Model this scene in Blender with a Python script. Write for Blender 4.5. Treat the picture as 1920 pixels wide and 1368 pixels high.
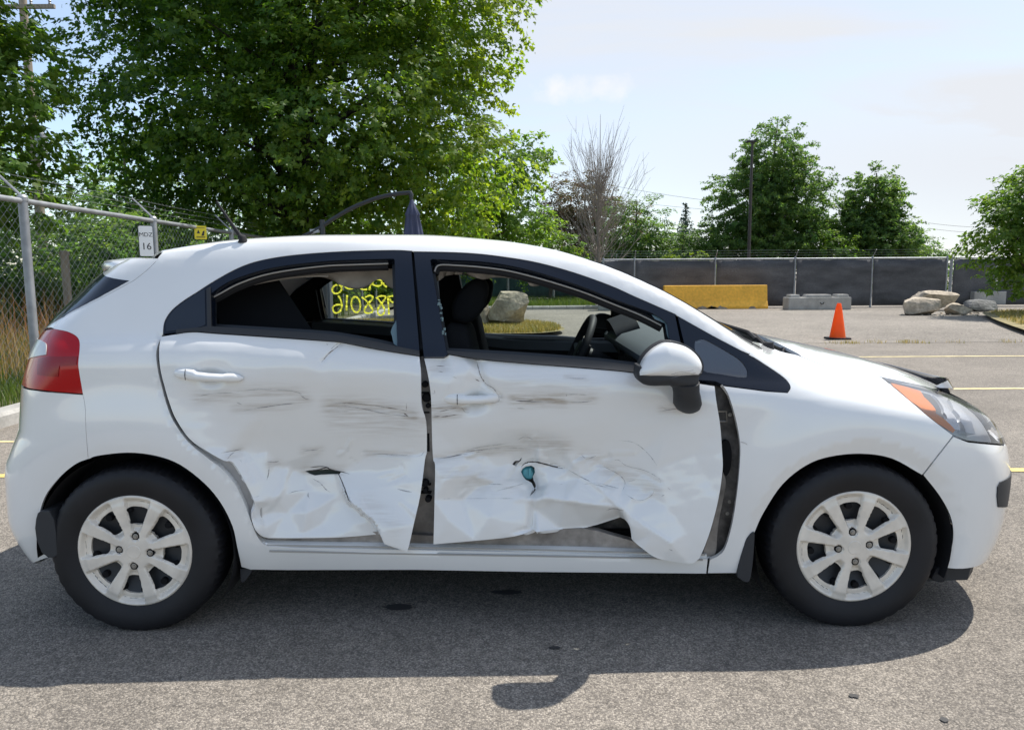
import bpy, bmesh, math, random
import numpy as np
from mathutils import Vector, Matrix
from mathutils.geometry import delaunay_2d_cdt
for _o in list(bpy.data.objects): bpy.data.objects.remove(_o)
SC = bpy.context.scene
COL = SC.collection
R = math.radians
# ------------------------------------------------------------------ camera
CAMX, CAMD, CAMH, PITCH, ROLL, FPX, IW, IH = 0.067, 2.537, 1.268, 0.12, -0.006, 1387.0, 1920, 1368
_fw = np.array([0, math.cos(PITCH), -math.sin(PITCH)]); _rt = np.array([1.0, 0, 0]); _up = np.cross(_rt, _fw)
RT = math.cos(ROLL)*_rt + math.sin(ROLL)*_up
UP = -math.sin(ROLL)*_rt + math.cos(ROLL)*_up
EYE = np.array([CAMX, -CAMD, CAMH])
cam = bpy.data.cameras.new('camera'); cam.sensor_fit = 'HORIZONTAL'; cam.sensor_width = 36.0
cam.lens = 36.0*FPX/IW; cam.clip_start = 0.05; cam.clip_end = 3000
camo = bpy.data.objects.new('camera', cam); COL.objects.link(camo)
camo.matrix_world = Matrix(((RT[0], UP[0], -_fw[0], EYE[0]), (RT[1], UP[1], -_fw[1], EYE[1]), (RT[2], UP[2], -_fw[2], EYE[2]), (0, 0, 0, 1)))
SC.camera = camo
# ------------------------------------------------------------------ sky
SUN_EL, SUN_AZ = R(58.7), R(55.4)          # azimuth from +Y towards +X
w = bpy.data.worlds.new('World'); SC.world = w; w.use_nodes = True
nt = w.node_tree; nt.nodes.clear()
def wn(t, **k):
    n = nt.nodes.new(t)
    for a, b in k.items(): setattr(n, a, b)
    return n
sky = wn('ShaderNodeTexSky', sky_type='NISHITA', sun_disc=False, sun_elevation=SUN_EL, sun_rotation=SUN_AZ, altitude=100, air_density=1.0, dust_density=0.35, ozone_density=1.2)
tc = wn('ShaderNodeTexCoord'); sep = wn('ShaderNodeSeparateXYZ'); nt.links.new(tc.outputs['Generated'], sep.inputs[0])
def wmath(op, a, b=None, clamp=False):
    n = wn('ShaderNodeMath', operation=op, use_clamp=clamp)
    for i, v in enumerate((a, b)):
        if v is None: continue
        if isinstance(v, (int, float)): n.inputs[i].default_value = v
        else: nt.links.new(v, n.inputs[i])
    return n.outputs[0]
den = wmath('ADD', wmath('MAXIMUM', sep.outputs[2], 0.0), 0.16)
cx_ = wmath('DIVIDE', sep.outputs[0], den); cy_ = wmath('DIVIDE', sep.outputs[1], den)
cmb = wn('ShaderNodeCombineXYZ'); nt.links.new(cx_, cmb.inputs[0]); nt.links.new(wmath('MULTIPLY', cy_, 1.8), cmb.inputs[1])
no1 = wn('ShaderNodeTexNoise'); no1.inputs['Scale'].default_value = 0.75; no1.inputs['Detail'].default_value = 7; no1.inputs['Roughness'].default_value = 0.55; no1.inputs['Distortion'].default_value = 0.6
nt.links.new(cmb.outputs[0], no1.inputs['Vector'])
mr = wn('ShaderNodeMapRange'); mr.inputs[1].default_value = 0.30; mr.inputs[2].default_value = 0.60; mr.inputs[3].default_value = 0.50; mr.inputs[4].default_value = 1.0
nt.links.new(no1.outputs['Fac'], mr.inputs[0])
# thin high haze: densest low down and towards the sun, clear blue elsewhere
dt = wn('ShaderNodeVectorMath', operation='DOT_PRODUCT'); nt.links.new(tc.outputs['Generated'], dt.inputs[0]); dt.inputs[1].default_value = (math.sin(SUN_AZ)*math.cos(SUN_EL), math.cos(SUN_AZ)*math.cos(SUN_EL), math.sin(SUN_EL))
hz = wn('ShaderNodeMapRange', interpolation_type='SMOOTHSTEP'); hz.inputs[1].default_value = 0.22; hz.inputs[2].default_value = 0.62; hz.inputs[3].default_value = 0.24; hz.inputs[4].default_value = 1.0; nt.links.new(dt.outputs['Value'], hz.inputs[0])
el = wn('ShaderNodeMapRange', interpolation_type='SMOOTHSTEP'); el.inputs[1].default_value = 0.40; el.inputs[2].default_value = 0.85; el.inputs[3].default_value = 1.0; el.inputs[4].default_value = 0.45; nt.links.new(sep.outputs[2], el.inputs[0])
lowh = wn('ShaderNodeMapRange', interpolation_type='SMOOTHSTEP'); lowh.inputs[1].default_value = 0.10; lowh.inputs[2].default_value = 0.42; lowh.inputs[3].default_value = 1.0; lowh.inputs[4].default_value = 0.0; nt.links.new(sep.outputs[2], lowh.inputs[0])
veil = wmath('MAXIMUM', wmath('MULTIPLY', wmath('MULTIPLY', mr.outputs[0], hz.outputs[0]), el.outputs[0], True), wmath('MULTIPLY', lowh.outputs[0], hz.outputs[0], True))
# one small bright cumulus low over the trees
cu = wmath('DIVIDE', wmath('SUBTRACT', sep.outputs[0], 0.094), 0.075); cv = wmath('DIVIDE', wmath('SUBTRACT', sep.outputs[2], 0.233), 0.021)
no2 = wn('ShaderNodeTexNoise'); no2.inputs['Scale'].default_value = 26; no2.inputs['Detail'].default_value = 6; no2.inputs['Roughness'].default_value = .6; nt.links.new(tc.outputs['Generated'], no2.inputs['Vector'])
r2 = wmath('ADD', wmath('MULTIPLY', cu, cu), wmath('MULTIPLY', cv, cv)); puff = wmath('SUBTRACT', wmath('ADD', wmath('MULTIPLY', wmath('SUBTRACT', 1.0, r2), .7), wmath('MULTIPLY', no2.outputs['Fac'], 2.6)), 1.45, True)
puff = wmath('MULTIPLY', puff, wmath('GREATER_THAN', sep.outputs[1], 0.0))
mixs = wn('ShaderNodeMix', data_type='RGBA'); nt.links.new(veil, mixs.inputs[0]); nt.links.new(sky.outputs[0], mixs.inputs[6]); mixs.inputs[7].default_value = (3.75, 3.88, 4.12, 1)
bg = wn('ShaderNodeBackground'); bg.inputs[1].default_value = 0.13; mixc = wn('ShaderNodeMix', data_type='RGBA'); nt.links.new(wmath('MULTIPLY', puff, 0.8, True), mixc.inputs[0]); nt.links.new(mixs.outputs[2], mixc.inputs[6]); mixc.inputs[7].default_value = (4.5, 4.5, 4.55, 1); nt.links.new(mixc.outputs[2], bg.inputs[0])
wo = wn('ShaderNodeOutputWorld'); nt.links.new(bg.outputs[0], wo.inputs[0])
# ------------------------------------------------------------------ sun
sl = bpy.data.lights.new('sun', 'SUN'); sl.energy = 3.6; sl.angle = R(0.55); sl.color = (1.0, 0.955, 0.88)
so = bpy.data.objects.new('sun', sl); COL.objects.link(so)
_sd = Vector((math.sin(SUN_AZ)*math.cos(SUN_EL), math.cos(SUN_AZ)*math.cos(SUN_EL), math.sin(SUN_EL)))
so.rotation_euler = _sd.to_track_quat('Z', 'Y').to_euler(); so.location = _sd*40
vs = SC.view_settings; vs.view_transform = 'Standard'; vs.look = 'None'; vs.exposure = 0.76; vs.gamma = 1.0; vs.use_curve_mapping = False
SC.render.engine = 'CYCLES'
try:
    SC.cycles.use_denoising = True; SC.cycles.denoiser = 'OPENIMAGEDENOISE'
except Exception: pass
SC.cycles.max_bounces = 8; SC.cycles.transparent_max_bounces = 12; SC.cycles.caustics_reflective = False; SC.cycles.caustics_refractive = False
# ------------------------------------------------------------------ materials
def mat(name, col=(.5,.5,.5), rough=.6, metal=0.0, spec=.5, coat=0.0, coat_r=.03, trans=0.0, alpha=1.0, noise=None, bump=None, ior=1.5, emit=None):
    """noise: list of (scale, detail, lo, hi, (sx,sy,sz)) multiplying the colour; bump: list of (scale, detail, strength, distance)"""
    m = bpy.data.materials.new(name); m.use_nodes = True; t = m.node_tree; b = t.nodes['Principled BSDF']
    b.inputs['Base Color'].default_value = (*col, 1); b.inputs['Roughness'].default_value = rough; b.inputs['Metallic'].default_value = metal
    b.inputs['Specular IOR Level'].default_value = spec; b.inputs['Coat Weight'].default_value = coat; b.inputs['Coat Roughness'].default_value = coat_r
    b.inputs['Transmission Weight'].default_value = trans; b.inputs['Alpha'].default_value = alpha; b.inputs['IOR'].default_value = ior
    if emit: b.inputs['Emission Color'].default_value = (*emit[:3], 1); b.inputs['Emission Strength'].default_value = emit[3]
    tcn = None
    def coord(sc3):
        nonlocal tcn
        if tcn is None: tcn = t.nodes.new('ShaderNodeTexCoord')
        mp = t.nodes.new('ShaderNodeMapping'); t.links.new(tcn.outputs['Object'], mp.inputs[0]); mp.inputs['Scale'].default_value = sc3
        return mp.outputs[0]
    last = None
    for nz in (noise or []):
        s, d, lo, hi = nz[:4]; sc3 = nz[4] if len(nz) > 4 else (1, 1, 1)
        n = t.nodes.new('ShaderNodeTexNoise'); n.inputs['Scale'].default_value = s; n.inputs['Detail'].default_value = d
        t.links.new(coord(sc3), n.inputs['Vector'])
        r = t.nodes.new('ShaderNodeMapRange'); r.inputs[1].default_value = .3; r.inputs[2].default_value = .7; r.inputs[3].default_value = lo; r.inputs[4].default_value = hi
        t.links.new(n.outputs['Fac'], r.inputs[0])
        x = t.nodes.new('ShaderNodeVectorMath'); x.operation = 'SCALE'
        if last is None: x.inputs[0].default_value = col
        else: t.links.new(last, x.inputs[0])
        t.links.new(r.outputs[0], x.inputs['Scale']); last = x.outputs[0]
    if last is not None: t.links.new(last, b.inputs['Base Color'])
    bl = None
    for (s, d, st, dist) in (bump or []):
        n = t.nodes.new('ShaderNodeTexNoise'); n.inputs['Scale'].default_value = s; n.inputs['Detail'].default_value = d
        t.links.new(coord((1, 1, 1)), n.inputs['Vector'])
        bp = t.nodes.new('ShaderNodeBump'); bp.inputs['Strength'].default_value = st; bp.inputs['Distance'].default_value = dist
        t.links.new(n.outputs['Fac'], bp.inputs['Height'])
        if bl is not None: t.links.new(bl, bp.inputs['Normal'])
        bl = bp.outputs[0]
    if bl is not None: t.links.new(bl, b.inputs['Normal'])
    return m
# ------------------------------------------------------------------ object helpers
def link(name, me, parent=None, mats=()):
    o = bpy.data.objects.new(name, me); COL.objects.link(o)
    if me is not None:
        for m in (mats if isinstance(mats, (list, tuple)) else [mats]): me.materials.append(m)
    if parent is not None: o.parent = parent
    return o
def empty(name, loc=(0,0,0), rz=0.0):
    o = bpy.data.objects.new(name, None); COL.objects.link(o); o.location = loc; o.rotation_euler = (0, 0, rz); o.empty_display_size = .2
    return o
def tag(o, label=None, cat=None, group=None, kind=None):
    if label: o['label'] = label
    if cat: o['category'] = cat
    if group: o['group'] = group
    if kind: o['kind'] = kind
    return o
def raw(name, V, F, mats, parent=None, smooth=False, normals=None, midx=None):
    me = bpy.data.meshes.new(name)
    me.from_pydata([tuple(map(float, v)) for v in V], [], [tuple(map(int, f)) for f in F])
    if smooth: me.polygons.foreach_set('use_smooth', [True]*len(me.polygons))
    o = link(name, me, parent, mats)
    if midx is not None: me.polygons.foreach_set('material_index', list(map(int, midx)))
    if normals is not None:
        me.normals_split_custom_set_from_vertices([tuple(map(float, n)) for n in normals])
    me.update()
    return o
class MB:
    """collects boxes, tubes, lathes and prisms for one mesh"""
    def __init__(s): s.V = []; s.F = []; s.M = []
    def add(s, V, F, m=0):
        k = len(s.V); s.V += [tuple(v) for v in V]; s.F += [tuple(i+k for i in f) for f in F]; s.M += [m]*len(F); return s
    def box(s, c, d, m=0, rz=0.0, taper=1.0, rx=0.0):
        x, y, z = d[0]/2, d[1]/2, d[2]/2; tp = taper
        P = [(-x,-y,-z),(x,-y,-z),(x,y,-z),(-x,y,-z),(-x*tp,-y*tp,z),(x*tp,-y*tp,z),(x*tp,y*tp,z),(-x*tp,y*tp,z)]
        M = Matrix.Rotation(rz, 3, 'Z') @ Matrix.Rotation(rx, 3, 'X')
        P = [tuple(M @ Vector(p) + Vector(c)) for p in P]
        return s.add(P, [(0,3,2,1),(4,5,6,7),(0,1,5,4),(1,2,6,5),(2,3,7,6),(3,0,4,7)], m)
    def tube(s, pts, r, n=8, m=0, cap=True, closed=False):
        pts = [Vector(p) for p in pts]; rs = r if isinstance(r, (list, tuple)) else [r]*len(pts)
        rings = []; up = None
        N = len(pts)
        for i, p in enumerate(pts):
            if closed: d = pts[(i+1) % N]-pts[i-1]
            else: d = pts[min(i+1, N-1)]-pts[max(i-1, 0)]
            if d.length < 1e-9: d = Vector((0, 0, 1))
            d.normalize()
            if up is None:
                up = d.orthogonal().normalized()
            else:
                up = (up - d*up.dot(d))
                up = up.normalized() if up.length > 1e-6 else d.orthogonal().normalized()
            e = d.cross(up)
            rings.append([p+(up*math.cos(2*math.pi*j/n)+e*math.sin(2*math.pi*j/n))*rs[i] for j in range(n)])
        V = [v for rg in rings for v in rg]; F = []
        for i in range(N if closed else N-1):
            a, b = i*n, ((i+1) % N)*n
            for j in range(n): F.append((a+j, a+(j+1) % n, b+(j+1) % n, b+j))
        if cap and not closed:
            F.append(tuple(reversed(range(n)))); F.append(tuple(range((N-1)*n, N*n)))
        return s.add(V, F, m)
    def prism(s, poly, y0, y1, m=0, ax='y'):
        """polygon in (x,z) extruded along y (ax='y'), or (x,y) along z (ax='z'), or (y,z) along x"""
        n = len(poly)
        f = {'y': lambda a, b, h: (a, h, b), 'z': lambda a, b, h: (a, b, h), 'x': lambda a, b, h: (h, a, b)}[ax]
        V = [f(a, b, y0) for a, b in poly]+[f(a, b, y1) for a, b in poly]
        F = [tuple(range(n)), tuple(reversed(range(n, 2*n)))]+[(i, i+n, (i+1) % n+n, (i+1) % n) for i in range(n)]
        return s.add(V, F, m)
    def lathe(s, prof, c=(0,0,0), n=48, m=0, ax='z'):
        """profile (r, h) turned about axis through c"""
        V = []; k = len(prof)
        for j in range(n):
            a = 2*math.pi*j/n
            for r, h in prof:
                if ax == 'z': V.append((c[0]+r*math.cos(a), c[1]+r*math.sin(a), c[2]+h))
                else: V.append((c[0]+r*math.cos(a), c[1]+h, c[2]+r*math.sin(a)))
        F = [(j*k+i, ((j+1) % n)*k+i, ((j+1) % n)*k+i+1, j*k+i+1) for j in range(n) for i in range(k-1)]
        return s.add(V, F, m)
    def build(s, name, mats, parent=None, smooth=False, bevel=0.0, fix=True, angle=None):
        me = bpy.data.meshes.new(name); me.from_pydata([tuple(map(float, v)) for v in s.V], [], s.F)
        o = link(name, me, parent, mats)
        me.polygons.foreach_set('material_index', s.M)
        if fix or bevel:
            bm = bmesh.new(); bm.from_mesh(me)
            if bevel:
                bmesh.ops.remove_doubles(bm, verts=bm.verts, dist=1e-5)
                es = [e for e in bm.edges if len(e.link_faces) == 2 and e.calc_face_angle(0) > .6]
                bmesh.ops.bevel(bm, geom=es, offset=bevel, segments=2, affect='EDGES', profile=.6, clamp_overlap=True)
            bmesh.ops.recalc_face_normals(bm, faces=bm.faces); bm.to_mesh(me); bm.free()
        if smooth or angle:
            me.polygons.foreach_set('use_smooth', [True]*len(me.polygons))
            me.set_sharp_from_angle(angle=angle or R(38))
        me.update()
        return o
def copy_tree(o, parent=None):
    c = o.copy(); COL.objects.link(c); c.parent = parent
    for ch in o.children: copy_tree(ch, c)
    return c
# pixel <-> world helpers used to measure where real things stand
def ray(px):
    px = np.asarray(px, float)
    return _fw + ((px[..., 0]-IW/2)/FPX)[..., None]*RT + ((IH/2-px[..., 1])/FPX)[..., None]*UP
def ony(px, y):
    d = ray(px); t = (y-EYE[1])/d[..., 1]; return EYE + d*t[..., None]
def onz(px, z=0.0):
    d = ray(px); t = (z-EYE[2])/d[..., 2]; return EYE + d*t[..., None]
def proj(p):
    q = np.asarray(p, float)-EYE; Z = q@_fw
    return np.stack([IW/2+FPX*(q@RT)/Z, IH/2-FPX*(q@UP)/Z], -1)
# ---------- car body surface (implicit), metres; x forward, y away from the viewer's side, z up
YC=0.845
def pw(x,xs,ys):
    # smooth monotone piecewise interpolation (Catmull-Rom / PCHIP)
    xs=np.asarray(xs,float);ys=np.asarray(ys,float)
    h=np.diff(xs);dl=np.diff(ys)/h
    m=np.zeros_like(xs)
    m[1:-1]=np.where(dl[:-1]*dl[1:]>0,2*dl[:-1]*dl[1:]/np.where(np.abs(dl[:-1]+dl[1:])<1e-12,1,dl[:-1]+dl[1:]),0)
    m[0]=dl[0];m[-1]=dl[-1]
    x=np.asarray(x,float);xc=np.clip(x,xs[0],xs[-1])
    i=np.clip(np.searchsorted(xs,xc)-1,0,len(h)-1)
    t=(xc-xs[i])/h[i]
    r=(2*t**3-3*t**2+1)*ys[i]+(t**3-2*t**2+t)*h[i]*m[i]+(-2*t**3+3*t**2)*ys[i+1]+(t**3-t**2)*h[i]*m[i+1]
    return r+np.where(x>xs[-1],(x-xs[-1])*m[-1],0)+np.where(x<xs[0],(x-xs[0])*m[0],0)
def sstep(a,b,x):
    t=np.clip((x-a)/(b-a),0,1);return t*t*(3-2*t)
def beltz(x):
    return pw(x,[-1.9,-1.2,-.6,-.25,.5,1.0,1.5,2.0],[1.04,1.06,1.03,.985,.94,.89,.86,.80])
def Ys(x,z):
    b=beltz(x)
    w=z-b
    # section below the belt then tumblehome above
    s=pw(w,[-.95,-.80,-.72,-.66,-.50,-.36,-.22,-.10,-.055,-.02,.01,.04,.12,.22,.31,.36,.40,.44,.5],
           [.13,.055,.030,.020,.006,-.006,-.012,-.010,-.004,.010,.028,.039,.063,.095,.127,.150,.178,.222,.32])
    s=s+pw(x,[-2.1,-1.85,-1.6,-1.3,-.9,.9,1.3,1.6,1.85,2.1],[.10,.055,.024,.006,.0,.0,.006,.02,.055,.11])
    for cx,fl in ((-1.285,.004),(1.285,.019)):
        r=np.hypot(x-cx,z-.30)
        s=s-.022*(1-sstep(.41,.62,r))+fl*np.clip((.398-r)/.055,0,1)
    return s
def Ztop(x):
    return pw(x,[-2.0,-1.7,-1.45,-1.2,-.9,-.6,-.3,0,.2,.4,.6,.8,1.0,1.10,1.3,1.6,1.85,2.0,2.1],
                [1.195,1.275,1.326,1.386,1.426,1.438,1.437,1.416,1.384,1.325,1.240,1.148,1.055,1.019,.975,.906,.822,.73,.60])
def top(x,y):
    q=(y-YC)
    return Ztop(x)-(.016+.059*sstep(.55,1.2,x))*(q/.62)**2
def Xf(y,z):
    q=np.abs(y-YC)/.845
    return pw(z,[.12,.2,.35,.5,.6,.7,.8,.95],[1.93,2.035,2.08,2.09,2.075,2.03,1.95,1.80])-.14*q**2-.20*q**5-.10*np.clip(z-.6,0,.4)*q**2
def Xr(y,z):
    q=np.abs(y-YC)/.845
    return pw(z,[.15,.25,.4,.55,.66,.72,.85,1.0,1.1,1.27,1.4],[-1.775,-1.865,-1.918,-1.915,-1.888,-1.87,-1.87,-1.835,-1.77,-1.59,-1.45])+.07*q**2+.13*q**5+.30*np.clip(z-.6,0,.6)*q**4
KS=.016
def Fimp(p):
    x,y,z=p[...,0],p[...,1],p[...,2]
    y=YC-np.abs(y-YC)
    a=np.stack([Ys(x,z)-y,(z-top(x,y))*.9,(x-Xf(y,z))*.95,(Xr(y,z)-x)*.8])
    m=a.max(0)
    return m+KS*np.log(np.exp((a-m)/KS).sum(0))
def cast(o,d,t0,t1,n=70):
    """first root of Fimp along rays; returns t (nan if none)"""
    o=np.broadcast_to(o,d.shape)
    ts=np.linspace(t0,t1,n)
    lo=np.full(len(d),np.nan);hi=lo.copy();done=np.zeros(len(d),bool);prev=np.full(len(d),ts[0])
    for t in ts:
        idx=np.where(~done)[0]
        if not len(idx):break
        f=Fimp(o[idx]+d[idx]*t)
        hit=f<0
        h=idx[hit];lo[h]=prev[h];hi[h]=t;done[h]=True
        prev[idx]=t
    ok=np.where(done)[0]
    a,b=lo[ok],hi[ok]
    for _ in range(22):
        m=(a+b)/2
        f=Fimp(o[ok]+d[ok]*m[:,None])
        b=np.where(f<0,m,b);a=np.where(f<0,a,m)
    t=np.full(len(d),np.nan);t[ok]=(a+b)/2
    return t
# ---------- panels: 2-D polygons triangulated finely and laid on the body surface
def grad(P, e=2e-4):
    g = np.stack([(Fimp(P+np.eye(3)[k]*e)-Fimp(P-np.eye(3)[k]*e)) for k in range(3)], -1)
    return g/np.maximum(np.linalg.norm(g, axis=1, keepdims=True), 1e-12)
def castx(o, d, ts):
    """first entry into the body along each ray; where a ray misses, its closest approach"""
    o = np.broadcast_to(o, d.shape); n = len(d)
    best = np.full(n, 1e9); bt = np.zeros(n); lo = np.full(n, np.nan); hi = lo.copy(); done = np.zeros(n, bool); fp = np.full(n, np.nan); prev = np.full(n, ts[0])
    flo = np.full(n, np.nan); fhi = flo.copy()
    for t in ts:
        idx = np.where(~done)[0]
        if not len(idx): break
        f = Fimp(o[idx]+d[idx]*t)
        m = f < best[idx]; best[idx[m]] = f[m]; bt[idx[m]] = t
        h = idx[f < 0]; lo[h] = prev[h]; hi[h] = t; flo[h] = fp[h]; fhi[h] = f[f < 0]; done[h] = True
        prev[idx] = t; fp[idx] = f
    ok = np.where(done & (hi > lo))[0]
    a, b = lo[ok], hi[ok]; fa, fb = flo[ok], fhi[ok]
    for k in range(14):
        m = (a+b)/2 if k % 3 == 2 else np.clip(a-(b-a)*fa/np.where(np.abs(fb-fa) < 1e-12, -1e-12, fb-fa), a, b)
        f = Fimp(o[ok]+d[ok]*m[:, None]); neg = f < 0
        b = np.where(neg, m, b); fb = np.where(neg, f, fb); a = np.where(neg, a, m); fa = np.where(neg, fa, f)
    t = bt.copy(); t[ok] = np.where(np.abs(fa) < np.abs(fb), a, b)
    return t
_TS = np.concatenate([np.linspace(CAMD-.16, CAMD+.16, 14), np.linspace(CAMD+.185, CAMD+.95, 32)])
class PxMap:
    """photo-pixel directions laid on the near side of the body; D metres deeper along the ray"""
    def __init__(s, D=0.0): s.D = D
    def dirs(s, uv):
        d = ray(uv); return d/d[:, 1:2]
    def base(s, uv):
        d = s.dirs(uv); t = castx(EYE, d, _TS); return d, t
    def dep(s, uv):
        return s.D(uv) if callable(s.D) else np.full(len(uv), float(s.D))
    def __call__(s, uv):
        uv = np.asarray(uv, float); d, t = s.base(uv); P0 = EYE+d*t[:, None]; n0 = grad(P0)
        # normal of the displaced sheet: neighbours on the tangent plane plus depth
        def nb(du, dv):
            q = uv+np.array([du, dv]); dd = s.dirs(q)
            den = (dd*n0).sum(1); den = np.where(np.abs(den) < .06, np.sign(den+1e-12)*.06, den)
            tt = ((P0-EYE)*n0).sum(1)/den
            tt = np.clip(tt, t-.05, t+.05)
            return EYE+dd*(tt+s.dep(q))[:, None]
        P = P0+d*s.dep(uv)[:, None]
        if callable(s.D):
            e = 1.5
            N = np.cross(nb(e, 0)-nb(-e, 0), nb(0, e)-nb(0, -e)); N /= np.maximum(np.linalg.norm(N, axis=1, keepdims=True), 1e-12)
            N *= -np.sign((N*d).sum(1, keepdims=True))
        else: N = n0
        return P, N
class OrMap:
    """parallel projection along dirn onto the body; (u,v) are coordinates along eu, ev"""
    def __init__(s, org, eu, ev, dirn, D=0.0, L=3.2, n=120):
        s.o, s.eu, s.ev, s.d = (np.asarray(a, float) for a in (org, eu, ev, dirn)); s.D = D; s.ts = np.linspace(0, L, n)
    def __call__(s, uv):
        uv = np.asarray(uv, float); o = s.o+uv[:, :1]*s.eu+uv[:, 1:]*s.ev; d = np.broadcast_to(s.d, o.shape)
        t = castx(o, d, s.ts); P = o+d*t[:, None]; N = grad(P)
        return P+d*(s.D(uv)[:, None] if callable(s.D) else s.D), N
    def uv(s, P):
        q = np.asarray(P, float)-s.o
        A = np.stack([s.eu, s.ev, s.d], 1); c = np.linalg.solve(A, q.T).T
        return c[:, :2]
TOPM = lambda D=0.0: OrMap((0, 0, 2.2), (1, 0, 0), (0, 1, 0), (0, 0, -1), D, 2.2, 110)
_h = math.sqrt(.5)
FRM = lambda D=0.0: OrMap((2.6, -.9, 0), (_h, _h, 0), (0, 0, 1), (-_h, _h, 0), D, 2.6, 130)
RRM = lambda D=0.0: OrMap((-2.4, -.9, 0), (_h, -_h, 0), (0, 0, 1), (_h, _h, 0), D, 2.6, 130)
BKM = lambda D=0.0: OrMap((-2.6, 0, 0), (0, 1, 0), (0, 0, 1), (1, 0, 0), D, 1.8, 90)
class RollMap:
    """rolls round the length of the car: u = x, v = .7 * angle about the cabin's axis, cast inward"""
    ZA = .80
    def __call__(s, uv):
        uv = np.asarray(uv, float); a = uv[:, 1]/.7; o_ = np.stack([np.zeros(len(a)), -np.cos(a), np.sin(a)], 1)
        org = np.stack([uv[:, 0], np.full(len(a), YC), np.full(len(a), s.ZA)], 1)+o_*1.15; t = castx(org, -o_, np.linspace(0, 1.1, 70)); P = org-o_*t[:, None]
        return P, grad(P)
    def uv(s, P):
        P = np.asarray(P, float); return [(p[0], .7*math.atan2(p[2]-s.ZA, YC-p[1])) for p in P]
def onbody(px): return PxMap()(np.asarray(px, float))[0]
def cr(pts, n=6):
    """Catmull-Rom through open polyline"""
    p = np.asarray(pts, float)
    if len(p) < 3: return [tuple(a) for a in p]
    q = np.vstack([2*p[0]-p[1], p, 2*p[-1]-p[-2]]); out = []
    for i in range(len(p)-1):
        a, b, c, d = q[i:i+4]
        for k in range(n):
            t = k/n; out.append(tuple(.5*((2*b)+(-a+c)*t+(2*a-5*b+4*c-d)*t*t+(-a+3*b-3*c+d)*t**3)))
    out.append(tuple(p[-1])); return out
def join(*segs):
    o = []
    for s in segs:
        for p in s:
            p = (float(p[0]), float(p[1]))
            if not o or (abs(o[-1][0]-p[0])+abs(o[-1][1]-p[1])) > 1e-6: o.append(p)
    if abs(o[0][0]-o[-1][0])+abs(o[0][1]-o[-1][1]) < 1e-6: o.pop()
    return o
def inpoly(poly, pts):
    poly = np.asarray(poly, float); pts = np.asarray(pts, float); x, y = pts[:, 0], pts[:, 1]; c = np.zeros(len(pts), bool)
    a, b = poly, np.roll(poly, -1, 0)
    for (x0, y0), (x1, y1) in zip(a, b):
        if y0 == y1: continue
        m = ((y0 > y) != (y1 > y)); c ^= m & (x < (x1-x0)*(y-y0)/(y1-y0)+x0)
    return c
def dist_poly(poly, pts, closed=True):
    poly = np.asarray(poly, float); a = poly if closed else poly[:-1]; b = np.roll(poly, -1, 0) if closed else poly[1:]
    best = np.full(len(pts), 1e9)
    for p, q in zip(a, b):
        v = q-p; L = v@v
        t = np.clip(((pts-p)@v)/(L if L > 0 else 1), 0, 1); best = np.minimum(best, np.linalg.norm(pts-(p+t[:, None]*v), axis=1))
    return best
def resamp(poly, step, closed=True):
    out = []; n = len(poly)
    for i in range(n if closed else n-1):
        p, q = np.array(poly[i]), np.array(poly[(i+1) % n]); L = np.linalg.norm(q-p); k = max(1, int(math.ceil(L/step-1e-6)))
        for j in range(k): out.append(tuple(p+(q-p)*j/k))
    if not closed: out.append(tuple(poly[-1]))
    return out
def area(poly):
    p = np.asarray(poly); x, y = p[:, 0], p[:, 1]; return .5*np.sum(x*np.roll(y, -1)-np.roll(x, -1)*y)
def shrink(poly, g):
    p = np.asarray(poly, float); s = np.sign(area(p))
    a = p-np.roll(p, 1, 0); b = np.roll(p, -1, 0)-p
    na = np.stack([-a[:, 1], a[:, 0]], 1)*s; nb_ = np.stack([-b[:, 1], b[:, 0]], 1)*s
    na /= np.maximum(np.linalg.norm(na, axis=1, keepdims=True), 1e-9); nb_ /= np.maximum(np.linalg.norm(nb_, axis=1, keepdims=True), 1e-9)
    n = na+nb_; l = np.maximum((n*na).sum(1, keepdims=True), .5)
    return [tuple(v) for v in p+n/l*g]
def region(outer, holes, step, lines=(), bstep=None):
    bs = bstep or step
    loops = [resamp(outer, bs)]+[resamp(h, bs) for h in holes]
    lo = np.min(np.array(outer), 0); hi = np.max(np.array(outer), 0)
    xs = np.arange(lo[0]+step*.5, hi[0], step); ys = np.arange(lo[1]+step*.5, hi[1], step)
    G = np.stack(np.meshgrid(xs, ys), -1).reshape(-1, 2)
    m = inpoly(outer, G)
    for h in holes: m &= ~inpoly(h, G)
    G = G[m]
    for l in loops: G = G[dist_poly(l, G) > step*.45]
    V = []; E = []
    for l in loops:
        k = len(V); V += l; E += [(k+i, k+(i+1) % len(l)) for i in range(len(l))]
    for ln in lines:
        l = resamp(ln, step, False); k = len(V); V += l; E += [(k+i, k+i+1) for i in range(len(l)-1)]
        if len(G): G = G[dist_poly(l, G, False) > step*.4]
    V += [tuple(g) for g in G]
    r = delaunay_2d_cdt([Vector(v) for v in V], E, [], 0, 1e-5)
    P = np.array([tuple(v) for v in r[0]]); T = np.array([f for f in r[2] if len(f) == 3])
    c = P[T].mean(1); m = inpoly(outer, c)
    for h in holes: m &= ~inpoly(h, c)
    T = T[m]
    used = np.unique(T); re = np.full(len(P), -1); re[used] = np.arange(len(used))
    return P[used], re[T]
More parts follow.
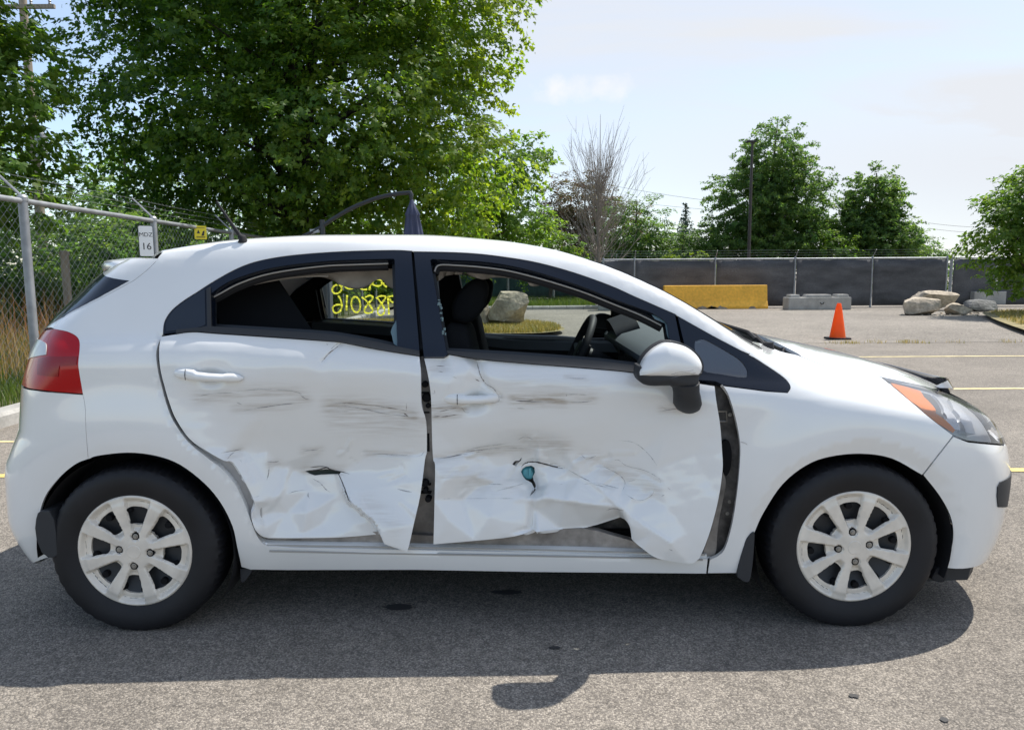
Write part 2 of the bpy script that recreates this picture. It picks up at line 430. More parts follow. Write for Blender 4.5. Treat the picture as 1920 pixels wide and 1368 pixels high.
def panel(name, outer, mp, mats, parent, step, holes=(), skirt=.012, lines=(), bstep=None, two=False, mirror=False, attr=None):
    uv, T = region(outer, holes, step, lines, bstep)
    P, N = mp(uv)
    gn = np.cross(P[T[:, 1]]-P[T[:, 0]], P[T[:, 2]]-P[T[:, 0]])
    flip = (gn*N[T].mean(1)).sum(1) < 0
    T = T.copy(); T[flip] = T[flip][:, ::-1]
    V = [P]; NN = [N]; F = [tuple(t) for t in T]
    if skirt:
        ed = {}
        for a, b, c in T:
            for i, j in ((a, b), (b, c), (c, a)): ed[(i, j)] = 1
        bnd = [(i, j) for (i, j) in ed if (j, i) not in ed]
        k = len(P); sv = []; sn = []
        for i, j in bnd:
            e = P[j]-P[i]; o = np.cross(e, N[i]); l = np.linalg.norm(o); o = o/l if l > 0 else N[i]
            sv += [P[i], P[j], P[j]-N[j]*skirt, P[i]-N[i]*skirt]; sn += [o]*4
            F.append((k+1, k, k+3, k+2)); k += 4
        if sv: V.append(np.array(sv)); NN.append(np.array(sn))
    V = np.vstack(V); NN = np.vstack(NN)
    if mirror:
        V = V*np.array([1, -1, 1])+np.array([0, 2*YC, 0]); NN = NN*np.array([1, -1, 1]); F = [tuple(reversed(f)) for f in F]
    o = raw(name, V, F, mats, parent, smooth=True, normals=NN)
    if attr is not None:
        vals = np.zeros(len(V), np.float32); vals[:len(uv)] = attr(uv); at = o.data.attributes.new('scuff', 'FLOAT', 'POINT'); at.data.foreach_set('value', vals)
    return o
def mirrored(o, parent, name=None, mats=None):
    me = o.data.copy(); o2 = bpy.data.objects.new(name or o.name.split('.')[0], me); COL.objects.link(o2); o2.parent = parent
    n = len(me.vertices); co = np.empty(n*3); me.vertices.foreach_get('co', co); co = co.reshape(-1, 3)
    nl = len(me.loops); nr = np.empty(nl*3); me.corner_normals.foreach_get('vector', nr); nr = nr.reshape(-1, 3)
    vi = np.empty(nl, int); me.loops.foreach_get('vertex_index', vi); vn = np.zeros((n, 3)); vn[vi] = nr
    co[:, 1] = 2*YC-co[:, 1]; vn[:, 1] *= -1
    me.vertices.foreach_set('co', co.ravel()); me.flip_normals(); me.normals_split_custom_set_from_vertices([tuple(v) for v in vn])
    if mats is not None:
        me.materials.clear()
        for m in (mats if isinstance(mats, (list, tuple)) else [mats]): me.materials.append(m)
    me.update(); return o2
# ---------- a dent field rasterised from scattered depth marks
class Dents:
    def __init__(s, box, res=2.0):
        s.u0, s.v0, s.u1, s.v1 = box; s.res = res
        s.nx = int((s.u1-s.u0)/res)+1; s.ny = int((s.v1-s.v0)/res)+1; s.A = np.zeros((s.ny, s.nx))
        s.U, s.W = np.meshgrid(s.u0+np.arange(s.nx)*res, s.v0+np.arange(s.ny)*res)
    def tri(s, pts, mask=None):
        p = np.array([(a, b) for a, b, _ in pts], float); d = np.array([c for *_, c in pts], float)
        cor = [(s.u0-80, s.v0-80), (s.u1+80, s.v0-80), (s.u1+80, s.v1+80), (s.u0-80, s.v1+80)]
        for c in cor:
            k = np.argmin(((p-np.array(c))**2).sum(1)); p = np.vstack([p, c]); d = np.append(d, d[k])
        r = delaunay_2d_cdt([Vector(v) for v in p], [], [], 0, 1e-6); Q = np.array([tuple(v) for v in r[0]])
        dd = np.array([d[o[0]] for o in r[3]]); out = np.zeros_like(s.A)
        for f in r[2]:
            a, b, c = Q[list(f)]; i0 = max(0, int((min(a[0], b[0], c[0])-s.u0)/s.res)); i1 = min(s.nx-1, int((max(a[0], b[0], c[0])-s.u0)/s.res)+1)
            j0 = max(0, int((min(a[1], b[1], c[1])-s.v0)/s.res)); j1 = min(s.ny-1, int((max(a[1], b[1], c[1])-s.v0)/s.res)+1)
            if i1 < i0 or j1 < j0: continue
            X = s.U[j0:j1+1, i0:i1+1]; Y = s.W[j0:j1+1, i0:i1+1]
            den = (b[1]-c[1])*(a[0]-c[0])+(c[0]-b[0])*(a[1]-c[1])
            if abs(den) < 1e-9: continue
            w0 = ((b[1]-c[1])*(X-c[0])+(c[0]-b[0])*(Y-c[1]))/den; w1 = ((c[1]-a[1])*(X-c[0])+(a[0]-c[0])*(Y-c[1]))/den; w2 = 1-w0-w1
            m = (w0 >= -1e-6) & (w1 >= -1e-6) & (w2 >= -1e-6)
            blk = out[j0:j1+1, i0:i1+1]; blk[m] = (w0*dd[f[0]]+w1*dd[f[1]]+w2*dd[f[2]])[m]
        return out
    def blur(s, A, sig):
        k = int(3*sig/s.res)+1; x = np.arange(-k, k+1)*s.res; g = np.exp(-x*x/(2*sig*sig)); g /= g.sum()
        B = np.pad(A, k, mode='edge')
        B = np.apply_along_axis(lambda r: np.convolve(r, g, 'valid'), 1, B)
        return np.apply_along_axis(lambda r: np.convolve(r, g, 'valid'), 0, B)
    def line(s, pts, w, d):
        """narrow valley (d>0) or ridge (d<0) along a polyline"""
        P = np.stack([s.U.ravel(), s.W.ravel()], 1); r = dist_poly(cr(pts, 5), P, False).reshape(s.A.shape)
        return d*np.exp(-(r/w)**2)
    def bump(s, u, v, ru, rv, d, rot=0.0):
        x = s.U-u; y = s.W-v; c, sn = math.cos(rot), math.sin(rot); a = (x*c+y*sn)/ru; b = (-x*sn+y*c)/rv
        return d*np.exp(-(a*a+b*b))
    def wob(s, scale, amp, seed):
        rg = np.random.RandomState(seed); out = np.zeros_like(s.A)
        for _ in range(14):
            a = rg.rand()*6.28; k = 6.28/scale*(.5+rg.rand()); out += np.sin((s.U*math.cos(a)*.6+s.W*math.sin(a)*1.3)*k+rg.rand()*6.28)
        return out/14**.5*amp
    def __call__(s, uv):
        x = np.clip((uv[:, 0]-s.u0)/s.res, 0, s.nx-1.001); y = np.clip((uv[:, 1]-s.v0)/s.res, 0, s.ny-1.001)
        i = x.astype(int); j = y.astype(int); fx = x-i; fy = y-j; A = s.A
        return (A[j, i]*(1-fx)*(1-fy)+A[j, i+1]*fx*(1-fy)+A[j+1, i]*(1-fx)*fy+A[j+1, i+1]*fx*fy)/1000.0
# =================================================================== ground
def asphalt(name, k=1.0, tint=(1, 1, 1), grain=105):
    m = bpy.data.materials.new(name); m.use_nodes = True; t = m.node_tree; b = t.nodes['Principled BSDF']
    tc = t.nodes.new('ShaderNodeTexCoord')
    def nz(s, d, r=.5):
        n = t.nodes.new('ShaderNodeTexNoise'); n.inputs['Scale'].default_value = s; n.inputs['Detail'].default_value = d; n.inputs['Roughness'].default_value = r; t.links.new(tc.outputs['Object'], n.inputs['Vector']); return n
    vo = t.nodes.new('ShaderNodeTexVoronoi'); vo.inputs['Scale'].default_value = grain; vo.inputs['Randomness'].default_value = 1; t.links.new(tc.outputs['Object'], vo.inputs['Vector'])
    sepc = t.nodes.new('ShaderNodeSeparateColor'); t.links.new(vo.outputs['Color'], sepc.inputs[0])
    rp = t.nodes.new('ShaderNodeValToRGB'); c_ = rp.color_ramp
    q = lambda *v: (*[min(.9, a*k*s) for a, s in zip(v, tint)], 1)
    c_.elements[0].position = 0; c_.elements[0].color = q(.165, .155, .145); c_.elements[1].position = 1; c_.elements[1].color = q(.45, .42, .38)
    e = c_.elements.new(.4); e.color = q(.25, .234, .215); e = c_.elements.new(.8); e.color = q(.36, .335, .30)
    t.links.new(sepc.outputs[0], rp.inputs[0])
    def rng(src, a, b_, lo, hi):
        r = t.nodes.new('ShaderNodeMapRange'); r.inputs[1].default_value = a; r.inputs[2].default_value = b_; r.inputs[3].default_value = lo; r.inputs[4].default_value = hi; t.links.new(src, r.inputs[0]); return r.outputs[0]
    mrd = rng(vo.outputs['Distance'], .35, .75, 1.0, .68)
    f = [mrd, rng(nz(.28, 6, .62).outputs['Fac'], .3, .7, .80, 1.14), rng(nz(2.3, 5, .6).outputs['Fac'], .3, .7, .88, 1.10), rng(nz(22, 4, .65).outputs['Fac'], .3, .7, .80, 1.18)]
    o = f[0]
    for s in f[1:]:
        n = t.nodes.new('ShaderNodeMath'); n.operation = 'MULTIPLY'; t.links.new(o, n.inputs[0]); t.links.new(s, n.inputs[1]); o = n.outputs[0]
    vm = t.nodes.new('ShaderNodeVectorMath'); vm.operation = 'SCALE'; t.links.new(rp.outputs[0], vm.inputs[0]); t.links.new(o, vm.inputs['Scale'])
    t.links.new(vm.outputs[0], b.inputs['Base Color']); b.inputs['Roughness'].default_value = .85; b.inputs['Specular IOR Level'].default_value = .25
    bp = t.nodes.new('ShaderNodeBump'); bp.inputs['Strength'].default_value = .45; bp.inputs['Distance'].default_value = .006; bp.invert = True; t.links.new(vo.outputs['Distance'], bp.inputs['Height'])
    t.links.new(bp.outputs[0], b.inputs['Normal']); return m
M_asph = asphalt('weathered_asphalt', .86, (1.05, 1.0, .935), 185)
M_asph2 = asphalt('older_pale_asphalt', .92, (1.04, 1.0, .94), 60)
M_soil = mat('verge_soil', (.10, .095, .045), .95, noise=[(3, 5, .6, 1.3), (30, 3, .7, 1.3)])
M_dryt = mat('dry_turf', (.24, .20, .095), .95, noise=[(2, 5, .7, 1.25), (40, 3, .7, 1.25)])
M_conc = mat('grey_concrete', (.42, .405, .375), .85, noise=[(3, 6, .75, 1.12), (30, 4, .85, 1.1)], bump=[(60, 4, .3, .006)])
M_paint = mat('worn_yellow_line', (.62, .50, .17), .75, noise=[(9, 6, .75, 1.12)])
M_paintw = mat('worn_pale_line', (.74, .62, .32), .75, noise=[(9, 6, .72, 1.12)])
g = raw('ground', [(-500,-60,0),(500,-60,0),(500,900,0),(-500,900,0)], [(0,1,2,3)], M_asph); tag(g, kind='structure')
def sheet(name, pts, z, m, kind='structure', par=None):
    o = raw(name, [(x, y, z) for x, y in pts], [tuple(range(len(pts)))], m, par); 
    if kind: tag(o, kind=kind)
    return o
rgl = np.random.RandomState(11)
edge = [(-4.3+k*.5, 11.0+.05*math.sin(k*1.3)+.04*rgl.rand()) for k in range(70)]
sheet('older_pavement', edge+[(31, 60), (-4.3, 60)], .004, M_asph2)
def line_(y, x0, x1, w, m):
    # worn paint line with ragged edges
    n = int((x1-x0)/.12); rg = np.random.RandomState(int(y*10)); a = [(x0+k*.12, y-w/2+.006*rg.randn()) for k in range(n)]; c = [(x0+k*.12, y+w/2+.006*rg.randn()) for k in range(n)]
    return sheet('parking_line', a+c[::-1], .004, m)
line_(2.13, -4.2, 13, .085, M_paint); line_(5.52, -4.2, 13, .085, M_paintw); line_(8.72, -4.2, 13, .085, M_paintw); line_(3.15, -4.2, -2.6, .05, M_paintw)
# raised verge with kerb under the left fence
def kerb(name, path, w, h, m, closed=False, stones=1.5):
    """kerb stones as separate pieces along a path (left edge = path)"""
    P = [np.array(p) for p in resamp(cr(path, 5), stones*.999, False)]
    root = empty(name); tag(root, kind='structure')
    for i in range(len(P)-1):
        a, c = P[i], P[i+1]; d = c-a; L = np.linalg.norm(d)
        if L < .2: continue
        d /= L; n = np.array([-d[1], d[0]]); a2 = a+d*.006; c2 = c-d*.006
        b = MB(); V = [(*(a2), -.05), (*(c2), -.05), (*(c2+n*w), -.05), (*(a2+n*w), -.05), (*(a2+n*.0), h*.75), (*(c2+n*.0), h*.75), (*(c2+n*w), h), (*(a2+n*w), h), (*(a2+n*.03), h), (*(c2+n*.03), h)]
        b.add(V, [(0,1,5,4),(4,5,9,8),(8,9,6,7),(7,6,2,3),(0,4,8,7,3),(1,2,6,9,5)]); b.build('kerb_stone', m, root)
    return root
kerb('kerb', [(-4.30, -1), (-4.30, 8), (-4.30, 16), (-4.3, 24)], .20, .13, M_conc)
sheet('verge', [(-60, -20), (-4.48, -20), (-4.48, 60), (-60, 60)], .115, M_soil)
# grassed island with boulders behind the car and another one at the right
ISL = cr([(-4.4, 12.6), (-2.0, 12.45), (.2, 12.4), (.95, 12.75), (1.35, 13.7), (1.2, 15.2), (.5, 16.4), (-1.0, 17.0), (-4.4, 17.2)], 4)
kerb('kerb', ISL, .18, .12, M_conc, stones=1.2)
sheet('island_turf', shrink(ISL, .12), .10, M_dryt)
ISR = cr([(9.3, 9.6), (10.25, 11.9), (11.4, 14.4), (12.8, 17.2), (14.2, 19.6), (16.0, 20.6), (19, 20.8)], 4)
kerb('kerb', list(reversed(ISR)), .18, .13, M_conc)
sheet('island_turf', ISR+[(40, 21), (40, 5), (9.5, 5)], .11, M_dryt)
kerb('kerb', [(-3.2, 25.0), (0.2, 25.0), (3.4, 25.3)], .2, .14, M_conc)
sheet('verge', [(-4.2, 25.15), (3.4, 25.45), (3.4, 33.2), (-4.2, 33.2)], .11, M_soil)
M_oil = mat('oil_stain', (.045, .043, .042), .7)
for (px, rx, ry) in (((748,1139),.055,.028), ((950,1111),.06,.022), ((1600,1305),.014,.012), ((1770,1350),.012,.012), ((1040,1215),.02,.01)):
    c = onz(np.array([px]))[0]; rg = np.random.RandomState(int(px[0]))
    sheet('oil_stain', [(c[0]+rx*(1+.25*rg.randn()*.5)*math.cos(a), c[1]+ry*(1+.25*rg.randn()*.5)*math.sin(a)) for a in [2*math.pi*k/18 for k in range(18)]], .004, M_oil)
# =================================================================== the car
CAR = empty('white_hatchback')
tag(CAR, 'white hatchback with crushed torn side doors and missing windows, filling the foreground', 'car')
M_white = mat('car_paint_white', (.80, .80, .785), .22, 0, .5, coat=1.0, coat_r=.025, noise=[(3.0, 3, .97, 1.03)])
M_door = mat('scuffed_door_paint', (.80, .80, .785), .22, 0, .5, coat=1.0, coat_r=.03)
_t = M_door.node_tree; _b = _t.nodes['Principled BSDF']; _a = _t.nodes.new('ShaderNodeAttribute'); _a.attribute_name = 'scuff'; _c = _t.nodes.new('ShaderNodeTexCoord'); _mp = _t.nodes.new('ShaderNodeMapping'); _mp.inputs['Scale'].default_value = (2.2, 1, 30); _t.links.new(_c.outputs['Object'], _mp.inputs[0])
_n = _t.nodes.new('ShaderNodeTexNoise'); _n.inputs['Scale'].default_value = 3.0; _n.inputs['Detail'].default_value = 8; _n.inputs['Roughness'].default_value = .65; _t.links.new(_mp.outputs[0], _n.inputs['Vector'])
_r = _t.nodes.new('ShaderNodeMapRange'); _r.inputs[1].default_value = .36; _r.inputs[2].default_value = .62; _t.links.new(_n.outputs['Fac'], _r.inputs[0])
_m = _t.nodes.new('ShaderNodeMath'); _m.operation = 'MULTIPLY'; _t.links.new(_r.outputs[0], _m.inputs[0]); _t.links.new(_a.outputs['Fac'], _m.inputs[1])
_x = _t.nodes.new('ShaderNodeMix'); _x.data_type = 'RGBA'; _x.inputs[6].default_value = (.80, .80, .785, 1); _x.inputs[7].default_value = (.38, .32, .255, 1); _t.links.new(_m.outputs[0], _x.inputs[0]); _t.links.new(_x.outputs[2], _b.inputs['Base Color'])
_r2 = _t.nodes.new('ShaderNodeMapRange'); _r2.inputs[3].default_value = .9; _r2.inputs[4].default_value = .05; _t.links.new(_a.outputs['Fac'], _r2.inputs[0]); _t.links.new(_r2.outputs[0], _b.inputs['Coat Weight'])
def soft(strokes):
    def f(uv):
        v = np.zeros(len(uv))
        for s_, w_, a_ in strokes: v = np.maximum(v, a_*np.exp(-(dist_poly(cr(s_, 4), uv, False)/w_)**2))
        return v
    return f
M_black = mat('gloss_black_trim', (.006, .010, .020), .26, 0, .4)
M_rubber = mat('black_rubber', (.018, .018, .020), .75, 0, .3)
M_plast = mat('grained_black_plastic', (.028, .030, .034), .62, 0, .4, bump=[(420, 2, .25, .001)])
M_dark = mat('dark_cavity', (.008, .008, .009), .9, 0, .2)
M_trim = mat('dark_interior_trim', (.020, .024, .030), .55, 0, .4, bump=[(500, 2, .2, .001)])
M_trimg = mat('grey_interior_trim', (.13, .15, .165), .6, 0, .4, bump=[(500, 2, .2, .001)])
M_liner = mat('pale_headliner', (.42, .40, .375), .9)
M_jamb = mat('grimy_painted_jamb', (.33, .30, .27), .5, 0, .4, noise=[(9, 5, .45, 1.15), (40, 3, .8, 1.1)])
M_jambd = mat('shaded_grimy_jamb', (.10, .092, .085), .6, 0, .4, noise=[(14, 5, .35, 1.5), (60, 3, .7, 1.2)])  # grimy jamb darkened in its colour for the shaded door gaps
M_steel = mat('steel_hinge', (.32, .31, .29), .45, .8)
M_amber = mat('amber_lens', (.95, .27, .02), .3, 0, .4)
M_red = mat('red_lens', (.40, .003, .008), .12, 0, .4)
M_redd = mat('dark_red_lens', (.25, .002, .006), .12, 0, .4)
M_clearg = mat('frosted_reverse_lens', (.50, .50, .48), .35, 0, .5, coat=.7)
M_chrome = mat('chrome_reflector', (.78, .81, .86), .22, .35, .8)  # pale bluish base carries the sky's reflection; only partly metallic
M_wheelp = mat('silver_wheel_cover', (.78, .72, .63), .32, .12, .5, noise=[(14, 4, .82, 1.08)])
M_wheelst = mat('black_steel_rim', (.030, .033, .038), .5, .3)
M_tyre = mat('tyre_rubber', (.010, .010, .012), .58, 0, .35, noise=[(6, 4, .8, 1.5)], bump=[(160, 2, .15, .001)])
M_seat = mat('black_seat_fabric', (.010, .011, .013), .9, 0, .2, bump=[(700, 2, .4, .001)])
M_belt = mat('pale_belt_webbing', (.34, .34, .33), .8)
M_yel = bpy.data.materials.new('yellow_marker_paint'); M_yel.use_nodes = True; _t = M_yel.node_tree; _t.nodes.clear()
_d = _t.nodes.new('ShaderNodeBsdfDiffuse'); _d.inputs[0].default_value = (.85, .78, .06, 1); _tr = _t.nodes.new('ShaderNodeBsdfTranslucent'); _tr.inputs[0].default_value = (1.0, .96, .10, 1); _m = _t.nodes.new('ShaderNodeMixShader'); _m.inputs[0].default_value = .62; _o = _t.nodes.new('ShaderNodeOutputMaterial')
_t.links.new(_d.outputs[0], _m.inputs[1]); _t.links.new(_tr.outputs[0], _m.inputs[2]); _t.links.new(_m.outputs[0], _o.inputs[0])
M_teal = mat('teal_plastic', (.09, .33, .38), .35)
M_bag = mat('airbag_cloth', (.58, .555, .53), .9, noise=[(14, 4, .72, 1.1)], bump=[(60, 3, .3, .004)])
def glassmat(name, tint, refl=.12, rough=.0, diffuse=None):
    m = bpy.data.materials.new(name); m.use_nodes = True; t = m.node_tree; t.nodes.clear()
    tr = t.nodes.new('ShaderNodeBsdfTransparent'); tr.inputs[0].default_value = (*tint, 1)
    gl = t.nodes.new('ShaderNodeBsdfGlossy'); gl.inputs['Roughness'].default_value = rough
    fr = t.nodes.new('ShaderNodeFresnel'); fr.inputs[0].default_value = 1.5
    ad = t.nodes.new('ShaderNodeMath'); ad.operation = 'ADD'; ad.use_clamp = True; ad.inputs[1].default_value = refl; t.links.new(fr.outputs[0], ad.inputs[0])
    mx = t.nodes.new('ShaderNodeMixShader'); t.links.new(ad.outputs[0], mx.inputs[0]); t.links.new(tr.outputs[0], mx.inputs[1]); t.links.new(gl.outputs[0], mx.inputs[2])
    last = mx.outputs[0]
    if diffuse:
        df = t.nodes.new('ShaderNodeBsdfDiffuse'); df.inputs[0].default_value = (*diffuse[:3], 1); m2 = t.nodes.new('ShaderNodeMixShader'); m2.inputs[0].default_value = diffuse[3]
        t.links.new(last, m2.inputs[1]); t.links.new(df.outputs[0], m2.inputs[2]); last = m2.outputs[0]
    o = t.nodes.new('ShaderNodeOutputMaterial'); t.links.new(last, o.inputs[0]); return m
M_glass = glassmat('tinted_window_glass', (.80, .88, .86), .02)
M_glassq = glassmat('small_window_glass', (.22, .28, .33), .14)
M_ws = glassmat('windshield_glass', (.82, .90, .88), .02)
M_dglass = mat('dark_privacy_glass', (.008, .012, .020), .06, 0, .6)
M_lens = glassmat('clear_lamp_lens', (.93, .93, .93), .04, .02, (.8, .8, .8, .05))
M_shard = glassmat('shattered_glass', (.45, .62, .66), .08, .2, (.22, .36, .41, .45))
# ------------------------------------------------------------------ outlines measured on the side of the car (pixels)
FT_R = cr([(305,626.7),(306.7,608),(311.7,595),(323,580),(345,562.5),(370,546.7),(385,536.7),(406.7,523.3),(436.7,506.7),(466.7,494),(498,485.8),(540,479),(600,473.5),(666.7,470),(740,468.5),(772,470)],4)
FT_F = cr([(775,471),(850,472.5),(900,475.6),(950,481.7),(1000,490),(1050,502.5),(1100,518.3),(1150,537),(1183,552),(1220,568.3),(1266,588.3)],4)
FT_Q = cr([(1270,591.7),(1336.7,629),(1403,664),(1436.7,685),(1462,702),(1476,714),(1482,726),(1476.7,736)],4)
DOOR_L = cr([(300.8,631.7),(297.5,658),(300,691.7),(308,725),(318,758),(330,786.7),(356,824),(390,847.5),(420,864),(436.7,867.5),(456.7,900),(476.7,943),(471,961.7),(471.7,975),(478,993),(490,1005),(503,1009)],4)
QP_IN = cr([(303,630),(293,658),(295.5,692),(303.5,726),(313,760),(325,789),(352,827),(390,859),(415,878),(440,906.7),(456.7,940),(468,970),(480,1000),(490,1016),(503,1024)],4)
SILL_T = [(503,1024),(556,1027),(700,1029),(900,1033),(1100,1038),(1200,1041),(1327,1047)]
SILL_B = [(1324,1074.5),(1000,1071.5),(780,1067.5),(540,1068),(470,1067),(453,1062)]
ARCH_R = cr([(453,1062),(445,1025.5),(436,985.6),(414.4,942.7),(383.7,905.8),(337.6,870.5),(291.6,853.7),(239.4,848),(184,853.7),(166,860)],4)
ARCH_RB = cr([(165,860.5),(144,869),(116.6,890.5),(89,924),(76.7,955),(74,985),(80,1020),(92,1044)],4)
SEAM_RB = cr([(166,860),(163,826),(161.7,808),(160,763),(155.5,738.5)],4)
LAMP_R = cr([(155.5,738),(148.5,697),(147,680),(149.5,652),(148.5,638),(142,629),(127,621.5),(107,617.3),(100,616)],4)
TG_SEAM = cr([(100,616),(131.6,588),(184,562),(246,529),(258,521),(279,504),(292,491),(300,484)],4)
def topline(xs, ys):
    o = np.stack([xs, ys, np.full(len(xs), 2.2)], 1); d = np.tile([0, 0, -1.0], (len(xs), 1)); t = castx(o, d, np.linspace(0, 2, 140)); return o+d*t[:, None]
A_SEAM = [(1412,640),(1405,663)]
# seam across the rear pillar below which the quarter panel is one sheet
PSEAM = resamp([(292,491),(330,508),(362,524),(385,536.7)], 6, False)
SIDE = join(SEAM_RB, LAMP_R, [p for p in TG_SEAM if p[0] < 291.9], PSEAM, [p for p in reversed(FT_R) if p[0] < 384.9], QP_IN, SILL_T, SILL_B, ARCH_R)
def lipD(uv):
    # the flange rolls inward along the door opening
    d = dist_poly(join(QP_IN, SILL_T)+[(1327,1047)], uv, False)
    return .010*np.clip(1-d/7.0, 0, 1)**2
side = panel('side_panel', SIDE, PxMap(lipD), M_white, CAR, 9, skirt=.03, bstep=7)
mirrored(side, CAR)
# fender
FEND_R = cr([(1353.5,720),(1365.8,741),(1379,784.8),(1386.8,828.7),(1386.8,863.7),(1381.9,919),(1373,977.8),(1360,1024.6),(1346.8,1040.6),(1330.5,1048.5)],4)
ARCH_F = cr([(1729,890.5),(1672,859.5),(1614,850.7),(1555,856.5),(1511.6,872.6),(1467.7,907.7),(1432.6,960),(1415,998),(1398,1040),(1384,1074)],4)
FEND = join(A_SEAM, [(1403,665)], [p for p in FT_Q if p[1] > 664.5], [(1437,733.5),(1356,723)], FEND_R, [(1326.5,1074.5)], [(1384,1074)], list(reversed(ARCH_F)),
            [(1729,890.5),(1786.5,817)], cr([(1786.5,815),(1759,794.5),(1735,775.5),(1708,752.5),(1670,720.6),(1652,706.5)],3), cr([(1652,706.5),(1597,696),(1547,685),(1503,668.5)],4), cr([(1503,668),(1490,664),(1462,657.5),(1433,644.5),(1412,640)],3))
fend = panel('front_fender', shrink(FEND, .7), PxMap(), M_white, CAR, 9, skirt=.02, bstep=7)
mirrored(fend, CAR)
# ------------------------------------------------------------------ doors, caved in along a line at bumper height
RD = Dents((280, 600, 830, 1060))
flapm = inpoly([(632,880),(645,925),(655,942),(700,978),(711,1001),(720,1060),(840,1060),(840,840),(760,850),(690,870)], np.stack([RD.U.ravel(), RD.W.ravel()], 1)).reshape(RD.A.shape)
main = RD.tri([(300,632,0),(360,622,0),(450,628,0),(560,635,0),(605,640,2),(640,642,5),(700,655,4),(788,668,0),
 (298,690,0),(400,700,0),(500,700,3),(575,690,4),(603,678,10),(625,720,15),(650,700,8),(720,700,10),(770,700,6),(790,703,2),
 (310,735,0),(400,760,8),(500,765,20),(612,775,30),(700,765,28),(775,765,20),(791,760,12),(620,757,27),(770,782,24),
 (340,795,2),(430,840,18),(500,840,42),(600,845,54),(700,850,54),(798,846,36),(380,835,3),
 (425,866,4),(455,845,34),(520,872,52),(570,884,74),(638,884,66),(700,885,52),(792,890,30),
 (580,922,62),(630,930,52),(650,945,48),(695,978,34),(712,1001,30),(505,1009,14),(575,1009,18),(640,1007,20),(578,960,30),(565,1000,24),(600,985,34),
 (456,900,6),(477,943,6),(488,962,28),(473,975,0),(480,993,-2),(495,1006,6),(540,960,38),(530,905,44),(520,932,28),(500,900,30),(500,985,16),(660,985,30)])
flap = RD.tri([(632,880,64),(690,868,54),(798,846,36),(660,915,36),(665,942,16),(705,978,-4),(716,1002,-16),(722,1020,-20),(763,1035,-26),(776,978,-6),(788,926,10),(740,935,16),(735,990,-14),(720,905,34),(690,945,16)])
_sc = sstep(822, 858, RD.W); _mb = RD.blur(main, 8.0)*(1-_sc)+RD.blur(main, 2.6)*_sc; _wt = np.clip((RD.W-(880-(RD.U-632)*.192)-2)/48, 0, 1)
RD.A = 1.55*np.where(flapm, RD.blur(flap, 2.4)*_wt+_mb*(1-_wt), _mb)
RD.A = RD.A+RD.wob(110, 1.2, 3)+RD.wob(30, .25, 5)
RD.A += RD.line([(640,643),(622,660),(603,678)], 4, 4)+RD.line([(620,757),(690,762),(770,776)], 5, 2.5)+RD.line([(682,848),(760,853),(795,848)], 3, 3)+RD.line([(425,849),(452,843)], 4, 4)
RD.A += RD.line([(576,920),(574,950),(570,1005)], 9, -5)+RD.line([(488,962),(505,950),(530,915),(540,880)], 6, -5)
RD.A += RD.line([(632,885),(645,925),(657,943)], 3, -7)
# handle pocket
RD.A += RD.bump(397, 704, 25, 18, 19)
Z = np.clip((RD.U-296)/10, 0, 1); RD.A *= np.where(RD.W < 800, Z, 1)
HOLE1 = [(572,883),(580,881),(600,880.5),(612,879),(628,881),(640,884),(636,889),(622,888.5),(612,889),(600,889.5),(590,891),(580,887.5)]
RDOOR = join([(300.8,631.7)], cr([(302,630.5),(330,626),(361.7,622.2),(406.7,625.3),(506.7,632),(610,639.3),(643,642.5),(710,655.5),(787,667.7)],4), cr([(787,667.7),(790,703),(791,758),(800,790),(801,845),(797.5,862),(789,927),(777.5,978),(767.5,1023),(763,1034.7)],3),
            [(720,1020),(711.7,1001.7)], cr([(711.7,1001.7),(640,1007.5),(573,1009),(503,1009)],4), list(reversed(DOOR_L)))
FD = Dents((780, 640, 1380, 1080))
fpts = [(794,670,10),(833,670,16),(842,664,4),(868,668,6),(893,673,18),(915,676,4),(1000,682,2),(1100,690,0),(1200,700,0),(1340,720,0),
 (803,710,20),(850,705,12),(880,690,6),(896,690,20),(903,715,28),(933,742,16),(870,712,14),(915,705,5),(960,718,5),(1050,730,4),(1150,740,2),(1250,755,0),(1344,760,-4),
 (808,790,24),(870,800,26),(950,805,28),(1050,805,24),(1150,800,16),(1250,800,6),(1351,800,-5),
 (811,858,32),(860,850,40),(900,842,46),(950,834,46),(1010,834,44),(1060,848,42),(1120,850,36),(1200,850,20),(1300,850,3),(1354,850,-8),
 (812,869,22),(870,862,36),(905,853,62),(950,848,70),(1000,846,62),(835,900,10),(880,892,28),(908,900,34),(935,876,64),(900,910,50),(868,937,30),(932,902,38),(900,935,24),
 (960,870,76),(990,885,86),(1002,872,74),(1010,858,42),(1035,872,66),(1060,882,56),(1060,905,50),(1030,905,48),(1003,915,78),(985,935,26),(1020,925,22),(1003,955,36),
 (814,936,2),(812,1020,-8),(890,1014,-4),(950,1000,-2),(985,985,6),(1000,993,22),(1008,996,2),(1012,935,16),(1060,937,8),(1110,945,2),(1150,950,-4),(1050,992,30),(1101,988,36),(1161,970,30),(840,975,-6),(920,970,0),
 (1090,895,34),(1115,910,20),(1140,930,2),(1163,953,-12),(1178,980,-18),(1184,1010,-14),
 (1130,870,36),(1168,905,26),(1200,920,8),(1230,880,8),(1250,950,-16),(1300,950,-22),(1348,934,-20),(1335,986,-28),(1323,1021,-32),(1311,1048,-34),(1291,1056,-36),(1245,1050,-34),(1205,1029,-26),(1190,1016,-14),(1222,1000,-32),(1258,1020,-42),(1290,1000,-30)]
